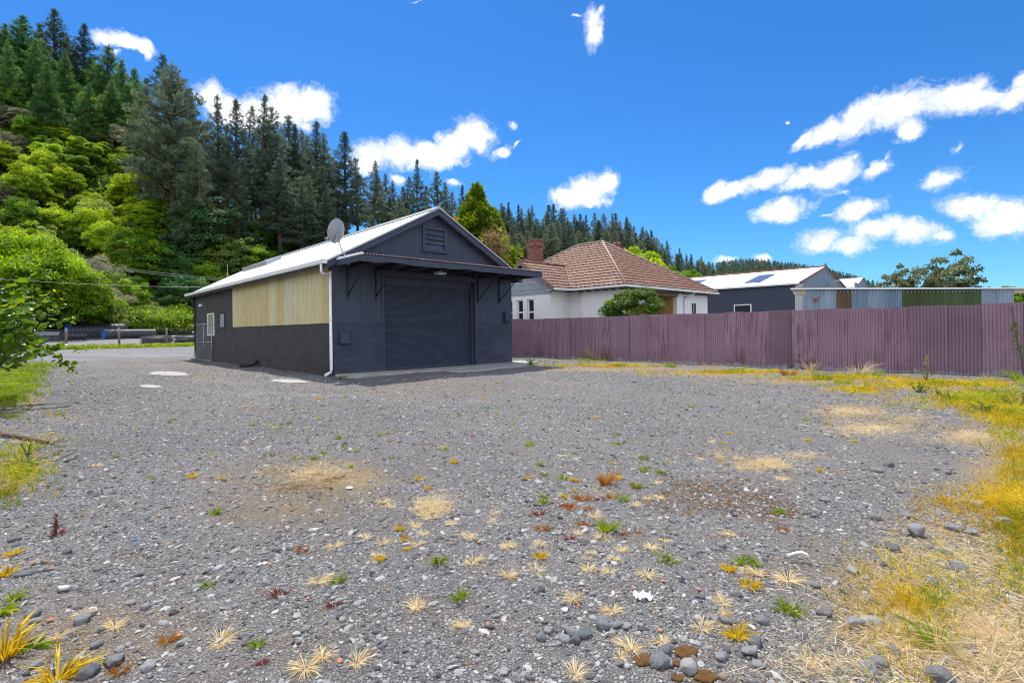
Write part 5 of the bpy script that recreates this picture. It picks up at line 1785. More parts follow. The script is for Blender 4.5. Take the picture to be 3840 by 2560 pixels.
# conifers on the upper left of the hill
for i, (px, py, b, pr, h, w, mt) in enumerate([(15, 88, 112, 0, 14, 1.1, None), (84, 58, 114, 0, 14, 1.45, None), (40, 150, 104, 1, 14, 1.2, None), (130, 150, 106, 0, 14, 1.2, None), (398, 173, 112, 1, 14, 1.25, None), (459, 230, 104, 0, 14, 1.2, None), (495, 252, 110, 1, 14, 1.1, None), (345, 215, 116, 0, 14, 1.2, None), (420, 300, 100, 1, 14, 1.2, None), (520, 330, 98, 0, 14, 1.15, None), (-60, 70, 112, 0, 14, 1.3, None), (250, 190, 106, 1, 14, 1.2, None), (180, 240, 100, 0, 14, 1.1, None), (330, 310, 98, 1, 14, 1.2, None)]):
    pine_at(px, py, b, FIRS[pr], h, 'bright green fir high on the hill above the bushes', 'firs high on the hill', mt, w, 'fir_tree', 'fir tree')
for px, py, b, w in ((209, 42, 120, 1.3), (306, 88, 118, 1.25), (265, 150, 124, 1.2), (150, 90, 126, 1.2), (555, 300, 108, 1.3), (700, 330, 100, 1.2)):
    pine_at(px, py, b, PINES[1], 20, 'thin dark pine standing above the firs on the hill crest', 'dark pines on the hill crest', 'pine2', w * 1.3)
# the long belt of pines running away behind the house
G2 = 'distant pines in the belt behind the house'
L2_ = 'slender dark pine in the long belt on the hillside behind the house'
belt = [(1872, 761), (1911, 757), (1945, 768), (1958, 781), (1986, 781), (2003, 771), (2050, 768), (2077, 766), (2098, 781), (2113, 781), (2152, 803), (2176, 802), (2200, 805), (2227, 798), (2258, 800), (2288, 800), (2312, 802), (2343, 814), (2360, 824), (2380, 846), (2407, 851), (2428, 863), (2445, 863), (2469, 893), (2492, 910), (2508, 901), (2550, 932), (2592, 953), (2628, 961), (2659, 979), (2690, 1000)]
BX = [p[0] for p in belt]; BY = [p[1] for p in belt]
for i, (px, py) in enumerate(belt):
    pine_at(px, py, trng.uniform(80, 90), PINES[(i * 3) % 5], 20, L2_, G2, wide=1.3)
for i in range(105):
    px = trng.uniform(1780, 2700); t = trng.uniform(0, 1)
    py = np.interp(px, BX, BY) + 14 + 120 * t * (2750 - px) / 900
    pine_at(px, py, trng.uniform(66, 78) if t > .5 else trng.uniform(76, 92), PINES[(i * 2) % 5], 20, L2_, G2, wide=1.5)
# lighter broadleaf trees at the foot of the belt, above the house roof
BR = [make_broad(31, 3.0, 6.6, 92, .27, 130, 'green', .3, clump_r=.22), make_broad(32, 3.2, 6.0, 88, .28, 130, 'yellow', .2, clump_r=.22), make_broad(33, 2.9, 7.0, 96, .24, 130, 'olive', .3, openness=.5, clump_r=.2),
      make_broad(34, 3.2, 5.6, 96, .2, 150, 'grey', .2, openness=.35, clump_r=.2), make_broad(35, 3.2, 7.4, 92, .28, 130, 'dark', .4, openness=.45, clump_r=.22), make_broad(36, 2.6, 6.4, 78, .28, 130, 'lime', .4, openness=.55, clump_r=.22),
      make_broad(37, 3.4, 4.8, 96, .18, 150, 'olive', .2, openness=.35, flat=.7, clump_r=.2)]
for px, py, b, k, mt in ((2355, 925, 64, 0, 'yellow'), (2385, 930, 65, 5, 'lime'), (2410, 950, 65, 0, 'green'), (2440, 975, 66, 1, 'olive'), (2505, 990, 66, 3, 'olive'), (2560, 1010, 66, 0, 'green')):
    loc, h = top_to(px, py, b, 6.5)
    plant(BR[k], 'broadleaf_tree', loc, h / 6.6, trng.uniform(0, 6), 'light green round tree peeping above the house roof ridge', 'tree', 'round trees above the house roof', mt)
# ---------------------------------------------------------------- bush on the hillside
G3 = {'yellow': 'yellow green trees on the hillside', 'green': 'green trees on the hillside', 'olive': 'olive trees on the hillside', 'grey': 'grey green shrubs on the hillside', 'dark': 'dark trees under the pines', 'lime': 'lime trees on the hillside', 'brown': 'brown trees on the hillside'}
LB = {'yellow': 'yellow green leafy tree in the bush covering the hillside', 'green': 'green leafy tree in the bush covering the hillside', 'olive': 'olive green leafy tree in the bush covering the hillside',
      'grey': 'grey green feathery shrub in the bush on the hillside', 'dark': 'dark leafy tree in the shade under the pines', 'lime': 'vivid lime tree in the bush on the hillside', 'brown': 'reddish brown tree in the bush at the far left'}
cnt = 0
b = 65.0
while b < 112:
    step = 2.45 + (b - 65) * .024
    a = -30.0
    while a < 62:
        aj, bj = a + trng.uniform(-1.1, 1.1), b + trng.uniform(-1.0, 1.0)
        p = P(aj, bj); px = CX + F * p.x / p.y
        a += step * 1.18
        if px < -140 or px > 1330: continue
        zg = float(hz(aj, bj))
        py = CY - F * (zg + 3 - H) / p.y
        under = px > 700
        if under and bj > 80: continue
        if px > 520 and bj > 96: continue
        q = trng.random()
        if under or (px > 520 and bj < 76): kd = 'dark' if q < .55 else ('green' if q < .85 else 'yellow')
        elif px < 330 and bj > 100: kd = 'grey' if q < .45 else ('olive' if q < .7 else ('lime' if q < .85 else 'yellow'))
        elif px < 110 and 92 < bj < 100 and q < .3: kd = 'brown'
        else: kd = 'yellow' if q < .34 else ('olive' if q < .58 else ('green' if q < .8 else ('grey' if q < .9 else 'lime')))
        pr = {'yellow': (1, 2, 0), 'green': (0, 2), 'olive': (2, 6), 'grey': (3,), 'dark': (4, 0), 'lime': (5, 0), 'brown': (3, 2)}[kd]
        s_ = trng.choice((trng.uniform(.36, .6), trng.uniform(.55, .85), trng.uniform(.6, .95)))
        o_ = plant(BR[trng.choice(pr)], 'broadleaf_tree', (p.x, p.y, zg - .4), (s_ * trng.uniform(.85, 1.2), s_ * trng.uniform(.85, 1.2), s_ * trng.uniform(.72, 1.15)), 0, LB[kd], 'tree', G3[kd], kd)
        o_.rotation_euler = (trng.gauss(.06, .1), trng.gauss(0, .1), trng.uniform(0, 6.28))
        cnt += 1
    b += step
print('bush trees', cnt)
# named ones in front of the hill
BT = make_broad(41, 4.3, 8.6, 74, .3, 300, 'lime', .6, openness=.28, clump_r=.26)
for px, py, b, w, lab in ((90, 880, 58.6, 1.0, 'big vivid lime green tree behind the vine at the left edge'), (255, 985, 59.2, .8, 'rounded lime green tree between the big lime tree and the pipes'), (-70, 960, 58, .9, 'lime green tree cut by the left edge of the photo'), (318, 1040, 60, .5, 'small lime green tree right of the rounded lime tree')):
    t = at_b(px, py, b); zg = float(tz(b)); h = t.z - zg
    plant(BT, 'broadleaf_tree', (t.x, t.y, zg - .2), (w * .95, w * .95, h / 9.0), trng.uniform(0, 6), lab, 'tree', None, 'lime')
for px, py, b, s_, kd, k, lab in ((372, 1058, 62.5, .9, 'grey', 3, 'tall grey green feathery shrub behind the black pipes'), (318, 1150, 61, .62, 'grey', 3, 'low grey green shrub left behind the big black pipe'), (440, 1165, 61.5, .5, 'grey', 3, 'small grey green shrub right behind the big black pipe'),
                              (420, 990, 66, 1.0, 'green', 6, 'flat topped bright green tree below the power lines'), (540, 920, 70, 1.1, 'green', 0, 'tall round green tree left of the pine trunk'), (770, 830, 72, 1.35, 'dark', 4, 'large dark green tree at the foot of the tallest pine'), (860, 920, 70, 1.1, 'olive', 2, 'olive tree above the far end of the shed roof')):
    t = at_b(px, py, b); zg = float(hz(ab(t.x, t.y)[0], b)); h = t.z - zg
    plant(BR[k], 'shrub' if 'shrub' in lab else 'broadleaf_tree', (t.x, t.y, zg - .2), (s_, s_, max(.3, h / 5.6)), trng.uniform(0, 6), lab, 'shrub' if 'shrub' in lab else 'tree', None, kd)
# brambles on the bank above the pipes
BRM = [make_broad(51, 2.0, 2.2, 26, .2, 260, 'olive', .05, openness=.25, flat=.7, clump_r=.4), make_broad(52, 2.2, 1.9, 26, .2, 260, 'yellow', .05, openness=.25, flat=.7, clump_r=.4)]
for i in range(26):
    px = 440 + (i % 13) * 24 + trng.uniform(-10, 10); b = 61.8 + (i // 13) * 2.2 + trng.uniform(-.4, .4)
    p = at_b(px, 1200, b); zg = float(hz(ab(p.x, p.y)[0], b))
    plant(BRM[i % 2], 'bramble_bush', (p.x, p.y, zg - .1), trng.uniform(.8, 1.25), trng.uniform(0, 6), 'pale green bramble mound on the bank behind the wire fence', 'bramble', 'bramble mounds on the bank', ('olive', 'yellow', 'green')[i % 3], crown='foliage')
# leaf litter and ferns hiding the soil of the hill
ur = np.random.default_rng(61)
n = 60000
ua = ur.uniform(-32, 120, n); ub = 62.3 + ur.uniform(0, 1, n) ** 1.3 * 40
uz = hz(ua, ub)
ux = ua * A[0] + ub * B[0]; uy = ua * A[1] + ub * B[1]
pos = np.stack([ux, uy, uz + ur.uniform(0, .7, n)], -1)
dr = unit(ur.normal(size=(n, 3)) + np.array([.2, -.5, .4]))
V, Fc = leaf_cards(pos, dr, unit(ur.normal(size=(n, 3)) * .6 + np.array([0, -.4, 1])), ur.uniform(.35, .8, n), ur.uniform(.25, .5, n))
tag(link('undergrowth', mesh_np('undergrowth', V, Fc, ur.uniform(0, .7, n)), None, [LM['green']]), 'green ferny undergrowth covering the hill between the trees', 'undergrowth', kind='stuff')
# distant wood
dr_ = np.random.default_rng(71)
Vs, Fs, Ts = [], [], []
off = 0
for i in range(1500):
    u_ = dr_.uniform(2560, 3120); t_ = dr_.uniform(.15, 1.04)
    g_ = far_ground(u_, np.array([t_]))[0]
    hgt = dr_.uniform(8, 12.5); rr_ = hgt * .2
    nl = 30
    zz = dr_.uniform(.06, 1, nl)
    az_ = dr_.uniform(0, 6.283, nl)
    r_ = rr_ * (1 - zz) ** .8
    p0 = np.stack([r_ * .3 * np.cos(az_), r_ * .3 * np.sin(az_), zz * hgt], -1) + g_
    dv = np.stack([np.cos(az_), np.sin(az_), np.full(nl, .25) + zz], -1)
    V, Fc = leaf_cards(p0, dv, rand_dirs(dr_, nl), r_ * 1.1 + .7, np.full(nl, 1.1))
    Vs.append(V); Fs.append(Fc + off); off += len(V); Ts.append(np.clip(dr_.normal(.4, .2) + dr_.normal(0, .1, nl), 0, 1))
tag(link('distant_wood', mesh_np('distant_wood', np.concatenate(Vs), np.concatenate(Fs), np.concatenate(Ts)), None, [LM['pine2']]), 'far off pine wood covering the distant hill', 'wood', kind='stuff')
# ---------------------------------------------------------------- garden trees
def make_cypress(seed, Hc, R, mat, nbr=150, leaf=.34):
    """upswept branches, each hung with drooping feathery sprays"""
    rng = np.random.default_rng(seed)
    C, D, T = [], [], []
    for k in range(nbr):
        z = ((k + .5) / nbr) ** .8 * .97
        az_ = k * 2.39996 + rng.normal(0, .3)
        L = R * (1 - z) ** 1.0 * rng.uniform(.6, 1.12) + .1
        e = rng.uniform(.25, .7) + .4 * z
        dr = np.array([math.cos(az_) * math.cos(e), math.sin(az_) * math.cos(e), math.sin(e)])
        base = np.array([0, 0, z * Hc * .93 - .1])
        tone = np.clip(rng.normal(.45, .2), 0, 1)
        ns = int(10 + 26 * L)
        s = rng.uniform(.25, 1, ns) ** .6
        p = base + dr * (L * s)[:, None] + rng.normal(0, 1, (ns, 3)) * (.06 + .10 * L)
        k2 = 9
        pp = np.repeat(p, k2, 0) + rng.normal(0, .07, (ns * k2, 3))
        dd_ = unit(np.repeat(dr[None], ns * k2, 0) * .7 + rng.normal(0, .45, (ns * k2, 3)) + np.array([0, 0, -.35]))
        C.append(pp); D.append(dd_); T.append(np.clip(np.repeat(tone + .45 * (s - .75), k2) + rng.normal(0, .1, ns * k2), 0, 1))
    C = np.concatenate(C); D = np.concatenate(D); T = np.concatenate(T)
    L_ = leaf * rng.uniform(.5, 1.2, len(C))
    V, Fc = leaf_cards(C, D, rand_dirs(rng, len(C)), L_, L_ * .3)
    segs = [([(0, 0, -.5), (0, 0, Hc * .9)], [.25, .03])]
    return mesh_np('cypress_crown', V, Fc, T), trunk_mesh('cypress_trunk', segs), mat


cy = at(1775, 640, 43); zc = 0.3
plant(make_cypress(81, cy.z - zc, 5.4, 'cypress', 260), 'cypress_tree', (cy.x, cy.y, zc), 1, .4, 'bright green pointed cypress behind the shed gable', 'cypress', crown='crown')
cy = at(1848, 738, 43.5)
cyp2 = plant(make_cypress(82, cy.z - zc, 4.6, 'cypress', 190), 'cypress_tree', (cy.x, cy.y, zc), 1, 1.4, 'shorter green cypress leaning on the right of the pointed one', 'cypress')
rb = np.random.default_rng(83)
c = at(1862, 925, 40.3)
pos = np.array(c)[None] + rb.normal(0, 1, (1500, 3)) * np.array([.5, .3, .75])
L_ = rb.uniform(.15, .4, 1500)
V, Fc = leaf_cards(pos, rand_dirs(rb, 1500), rand_dirs(rb, 1500), L_, L_ * .25)
V = V - np.array([cy.x, cy.y, zc])
ca_, sa_ = math.cos(-1.4), math.sin(-1.4)
V = np.stack([V[:, 0] * ca_ - V[:, 1] * sa_, V[:, 0] * sa_ + V[:, 1] * ca_, V[:, 2]], -1)
dead = link('dead_foliage', mesh_np('dead_foliage', V, Fc, rb.uniform(0, 1, 1500)), cyp2, [LM['brown']])
dead['label'] = 'dead brown patch of foliage'
cy = at(1679, 768, 39); plant(make_cypress(84, cy.z - zc, 1.1, 'gold', 90, .25), 'cypress_tree', (cy.x, cy.y, zc), 1, 0, 'slim golden cypress tip beside the shed ridge', 'cypress')
# glossy bush against the house
bs_ = at(2370, 1190, 23.6)
bushp = make_broad(91, 1.42, 2.6, 62, .12, 300, 'shiny', 1.0, openness=.3, clump_r=.26, asp=.5)
plant(bushp, 'bush', (bs_.x, bs_.y, 0), (1.02, .9, (at(2370, 1088, 23.6).z) / 3.55), .4, 'glossy green bush with reddish tips rising over the fence in front of the house', 'bush', crown='foliage')
# spreading tree at the right
tp_ = at(3535, 945, 40)
tr_ = make_broad(93, 3.4, 6.0, 70, .25, 120, 'coast', 1.6, openness=.75, clump_r=.155, flat=.8)
plant(tr_, 'coastal_tree', (tp_.x + .4, tp_.y, -.1), (.88, .88, tp_.z / 7.4), 1.0, 'spreading grey green tree with open branches behind the lean-to', 'tree', bark=M_barkg)
t2 = at(3400, 988, 40.5)
plant(tr_, 'coastal_tree', (t2.x, t2.y, -.1), (.58, .58, t2.z / 7.4), 3.0, 'smaller grey green tree left of the spreading tree', 'tree', bark=M_barkg)
t3 = at(3665, 1052, 40)
plant(tr_, 'coastal_tree', (t3.x, t3.y, -.1), (.42, .42, t3.z / 7.5), 5.0, 'lowest grey green tree at the right of the spreading tree', 'tree', bark=M_barkg)
t4 = at(3828, 1058, 24)
plant(BR[0], 'broadleaf_tree', (t4.x + .9, t4.y, 0), (.62, .62, t4.z / 6.6), 2.0, 'leafy green tree at the right edge behind the lean-to end', 'tree', None, 'green')
t5 = at(3138, 1034, 95)
plant(BR[4], 'broadleaf_tree', (t5.x, t5.y, 0), (.8, .8, t5.z / 7.7), 2.0, 'small dark tree between the two warehouse roofs', 'tree', None, 'dark')
# ================================================================ storage yard across the road
M_pipe = varied('black_plastic_pipe', (.016, .019, .026), .42, .25, 3, 0, .55)
M_blue, _nt, _bs = new_mat('blue_pipe_lining', (.01, .16, .62), .45, 0, .4)
M_pgrey = varied('grey_pipe', (.3, .31, .33), .4, .15, 3)


def ribbed_pipe(label, px0, pybot, px1, b, dia, mat, pitch=.16, blue=True):
    q0 = at_b(px0, pybot, b); zg = float(tz(b)); r = dia / 2
    ax = Vector((.52, .854, 0)).normalized(); sd_ = Vector((-ax.y, ax.x, 0))
    u1 = ray(px1, pybot)[0]; ln = (u1 * q0.y - q0.x) / (ax.x - u1 * ax.y)
    o = Vector((q0.x, q0.y, zg + r))
    t = thing('ribbed_pipe', label, 'pipe', o)
    n_ = 36; st = int(ln / pitch * 6)
    mb = MB(); mb.smooth = True
    def fn(i, j):
        th = 2 * math.pi * j / n_
        rr = r - .035 * dia * (0.5 - .5 * math.cos(2 * math.pi * i / 6)) ** 2
        return o + ax * (ln * i / st) + sd_ * (math.cos(th) * rr) + Vector((0, 0, math.sin(th) * rr))
    mb.grid(fn, st, n_)
    mb.build('outer_wall', mat, t)
    mb = MB(); mb.smooth = True
    def fn(i, j):
        th = 2 * math.pi * j / n_
        return o + ax * (.004 + (ln - .008) * i) + sd_ * (math.cos(th) * r * .9) + Vector((0, 0, math.sin(th) * r * .9))
    mb.grid(fn, 1, n_)
    def ring(i, j):
        th = 2 * math.pi * j / n_; rr = r * (.9, .998)[i]
        return o + ax * .001 + sd_ * (math.cos(th) * rr) + Vector((0, 0, math.sin(th) * rr))
    mb.grid(ring, 1, n_)
    mb.poly([o + ax * .05 + sd_ * (math.cos(2 * math.pi * k / 24) * r * .9) + Vector((0, 0, math.sin(2 * math.pi * k / 24) * r * .9)) for k in range(24)])
    mb.build('lining', M_blue if blue else mat, t)
    return t


ribbed_pipe('largest black ribbed pipe lying at the back of the storage yard', 252, 1268, 468, 58.0, 1.36, M_pipe, .2)
ribbed_pipe('black ribbed pipe with a blue end in front of the largest pipe', 388, 1270, 580, 56.4, .86, M_pipe, .13)
ribbed_pipe('short shiny black pipe left in front of the largest pipe', 226, 1270, 320, 56.2, .62, M_pipe, .17, False)
ribbed_pipe('black pipe end showing just left of the shed corner', 716, 1262, 760, 58.2, .55, M_pipe, .13, False)
for px0, px1, py, b, r, lab in ((580, 745, 1263, 57.4, .09, 'long thin grey pipe lying right of the ribbed pipes'), (668, 750, 1264, 56.9, .08, 'thin white pipe lying nearest the shed corner'), (600, 740, 1259, 58, .07, 'second thin grey pipe behind the long one')):
    q0, q1 = at_b(px0, py, b), at_b(px1, py, b); s0, s1 = ab(q0.x, q0.y)[0], ab(q1.x, q1.y)[0]; zg = float(tz(b))
    mb = MB(); mb.tube([P(s0, b, zg + r), P(s1, b, zg + r)], r, 10)
    tag(mb.build('long_pipe', M_white if 'white' in lab else M_pgrey), lab, 'pipe')
q0, q1 = at_b(120, 1272, 56), at_b(266, 1272, 56); s0, s1 = ab(q0.x, q0.y)[0], ab(q1.x, q1.y)[0]; zg = float(tz(56))
mb = MB()
for k in range(4): mb.box(fr_ab, s0 + .05 * k, s1 - .06 * k, 55.2, 56.0, zg + .002 + .1 * k, zg + .085 + .1 * k)
for k in range(4):
    for t in (.1, .5, .9): mb.box(fr_ab, s0 + (s1 - s0) * t - .05, s0 + (s1 - s0) * t + .05, 55.3, 55.9, zg + .085 + .1 * k, zg + .102 + .1 * k)
tag(mb.build('slab_stack', M_black), 'flat stack of dark slabs left of the ribbed pipes', 'stack')
q0, q1 = at_b(130, 1256, 57), at_b(226, 1256, 57); s0, s1 = ab(q0.x, q0.y)[0], ab(q1.x, q1.y)[0]; zg = float(tz(57))
mb = MB(); mb.box(fr_ab, s0, s1, 57, 57.8, zg, zg + .62); mb.box(fr_ab, s0 - .03, s1 + .03, 56.97, 57.83, zg + .622, zg + .68)
tag(mb.build('crate', M_pgrey, None, bevel=.01), 'pale grey crate left of the short shiny pipe', 'crate')
wr_ = np.random.default_rng(5)
for px0, px1, lab in ((532, 648, 'dark roll of wire netting behind the wire fence, farther from the shed'), (660, 770, 'dark roll of wire netting behind the wire fence, next to the shed')):
    b = 50.0
    q0, q1 = at_b(px0, 1290, b), at_b(px1, 1290, b); s0, s1 = ab(q0.x, q0.y)[0], ab(q1.x, q1.y)[0]; zg = float(tz(b))
    mb = MB()
    for k in range(70):
        th = wr_.uniform(0, 6.283); rr = .27 * math.sqrt(wr_.uniform(.1, 1))
        p0 = P(s0 + wr_.uniform(-.15, .25), b + rr * 1.3 * math.cos(th), zg + .28 + rr * math.sin(th)); p1 = P(s1 + wr_.uniform(-.3, .1), b + rr * 1.3 * math.cos(th + .4), zg + .28 + rr * math.sin(th + .4))
        mb.tube([p0, (p0 + p1) / 2 + Vector((0, 0, wr_.uniform(-.04, .04))), p1], .022, 4)
    tag(mb.build('netting_roll', varied('dark_wire', (.06, .065, .075), .5, .3, 6)), lab, 'netting roll')
# wire fence
M_wire = varied('cable', (.2, .22, .22), .5, .1)
bF = 48.1; zF = float(tz(bF))
wf = thing('wire_fence', 'post and wire netting fence along the grass verge across the road', 'wire fence', P(0, bF, zF))
pa = []
for px in (60, 248, 453, 625, 800):
    q = at_b(px, 1298, bF); pa.append(ab(q.x, q.y)[0])
d_ = (pa[3] - pa[1]) / 2
for k in range(-4, 22):
    a = pa[1] + d_ * k
    mb = MB(); mb.tube([P(a, bF, zF - .3), P(a + .01, bF, zF + 1.33)], [.085, .07], 8); mb.build('post', M_wood, wf)
mb = MB()
al, ar = pa[1] - 4 * d_, pa[1] + 21 * d_
for k in range(8):
    zz = zF + .12 + k * .155; mb.tube([P(al, bF - .08, zz), P((al + ar) / 2, bF - .08, zz), P(ar, bF - .08, zz)], .0034, 4, False)
a = al
while a < 22:
    mb.tube([P(a, bF - .08, zF + .12), P(a, bF - .08, zF + 1.2)], .002, 3, False); a += .3
mb.build('wire_netting', M_wire, wf)
# power lines
for (pxa, pya), (pxb, pyb), b, lab in (((-60, 936), (900, 1050), 61, 'upper of the two power cables crossing in front of the hill, left of the shed'), ((-60, 944), (900, 1057), 60.6, 'lower of the paired power cables crossing in front of the hill'),
                                     ((-80, 1040), (900, 1075), 46.5, 'single lower telephone cable crossing in front of the bushes')):
    p0, p1 = at_b(pxa, pya, b), at_b(pxb, pyb, b)
    pts = [p0.lerp(p1, k / 20) - Vector((0, 0, .9 * 4 * (k / 20) * (1 - k / 20) * .25)) for k in range(21)]
    mb = MB(); mb.tube(pts, .013, 5); tag(mb.build('power_cable', M_wire), lab, 'cable')
# ================================================================ left edge: gate, palings, vine, stick
gt = gnd(158, 1361); g0_ = gnd(20, 1378)
gate = thing('farm_gate', 'small mesh farm gate standing open at the left edge', 'gate', gt)
hv = Vector((0, 0, 1.05))
mb = MB(); mb.tube([gt + Vector((0, 0, .06)), gt + hv, g0_ + hv, g0_ + Vector((0, 0, .06)), gt + Vector((0, 0, .06))], .022, 8); mb.tube([gt + hv * .56, g0_ + hv * .56], .014, 6); mb.build('frame', M_steel, gate)
mb = MB()
for k in range(1, 24):
    p = gt.lerp(g0_, k / 24); mb.tube([p + Vector((0, 0, .06)), p + hv], .005, 4, False)
for k in range(1, 8): mb.tube([gt + hv * k / 8, g0_ + hv * k / 8], .004, 4, False)
mb.build('mesh', M_steel, gate)
pf = thing('paling_fence', 'weathered timber paling fence behind the vine at the left edge', 'paling fence', gnd(0, 1390))
o_ = gnd(0, 1390); dv = (gnd(40, 1375) - o_).normalized()
for k in range(-12, 3):
    p = o_ + dv * (k * .17)
    mb = MB(); mb.box(lambda x_, y_, z_: p + dv * x_ + Vector((-dv.y, dv.x, 0)) * y_ + up * z_, -.07, .07, -.012, .012, -.05, 1.25 + .03 * (k % 3)); mb.build('paling', M_wood, pf)
for k in (-10, 2):
    p = o_ + dv * (k * .17) + Vector((-dv.y, dv.x, 0)) * .09
    mb = MB(); mb.box(lambda x_, y_, z_: p + dv * x_ + Vector((-dv.y, dv.x, 0)) * y_ + up * z_, -.06, .06, -.06, .06, -.2, 1.35); mb.build('post', M_wood, pf)
# vine with round leaves
vr = np.random.default_rng(99)


def round_leaves(c, nrm_, d, L):
    n_ = len(c); d = unit(d); s = unit(np.cross(d, nrm_)); u_ = unit(np.cross(s, d))
    ring = [(0, -.02), (.33, .08), (.47, .35), (.40, .66), (.16, .93), (0, 1.02), (-.16, .93), (-.40, .66), (-.47, .35), (-.33, .08)]
    vs = [c + d * (L * .5)[:, None] - u_ * (L * .10)[:, None]]
    for sx_, dy_ in ring:
        vs.append(c + d * (L * dy_)[:, None] + s * (L * sx_)[:, None] + u_ * (L * (abs(sx_) * .28 + .06 * math.sin(dy_ * 9 + sx_ * 5)))[:, None])
    k = len(ring) + 1
    V = np.stack(vs, 1).reshape(-1, 3)
    b_ = np.arange(n_)[:, None] * k
    Fc = np.concatenate([b_ + np.array([0, 1 + i, 1 + (i + 1) % len(ring)]) for i in range(len(ring))], 0)
    return V, Fc


canes = [[(-120, 1180), (0, 1098), (64, 1062), (133, 1037), (166, 996), (180, 940)], [(-120, 1150), (0, 1126), (102, 1128), (153, 1123), (204, 1093)], [(-100, 1160), (0, 1141), (110, 1141), (176, 1132), (237, 1131)],
         [(20, 1180), (90, 1169), (158, 1175), (209, 1175), (227, 1154)], [(-60, 1230), (25, 1218), (153, 1217), (230, 1211), (283, 1195)], [(-60, 1225), (0, 1247), (64, 1260), (150, 1262)],
         [(20, 1260), (115, 1274), (191, 1294), (230, 1307), (319, 1312)], [(60, 1270), (153, 1307), (217, 1338), (264, 1384), (275, 1395)], [(-80, 1330), (0, 1315), (90, 1300), (160, 1290)], [(-100, 1080), (-20, 1060), (60, 1095), (120, 1090)], [(-90, 1350), (-20, 1370), (60, 1380)]]
vine = thing('kiwifruit_vine', 'sprawling vine with big round leaves and reaching canes at the left edge', 'vine', (-11.0, 10.2, 0))
vo = ORG[vine]
mb = MB(); cs, ds, Ls = [], [], []
for i, cn_ in enumerate(canes):
    Yc = 9.4 + 1.5 * ((i * .618) % 1)
    pts = [at(px, py, Yc + .12 * k) for k, (px, py) in enumerate(cn_)]
    fine = []
    for k in range(len(pts) - 1):
        for t in (0, .25, .5, .75): fine.append(pts[k].lerp(pts[k + 1], t) + Vector((0, 0, .03 * math.sin(k * 2 + t * 5))))
    fine.append(pts[-1])
    mb.tube(fine, [.012 - .009 * k / len(fine) for k in range(len(fine))], 5)
    tot = len(fine)
    for k in range(3, tot):
        for rep in range(2):
            p = np.array(fine[k]) + vr.normal(0, .03, 3)
            cs.append(p); ds.append(np.array([vr.normal(0, .8), vr.normal(-.3, .6), vr.normal(-.1, .4)])); Ls.append((.15 - .10 * (k / tot) ** 2) * vr.uniform(.6, 1.1))
mb.tube([Vector((-11.2, 10.4, -.2)), Vector((-11.1, 10.3, .7)), Vector((-10.6, 10.3, 1.5)), Vector((-9.9, 10.2, 1.7))], [.06, .05, .04, .03], 8)
mb.tube([Vector((-11.2, 10.6, -.2)), Vector((-10.9, 10.6, 1.0)), Vector((-10.3, 10.2, 1.25))], [.05, .04, .03], 8)
mb.build('cane', M_bark, vine)
for i in range(760):
    px = -190 + 300 * vr.uniform() ** .8; py = 1240 + vr.normal(0, 62)
    if px > 60: py = 1240 + vr.normal(0, 55)
    p = at(px, py, vr.uniform(9.2, 11.6)); cs.append(np.array(p)); ds.append(np.array([vr.normal(.2, .8), vr.normal(-.3, .7), vr.normal(-.25, .4)])); Ls.append(vr.uniform(.08, .16))
cs = np.array(cs) - np.array(vo); ds = np.array(ds); Ls = np.array(Ls) * 1.3
nr_ = unit(vr.normal(0, .5, (len(cs), 3)) + np.array([0, -.15, 1]))
V, Fc = round_leaves(cs, nr_, ds, Ls)
tint = np.clip(np.where(Ls < .075, .85, .4) + vr.normal(0, .18, len(Ls)), 0, 1)
link('leaves', mesh_np('vine_leaves', V, Fc, np.tile(tint, 10), True), vine, [LM['vine']])
M_stick = varied('dead_branch', (.1, .06, .045), .9, .3, 8)
mb = MB(); p0, p1 = gnd(-60, 1634), gnd(178, 1668); mb.tube([p0 + up * .05, p0.lerp(p1, .4) + up * .06, p0.lerp(p1, .75) + up * .05, p1 + up * .03], [.03, .027, .024, .022], 8)
tag(mb.build('dead_branch', M_stick), 'thick brown dead branch lying across the weeds at the left edge', 'branch')
for (pxa, pya), (pxb, pyb), lab in (((190, 1672), (243, 1640), 'thin pale twig beside the end of the dead branch'), ((245, 1718), (292, 1698), 'short pale twig on the gravel in front of the dead branch'), ((240, 1736), (300, 1742), 'thin reddish twig nearest the camera at the left')):
    mb = MB(); p0, p1 = gnd(pxa, pya), gnd(pxb, pyb); m_ = p0.lerp(p1, .5) + Vector((.02, .05, .05)); mb.tube([p0 + up * .02, m_, p1 + up * .03], [.008, .007, .004], 6)
    tag(mb.build('twig', M_stick if 'red' in lab else M_wood), lab, 'twig')
# ================================================================ grasses
GM = {
    'straw': leaf_mat('dead_straw', (.4, .3, .16), (.68, .55, .34), (.84, .75, .56), .35, .7, .2, .25),
    'pale': leaf_mat('pale_straw', (.5, .39, .2), (.82, .69, .42), (.92, .83, .62), .4, .7, .2, .15),
    'gold': leaf_mat('yellow_grass', (.36, .23, .012), (.66, .47, .025), (.8, .65, .06), .45, .6, .25, .1),
    'grass': leaf_mat('green_grass', (.09, .16, .008), (.24, .33, .018), (.5, .5, .05), .45, .55, .3, .25),
    'orange': leaf_mat('rusty_grass', (.22, .075, .015), (.42, .18, .04), (.46, .32, .05), .4, .65, .2, .25),
    'red': leaf_mat('red_weed', (.12, .03, .03), (.26, .07, .055), (.36, .16, .08), .35, .6, .3, .25),
}


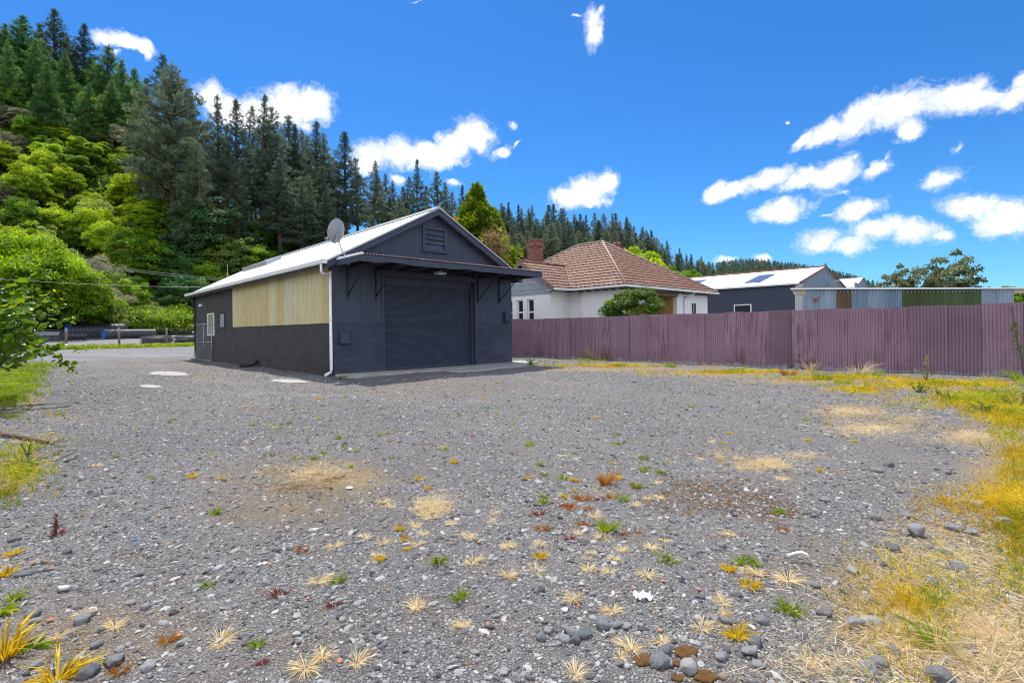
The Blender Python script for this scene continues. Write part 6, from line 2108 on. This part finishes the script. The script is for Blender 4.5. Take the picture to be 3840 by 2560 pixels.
def px_points(rng, n, lst, jitter=1.0):
    """points spread over blobs given in photo pixels and laid on the ground"""
    w = np.array([rx * ry * st for _, _, rx, ry, st in lst]); w = w / w.sum()
    k = rng.choice(len(lst), n, p=w)
    r_ = np.abs(rng.normal(0, .62, n)) * jitter; t_ = rng.uniform(0, 6.283, n)
    L = np.array([(a, b_, c_, d__) for a, b_, c_, d__, _ in lst])
    px = L[k, 0] + L[k, 2] * r_ * np.cos(t_); py = L[k, 1] + L[k, 3] * r_ * np.sin(t_)
    u = (px - CX) / F; v = (CY - py) / F
    dx = u * cR + v * sR; dz = -u * sR + v * cR
    Y = -H / dz
    return np.stack([dx * Y, Y, gh(dx * Y, Y)], -1)


def clumped(rng, pts, per, spread):
    q = np.repeat(pts, per, 0)
    q[:, :2] += rng.normal(0, 1, (len(q), 2)) * spread * (1 + .02 * q[:, 1:2])
    return q


def grass_field(name, label, mat, rng, pts, L, W, lean=.5, bend=.35, cat='grass'):
    n_ = len(pts)
    d = np.stack([rng.normal(0, lean, n_), rng.normal(0, lean, n_), np.ones(n_)], -1)
    L_ = L * rng.uniform(.45, 1.3, n_); 
    dist = np.clip(pts[:, 1] / 4, .8, 6)
    V, Fc = blades(pts - np.array([0, 0, .01]), d, L_, np.full(n_, W) * dist, bend, rng)
    cl = .5 + .25 * np.sin(pts[:, 0] * 3.1 + 1.3 * pts[:, 1]) * np.sin(pts[:, 1] * 2.3 - pts[:, 0])
    t_ = np.repeat(np.clip(cl + rng.normal(0, .2, n_), 0, 1), 3)
    return tag(link(name, mesh_np(name, V, Fc, t_), None, [GM[mat]]), label, cat, kind='stuff')


gr = np.random.default_rng(123)
RB = [(3820, 1900, 110, 300, 1.3), (3720, 1900, 180, 100, .7), (3540, 1900, 170, 60, .35), (3420, 2250, 330, 250, .25), (3820, 1700, 90, 90, .7)]
p_ = clumped(gr, px_points(gr, 2000, RB), 4, .024)
grass_field('yellow_grass', 'yellow grass growing thickly along the right edge of the yard', 'gold', gr, p_, .10, .0042, .4)
p_ = clumped(gr, px_points(gr, 620, [(3820, 1950, 100, 330, 1.0), (3780, 1640, 120, 60, .8), (3500, 2250, 330, 330, .12)]), 4, .02)
grass_field('green_grass', 'green blades mixed into the yellow grass at the right edge', 'grass', gr, p_, .11, .0042, .4)
p_ = px_points(gr, 9500, [(3420, 2330, 380, 300, .8), (3720, 2380, 330, 300, 1), (3600, 2080, 320, 200, .5), (3050, 2500, 230, 90, .4)])
n_ = len(p_); d = np.stack([gr.normal(0, 1, n_), gr.normal(0, 1, n_), gr.uniform(.02, .25, n_)], -1)
V, Fc = blades(p_ + np.array([0, 0, .004]) + gr.uniform(0, .015, (n_, 1)) * np.array([0, 0, 1]), d, gr.uniform(.03, .11, n_), gr.uniform(.0014, .003, n_), .05, gr)
tag(link('straw_litter', mesh_np('straw_litter', V, Fc, np.repeat(gr.uniform(.2, 1, n_), 3)), None, [GM['straw']]), 'pale dead straw lying flat at the lower right of the yard', 'straw', kind='stuff')
FB = [(2300, 1372, 360, 7, 1), (2750, 1398, 360, 9, 1), (3150, 1420, 340, 12, 1), (3550, 1440, 380, 18, 1), (3230, 1460, 130, 14, .9), (3680, 1500, 260, 40, .7), (3800, 1560, 160, 60, .7)]
p_ = clumped(gr, px_points(gr, 3000, FB), 5, .03)
grass_field('fence_grass', 'dry yellow grass along the foot of the mauve fence', 'gold', gr, p_, .13, .004, .6)
p_ = clumped(gr, px_points(gr, 1000, FB + [(2200, 1355, 160, 9, 1.5), (3700, 1490, 180, 40, 1)]), 6, .03)
grass_field('fence_green_grass', 'green grass sprouting along the foot of the mauve fence', 'grass', gr, p_, .17, .004, .5)
SB = [(3200, 1545, 180, 24, .9), (3280, 1600, 260, 34, .55), (2870, 1745, 130, 26, .8), (1630, 1900, 60, 38, 1.2), (3400, 1570, 160, 20, .6), (3000, 1720, 90, 20, .5), (1150, 1790, 170, 40, .3), (2700, 1700, 80, 16, .4), (3620, 1640, 140, 40, .8)]
p_ = clumped(gr, px_points(gr, 1900, SB), 5, .03)
grass_field('straw_patches', 'pale straw patches on the open gravel', 'straw', gr, p_, .09, .003, 1.5)
LBG = [(40, 1430, 110, 60, 1), (70, 1395, 110, 26, .8), (20, 1490, 70, 40, .6), (150, 1370, 90, 14, .4)]
p_ = clumped(gr, px_points(gr, 1900, LBG), 6, .03)
grass_field('left_grass', 'green grass growing under the vine at the left edge', 'grass', gr, p_, .2, .0042, .5)
LW = [(60, 1760, 150, 90, 1), (120, 1680, 130, 40, .6), (30, 1850, 70, 60, .5), (210, 1560, 90, 14, .4), (40, 1570, 90, 30, .5)]
p_ = clumped(gr, px_points(gr, 170, LW), 5, .025)
grass_field('left_weeds', 'yellowing weeds and grass around the dead branch', 'gold', gr, p_, .12, .004, .6)
p_ = clumped(gr, px_points(gr, 260, LW), 5, .025)
grass_field('left_green_weeds', 'small green weeds around the dead branch', 'grass', gr, p_, .12, .005, .6)
# far grass: verge and bank
va = gr.uniform(-16, 40, 16000); vb_ = np.where(gr.uniform(size=16000) < .55, gr.uniform(45.1, 47.9, 16000), gr.uniform(58.7, 62.3, 16000))
p_ = np.stack([va * A[0] + vb_ * B[0], va * A[1] + vb_ * B[1], tz(vb_)], -1)
grass_field('verge_grass', 'bright grass on the verge and bank across the road', 'grass', gr, p_, .3, .012, .5)


def make_tuft(seed, n_, L, W, e0, e1, bend, r0=.012):
    rng = np.random.default_rng(seed)
    az_ = rng.uniform(0, 6.283, n_); az_ = az_ + .25 * np.sin(az_ + seed) + .3 * np.sin(2 * az_ + 1.7 * seed); e = rng.uniform(e0, e1, n_) * (.9 + .15 * np.sin(az_ * 1.0 + seed * 2.1))
    L = L * (.9 + .2 * np.sin(az_ + seed * 1.3))
    d = np.stack([np.cos(az_) * np.cos(e), np.sin(az_) * np.cos(e), np.sin(e)], -1)
    c = np.stack([np.cos(az_), np.sin(az_), np.zeros(n_)], -1) * (r0 * np.sqrt(rng.uniform(0, 1, n_)))[:, None]
    V, Fc = blades(c, d, L * rng.uniform(.5, 1.25, n_), W * rng.uniform(.7, 1.3, n_), bend, rng)
    return mesh_np('tuft', V, Fc, np.repeat(np.clip(rng.normal(.5, .22, n_), 0, 1), 3))


TP = {
    's': ([make_tuft(200 + i, 120, .066, .0026, .03, .9, .25, .016) for i in range(5)], 'pale', 'straw_tuft', 'pale dead straw tuft spreading flat on the open gravel', 'tuft', 'straw tufts on the gravel'),
    'y': ([make_tuft(210 + i, 130, .058, .0028, .4, 1.35, .3, .02) for i in range(3)], 'gold', 'yellow_tuft', 'yellow grass tuft on the open gravel', 'tuft', 'yellow tufts on the gravel'),
    'g': ([make_tuft(220 + i, 70, .075, .0045, .3, 1.2, .4, .02) for i in range(3)], 'grass', 'green_tuft', 'small green grass tuft on the open gravel', 'tuft', 'green tufts on the gravel'),
    'o': ([make_tuft(230 + i, 110, .06, .0028, .3, 1.3, .2, .03) for i in range(3)], 'orange', 'rusty_tuft', 'rusty orange weed tuft on the open gravel', 'tuft', 'rusty tufts on the gravel'),
    'r': ([make_tuft(240 + i, 60, .05, .004, .3, 1.3, .3, .025) for i in range(3)], 'red', 'red_weed', 'dark red weed on the open gravel', 'weed', 'red weeds on the gravel'),
}
k6 = lambda x_, y_: (2000 + x_ * .5485, 1700 + y_ * .5485)
k1 = lambda x_, y_: (x_ * .8163, 1300 + y_ * .8163)
TUFTS = [('s', *k6(x_, y_), s_) for x_, y_, s_ in ((40, 650, .9), (20, 830, 1), (375, 810, 1), (525, 830, .8), (560, 740, .7), (600, 680, .8), (770, 850, 1.1), (800, 650, 1), (270, 1005, 1.1), (550, 1090, 1), (670, 1335, 1.2), (590, 1385, .7), (880, 1290, .9), (1150, 1195, 1.1), (1310, 1095, .7), (1290, 1015, .9), (690, 345, .9), (870, 300, .9), (775, 300, .8), (855, 195, .8), (470, 585, 1), (310, 572, .7), (890, 592, .7), (370, 742, .6), (405, 712, .6), (1350, 545, .9), (1740, 835, 1.4), (1530, 800, 1.2), (285, 1500, 1), (420, 440, 1), (1700, 180, 1), (1640, 100, 1.1), (1720, 110, 1.1), (1260, 20, 1), (1410, 40, 1), (1590, 70, 1.2), (1415, 100, .8))]
TUFTS += [('s', *k1(x_, y_), s_) for x_, y_, s_ in ((1462, 1105, 1.2), (1010, 1360, 1.2), (1912, 1215, 1.1), (1400, 1485, 1.3), (1480, 1435, 1), (1640, 1465, 1), (530, 1285, 1), (2172, 1003, 1.2), (2152, 888, 1.1), (1545, 935, 1), (1740, 985, .9), (1760, 920, .9), (1925, 920, .8), (1950, 872, .8), (2080, 822, .8), (2255, 815, .7), (2280, 775, .8), (1765, 712, 1), (1790, 735, .9), (1930, 715, 1.1), (1980, 735, 1.1), (2010, 760, 1.1), (1940, 775, 1.1), (1985, 790, 1.1), (1900, 745, .9), (1905, 835, .9), (1680, 890, .9), (2040, 660, .6), (2330, 1065, 1), (2335, 930, 1), (260, 1335, .8), (380, 1230, .8), (2130, 1290, .9))]
TUFTS += [('y', *k6(x_, y_), s_) for x_, y_, s_ in ((1475, 890, 1.3), (1385, 1255, 1.4), (1335, 785, 1), (40, 738, .9), (290, 168, .9), (220, 292, .9), (280, 245, .6), (1290, 45, .8))]
TUFTS += [('y', *k1(x_, y_), s_) for x_, y_, s_ in ((1740, 1000, .9), (1840, 850, .8), (1860, 905, .7), (1875, 945, .6), (60, 940, 1.1), (30, 1040, 1.2), (1965, 650, .8), (1470, 245, 1.2), (1465, 340, .8))]
TUFTS += [('g', *k6(x_, y_), s_) for x_, y_, s_ in ((925, 745, 1.2), (75, 345, 1), (75, 298, .7), (755, 30, 1), (705, 222, 1), (620, 310, 1.1), (1760, 1060, 1.3), (1680, 410, 1))]
TUFTS += [('g', *k1(x_, y_), s_) for x_, y_, s_ in ((2105, 1165, 1), (1360, 530, 1), (1580, 460, .8), (1490, 497, .8), (1555, 422, 1), (1640, 488, .7), (1610, 560, .7), (1330, 362, .8), (1520, 345, .8), (1780, 400, .7), (990, 755, 1), (955, 1103, .7), (1440, 530, .9), (1250, 508, .8), (65, 1160, .9), (2050, 230, .8), (1800, 520, .6), (535, 500, .7), (1550, 1105, .8), (1185, 1380, .7))]
TUFTS += [('o', *k6(x_, y_), s_) for x_, y_, s_ in ((330, 310, 1.4), (540, 290, 1.1), (255, 385, 1.1), (200, 360, .9), (340, 505, .8), (375, 380, .8), (612, 560, .5), (710, 545, .5), (942, 535, .5), (650, 562, .4), (50, 545, 1), (700, 225, .7), (1700, 520, .8))]
TUFTS += [('o', *k1(x_, y_), s_) for x_, y_, s_ in ((765, 1350, .8), (1395, 950, .8), (1450, 600, .9), (560, 1480, .8), (1860, 890, .6))]
TUFTS += [('r', *k6(x_, y_), s_) for x_, y_, s_ in ((460, 305, 1), (40, 435, 1.1), (235, 370, .9), (250, 615, .9), (895, 265, .5))]
TUFTS += [('r', *k1(x_, y_), s_) for x_, y_, s_ in ((1280, 1160, 1.1), (1540, 1205, .9), (268, 850, 1), (1205, 1460, .6))]
rt = random.Random(5)
for i in range(90):   # scattered small ones farther off
    px = rt.uniform(150, 3300); py = rt.uniform(1430, 1800)
    TUFTS.append((rt.choice('gyygos'), px, py, rt.uniform(.5, 1.1)))
for kd, px, py, s_ in TUFTS:
    meshes, mt, nm, lab, cat, grp = TP[kd]
    me_ = meshes[rt.randrange(len(meshes))]
    if not me_.materials: me_.materials.append(GM[mt])
    c = gnd(px, py); aa1, bb1 = ab(c.x, c.y)
    if bb1 > 13.2 and 6.4 < aa1 < 15.4: continue
    o = bpy.data.objects.new(nm, me_); COL.objects.link(o)
    o.location = (c.x, c.y, gz(c.x, c.y)); o.rotation_euler = (0, 0, rt.uniform(0, 6.28)); o.scale = (s_, s_, s_ * rt.uniform(.8, 1.2))
    tag(o, lab, cat, grp)


def one_tuft(name, label, cat, px, py, mesh, mat, sc=1.0):
    c = gnd(px, py); mesh.materials.append(GM[mat])
    o = bpy.data.objects.new(name, mesh); COL.objects.link(o); o.location = (c.x, c.y, gz(c.x, c.y)); o.scale = (sc, sc, sc)
    return tag(o, label, cat)


one_tuft('tall_tuft', 'tall rusty grass tuft standing alone near the middle of the gravel', 'tuft', *k6(490, 195), make_tuft(301, 170, .18, .004, .8, 1.45, .12, .03), 'orange')
one_tuft('tall_tuft', 'upright green and gold grass tuft below the tall rusty one', 'tuft', *k6(500, 545), make_tuft(302, 190, .12, .0035, .75, 1.4, .15, .03), 'grass')
one_tuft('tussock', 'large yellow tussock with broad blades at the bottom left corner', 'tussock', 14, 2470, make_tuft(303, 75, .2, .011, .5, 1.35, .3, .035), 'gold')
one_tuft('tussock', 'yellow green tussock at the bottom edge right of the corner tussock', 'tussock', 215, 2545, make_tuft(304, 75, .13, .008, .3, 1.2, .35, .03), 'gold')
one_tuft('rosette_weed', 'flat green rosette weed between the two yellow tussocks', 'weed', 125, 2425, make_tuft(305, 16, .09, .016, .15, .5, .2, .01), 'grass')
one_tuft('rosette_weed', 'green leafy weed at the left edge above the yellow tussock', 'weed', 12, 2300, make_tuft(306, 20, .09, .018, .3, .9, .3, .015), 'grass')
one_tuft('tall_tuft', 'bright green broad bladed tuft near the middle of the gravel', 'tuft', 1645, 2122, make_tuft(307, 40, .085, .009, .4, 1.3, .3, .02), 'grass')
one_tuft('leafy_weed', 'low leafy green weed on the gravel at the right of the middle', 'weed', *k6(1460, 730), make_tuft(308, 90, .06, .010, .2, 1.1, .3, .05), 'grass')
one_tuft('leafy_weed', 'green dandelion weed with grass stalks at the lower right', 'weed', 3520, 2400, make_tuft(309, 60, .14, .008, .2, 1.4, .3, .03), 'grass')
for i, (px, py, lab) in enumerate(((3800, 2480, 'long arching grass stalks at the bottom right corner'), (3690, 2510, 'arching grass stalks left of the bottom right corner'))):
    one_tuft('grass_stalks', lab, 'grass stalks', px, py, make_tuft(320 + i, 36, .36, .004, .4, 1.2, .6, .05), 'straw')
# clumps and weeds in front of the fence
for i, (px, py, L, mt, lab) in enumerate(((2105, 1338, .55, 'grass', 'grass clump in front of the fence nearest the shed'), (2150, 1342, .5, 'gold', 'yellow grass clump beside the one nearest the shed'), (2240, 1350, .7, 'gold', 'tall yellow grass clump with seed heads before the fence'), (2290, 1352, .8, 'grass', 'tallest green grass clump before the fence, left half'),
                                          (2515, 1378, .3, 'grass', 'small green clump before the middle of the fence'), (2765, 1398, .32, 'grass', 'short green tussock on the straw before the fence'), (2958, 1408, .3, 'orange', 'rusty small clump on the straw before the fence'), (3085, 1425, .36, 'grass', 'green tussock standing forward of the fence'), (3045, 1385, .55, 'straw', 'dry straw stalks leaning on the fence'),
                                          (3215, 1410, .6, 'straw', 'wide dry stalks against the fence right of the middle'), (3245, 1416, .35, 'grass', 'broad green grass clump below the dry stalks'), (3170, 1440, .22, 'grass', 'little green weed in the straw before the fence'), (3825, 1425, .4, 'grass', 'green clump at the right end of the fence'))):
    one_tuft('grass_clump', lab, 'grass clump', px, py, make_tuft(340 + i, 130, L, .008, .6, 1.45, .35, .16), mt)


def leafy_plant(name, label, px, py, hgt, n_stem, n_leaf, leaf, spread, seed, mat='grass'):
    rng = np.random.default_rng(seed); c = gnd(px, py)
    t = thing(name, label, 'weed', (c.x, c.y, 0))
    mb = MB(); cs, ds = [], []
    for k in range(n_stem):
        e = np.array([rng.normal(0, spread), rng.normal(0, spread), hgt * rng.uniform(.6, 1.05)])
        p0 = np.array([c.x + rng.normal(0, spread * .3), c.y + rng.normal(0, spread * .3), -.02])
        mb.tube([p0, p0 + e * .5 + np.array([0, 0, .03]), p0 + e], [.006, .005, .002], 5)
        for j in range(n_leaf):
            s_ = rng.uniform(.12, 1); cs.append(p0 + e * s_ - np.array([c.x, c.y, 0])); ds.append(rng.normal(0, 1, 3) + np.array([0, 0, .2]))
    mb.build('stem', M_stick, t)
    cs, ds = np.array(cs), np.array(ds); L_ = leaf * rng.uniform(.5, 1.2, len(cs))
    V, Fc = leaf_cards(cs, ds, unit(rng.normal(0, .6, (len(cs), 3)) + np.array([0, 0, 1])), L_, L_ * .5)
    link('leaf_cluster', mesh_np('weed_leaves', V, Fc, np.clip(rng.normal(.5, .2, len(cs)), 0, 1)), t, [GM[mat]])
    return t


leafy_plant('leafy_weed', 'tall leafy weed with dry stalks against the fence at the right', 3475, 1432, .6, 6, 10, .06, .10, 401)
leafy_plant('leafy_weed', 'bushy green weed at the right edge before the fence', 3800, 1520, .26, 12, 14, .06, .2, 402)
leafy_plant('leafy_weed', 'spreading green weed left of the bushy one at the right edge', 3690, 1545, .2, 9, 12, .055, .18, 403)
leafy_plant('leafy_weed', 'low green weed on the dry grass before the fence at the right', 3440, 1470, .2, 8, 14, .07, .14, 404)
leafy_plant('leafy_weed', 'small bright weed on the straw at the right of the yard', 3560, 1500, .22, 8, 14, .07, .12, 405)
leafy_plant('red_stalk_weed', 'upright red stalked weed at the left of the gravel', 208, 2000, .15, 3, 14, .035, .02, 407, 'red')
leafy_plant('leafy_weed', 'upright green weed beside the dead branch', 102, 1720, .3, 2, 16, .05, .03, 408)
leafy_plant('leafy_weed', 'broad leaved green weed before the dead branch', 85, 1740, .08, 10, 8, .07, .12, 409)
leafy_plant('leafy_weed', 'small weed on the apron end by the shed corner', 1985, 1372, .3, 12, 10, .08, .14, 410)
leafy_plant('leafy_weed', 'mossy weed at the foot of the downpipe', 1275, 1420, .12, 10, 8, .05, .12, 411)
leafy_plant('leafy_weed', 'dry tangled weed at the foot of the shed side wall', 1120, 1392, .28, 14, 6, .05, .3, 412, 'straw')
leafy_plant('leafy_weed', 'thin dry weed along the shed side wall beside the black pipe', 960, 1365, .3, 10, 6, .05, .2, 413, 'straw')
# creeper on the fence end
q = hit(3812, 1180, F0, FN)
crp = thing('creeper', 'green creeper climbing the right end of the mauve fence', 'creeper', q)
pts = [hit(px, py, F0 + FN * .04, FN) for px, py in ((3838, 1405), (3832, 1340), (3815, 1280), (3806, 1220), (3798, 1165), (3790, 1145))]
mb = MB(); mb.tube(pts, .007, 5); mb.build('stem', M_stick, crp)
rc = np.random.default_rng(420); cs = []
for k in range(90):
    j = rc.uniform(1, 3.3); i0 = int(j); p = pts[i0].lerp(pts[i0 + 1], j - i0); cs.append(np.array(p - q) + rc.normal(0, .045, 3) + np.array(FN) * .03)
cs = np.array(cs); L_ = rc.uniform(.03, .07, len(cs))
V, Fc = leaf_cards(cs, rc.normal(size=cs.shape), unit(np.array(FN) + rc.normal(0, .5, cs.shape)), L_, L_ * .7)
link('leaves', mesh_np('creeper_leaves', V, Fc, rc.uniform(.2, .8, len(cs))), crp, [LM['green']])
# ================================================================ larger stones, moss, litter
M_rock = new_mat('rock', (.16, .165, .175), .85, 0, .3)
_m, _n, _b = M_rock
_v = _n.coord(); _r = _n.n('ShaderNodeObjectInfo').outputs['Random']
_c = _n.ramp(_r, [(0, (.13, .137, .15)), (.6, (.24, .245, .258)), (1, (.36, .36, .35))])
_c = _n.mix(1.0, _c, _n.ramp(_n.noise(_v, 3.5, 6, .7), [(.3, .7), (.7, 1.3)]), 'MULTIPLY')
_n.put(_b.inputs['Base Color'], _c); _n.put(_b.inputs['Normal'], _n.bump(_n.noise(_v, 5, 6, .7), .6, .1))
M_rock = _m


def rock_mesh(seed, sc):
    rng = np.random.default_rng(seed)
    bm = bmesh.new(); bmesh.ops.create_icosphere(bm, subdivisions=3, radius=1)
    cuts = [(unit(rng.normal(size=3)), rng.uniform(.55, .85)) for _ in range(9)]
    for v_ in bm.verts:
        p = np.array(v_.co)
        for no, dd_ in cuts:
            e = p @ no - dd_
            if e > 0: p = p - no * e * .9
        p = p * (1 + .05 * math.sin(p[0] * 5 + seed) * math.sin(p[1] * 6))
        v_.co = Vector(p * np.array(sc))
    me_ = bpy.data.meshes.new('rock'); bm.to_mesh(me_); bm.free()
    me_.polygons.foreach_set('use_smooth', [True] * len(me_.polygons)); me_.materials.append(M_rock)
    return me_


RM = [rock_mesh(i, s_) for i, s_ in enumerate(((1, .8, .6), (1.15, .7, .45), (.95, .9, .75), (1.3, .75, .35), (1, .85, .8)))]
k7 = lambda x_, y_: (3000 + x_ * .6122, 1600 + y_ * .6122)
k8 = lambda x_, y_: (x_ * .625, 2000 + y_ * .625)
ROCKS = [(*k6(x_, y_), r_) for x_, y_, r_ in ((345, 1245, .045), (265, 1235, .04), (210, 1275, .036), (560, 1185, .036), (485, 1188, .045), (640, 1195, .028), (885, 1365, .04), (870, 1440, .05), (920, 1425, .036), (1050, 1475, .045), (1290, 1400, .034), (1315, 1150, .036), (1570, 1140, .034), (1010, 640, .026), (1290, 622, .03), (1230, 1130, .026), (530, 1240, .028), (280, 1285, .03), (1480, 1360, .045), (1510, 1310, .04), (110, 1215, .03), (1140, 990, .03), (60, 1265, .03), (1030, 850, .026))]
ROCKS += [(*k7(x_, y_), r_) for x_, y_, r_ in ((460, 555, .05), (670, 548, .045), (940, 620, .055), (965, 850, .055), (730, 975, .055), (810, 950, .04), (445, 1175, .055), (325, 1180, .055), (840, 1525, .06), (430, 1490, .05), (475, 1440, .04), (580, 1360, .036), (1040, 1345, .04), (930, 1420, .036), (65, 940, .04), (1235, 595, .06), (1045, 640, .045), (325, 862, .045), (560, 735, .05), (900, 760, .05), (1090, 440 + 60, .05), (140, 1120, .04), (590, 1160, .04), (850, 125, .06), (460, 290, .06), (540, 255, .055), (150, 455, .05))]
ROCKS += [(*k8(x_, y_), r_) for x_, y_, r_ in ((430, 330, .036), (190, 495, .04), (205, 532, .03), (490, 530, .042), (690, 765, .052), (645, 750, .026), (540, 830, .045), (775, 418, .03), (880, 440, .026), (585, 665, .03), (220, 790, .028), (900, 790, .034), (140, 240, .034), (400, 105, .03), (90, 25, .04), (1100, 655, .03))]
for i, (px, py, r_) in enumerate(ROCKS):
    c = gnd(px, py); o = bpy.data.objects.new('stone', RM[i % 5]); COL.objects.link(o)
    o.location = (c.x, c.y, gz(c.x, c.y) + r_ * .25); o.scale = (r_, r_, r_); o.rotation_euler = (rt.uniform(-.25, .25), rt.uniform(-.25, .25), rt.uniform(0, 6.28))
    tag(o, 'dark grey stone much larger than the gravel around it', 'stone', 'large stones on the gravel')
c = gnd(*k7(707, 655)); o = bpy.data.objects.new('stone', RM[4]); COL.objects.link(o); o.location = (c.x, c.y, .03); o.scale = (.06, .06, .055)
tag(o, 'round grey stone sitting alone in the dry grass at the right', 'stone')
c = gnd(*k8(380, 338)); o = bpy.data.objects.new('stone', RM[1].copy()); COL.objects.link(o); o.location = (c.x, c.y, .012); o.scale = (.034, .034, .034)
o.data.materials.clear(); o.data.materials.append(varied('pale_stone', (.42, .4, .37), .85, .2, 8)); tag(o, 'pale flat stone beside a dark one at the lower left', 'stone')
M_moss = varied('rusty_moss', (.13, .06, .01), .95, .4, 60, bump=1, bscale=250)
for px, py, r_ in ((*k6(1045, 1365), .05), (*k6(760, 1415), .045), (*k6(1055, 1412), .022), (*k6(970, 1438), .022), (*k6(1180, 1530), .045), (*k6(985, 1535), .025)):
    c = gnd(px, py); bm = bmesh.new(); bmesh.ops.create_icosphere(bm, subdivisions=4, radius=1)
    for v_ in bm.verts:
        w = 1 + .16 * math.sin(v_.co.x * 4 + px) * math.sin(v_.co.y * 5) + .07 * math.sin(v_.co.x * 13) * math.sin(v_.co.y * 11 + 1)
        v_.co = Vector((v_.co.x * r_ * w, v_.co.y * r_ * w * .8, v_.co.z * r_ * .24 * w))
    me_ = bpy.data.meshes.new('moss_cushion'); bm.to_mesh(me_); bm.free(); me_.polygons.foreach_set('use_smooth', [True] * len(me_.polygons))
    o = link('moss_cushion', me_, None, [M_moss]); o.location = (c.x, c.y, gz(c.x, c.y) + .004)
    tag(o, 'rust coloured moss cushion among the stones at the bottom edge', 'moss', 'moss cushions at the bottom edge')
M_chip = varied('terracotta', (.42, .15, .08), .8, .2, 20)
chm = rock_mesh(50, (1, .8, .3)); chm.materials.clear(); chm.materials.append(M_chip)
for px, py, r_ in [(*k6(x_, y_), r2) for x_, y_, r2 in ((690, 945, .014), (885, 890, .014), (1130, 938, .014), (865, 1225, .016), (310, 920, .012), (1130, 218, .014), (1310, 180, .014), (310, 1055, .012))] + [(*k1(x_, y_), r2) for x_, y_, r2 in ((2200, 915, .02), (238, 1015, .014), (232, 1262, .016), (820, 1330, .018), (1415, 1180, .012), (1240, 1015, .014), (1205, 1012, .012), (2240, 1285, .012), (1560, 1465, .016))]:
    c = gnd(px, py); o = bpy.data.objects.new('brick_chip', chm); COL.objects.link(o); o.location = (c.x, c.y, gz(c.x, c.y) + r_ * .4 + .004); o.scale = (r_, r_, r_); o.rotation_euler = (0, 0, rt.uniform(0, 6))
    tag(o, 'small orange brick chip lying in the gravel', 'brick chip', 'brick chips in the gravel')
c = gnd(2411, 2248)
mb = MB()
def fn(i, j):
    return c + Vector((-.045 + .09 * i / 8, -.03 + .06 * j / 6, .02 + .012 * math.sin(i * 1.7 + j) + .008 * math.sin(j * 2.3)))
mb.grid(fn, 8, 6); tag(mb.build('paper_scrap', M_white), 'crumpled white paper scrap on the gravel', 'paper')
pts = [gnd(px, py) + up * (.015 + .02 * math.sin(k * .6)) for k, (px, py) in enumerate(((2952, 2092), (2985, 2088), (3010, 2092), (3030, 2102)))]
mb = MB(); mb.tube(pts, .008, 6); tag(mb.build('plastic_strip', M_white), 'curved white plastic strip at the edge of the dry grass', 'plastic strip')
c = gnd(*k6(217, 1090)); mb = MB(); mb.tube([c + up * .012, c + up * .022], .013, 16); tag(mb.build('bottle_cap', M_white), 'round white bottle cap on the gravel', 'bottle cap')
c = gnd(*k1(1605, 655)); mb = MB(); mb.tube([c + up * .014, c + up * .02], .03, 20); tag(mb.build('white_disc', M_white), 'flat white plastic disc on the gravel near the middle', 'plastic disc')
M_bluebit = varied('blue_plastic', (.02, .2, .5), .4, .1)
c = gnd(510, 2030); mb = MB(); mb.box(lambda x_, y_, z_: c + Vector((x_, y_, z_)), -.012, .012, -.008, .008, .008, .018); tag(mb.build('plastic_scrap', M_bluebit, None, bevel=.002), 'tiny blue plastic scrap at the left of the gravel', 'plastic scrap')
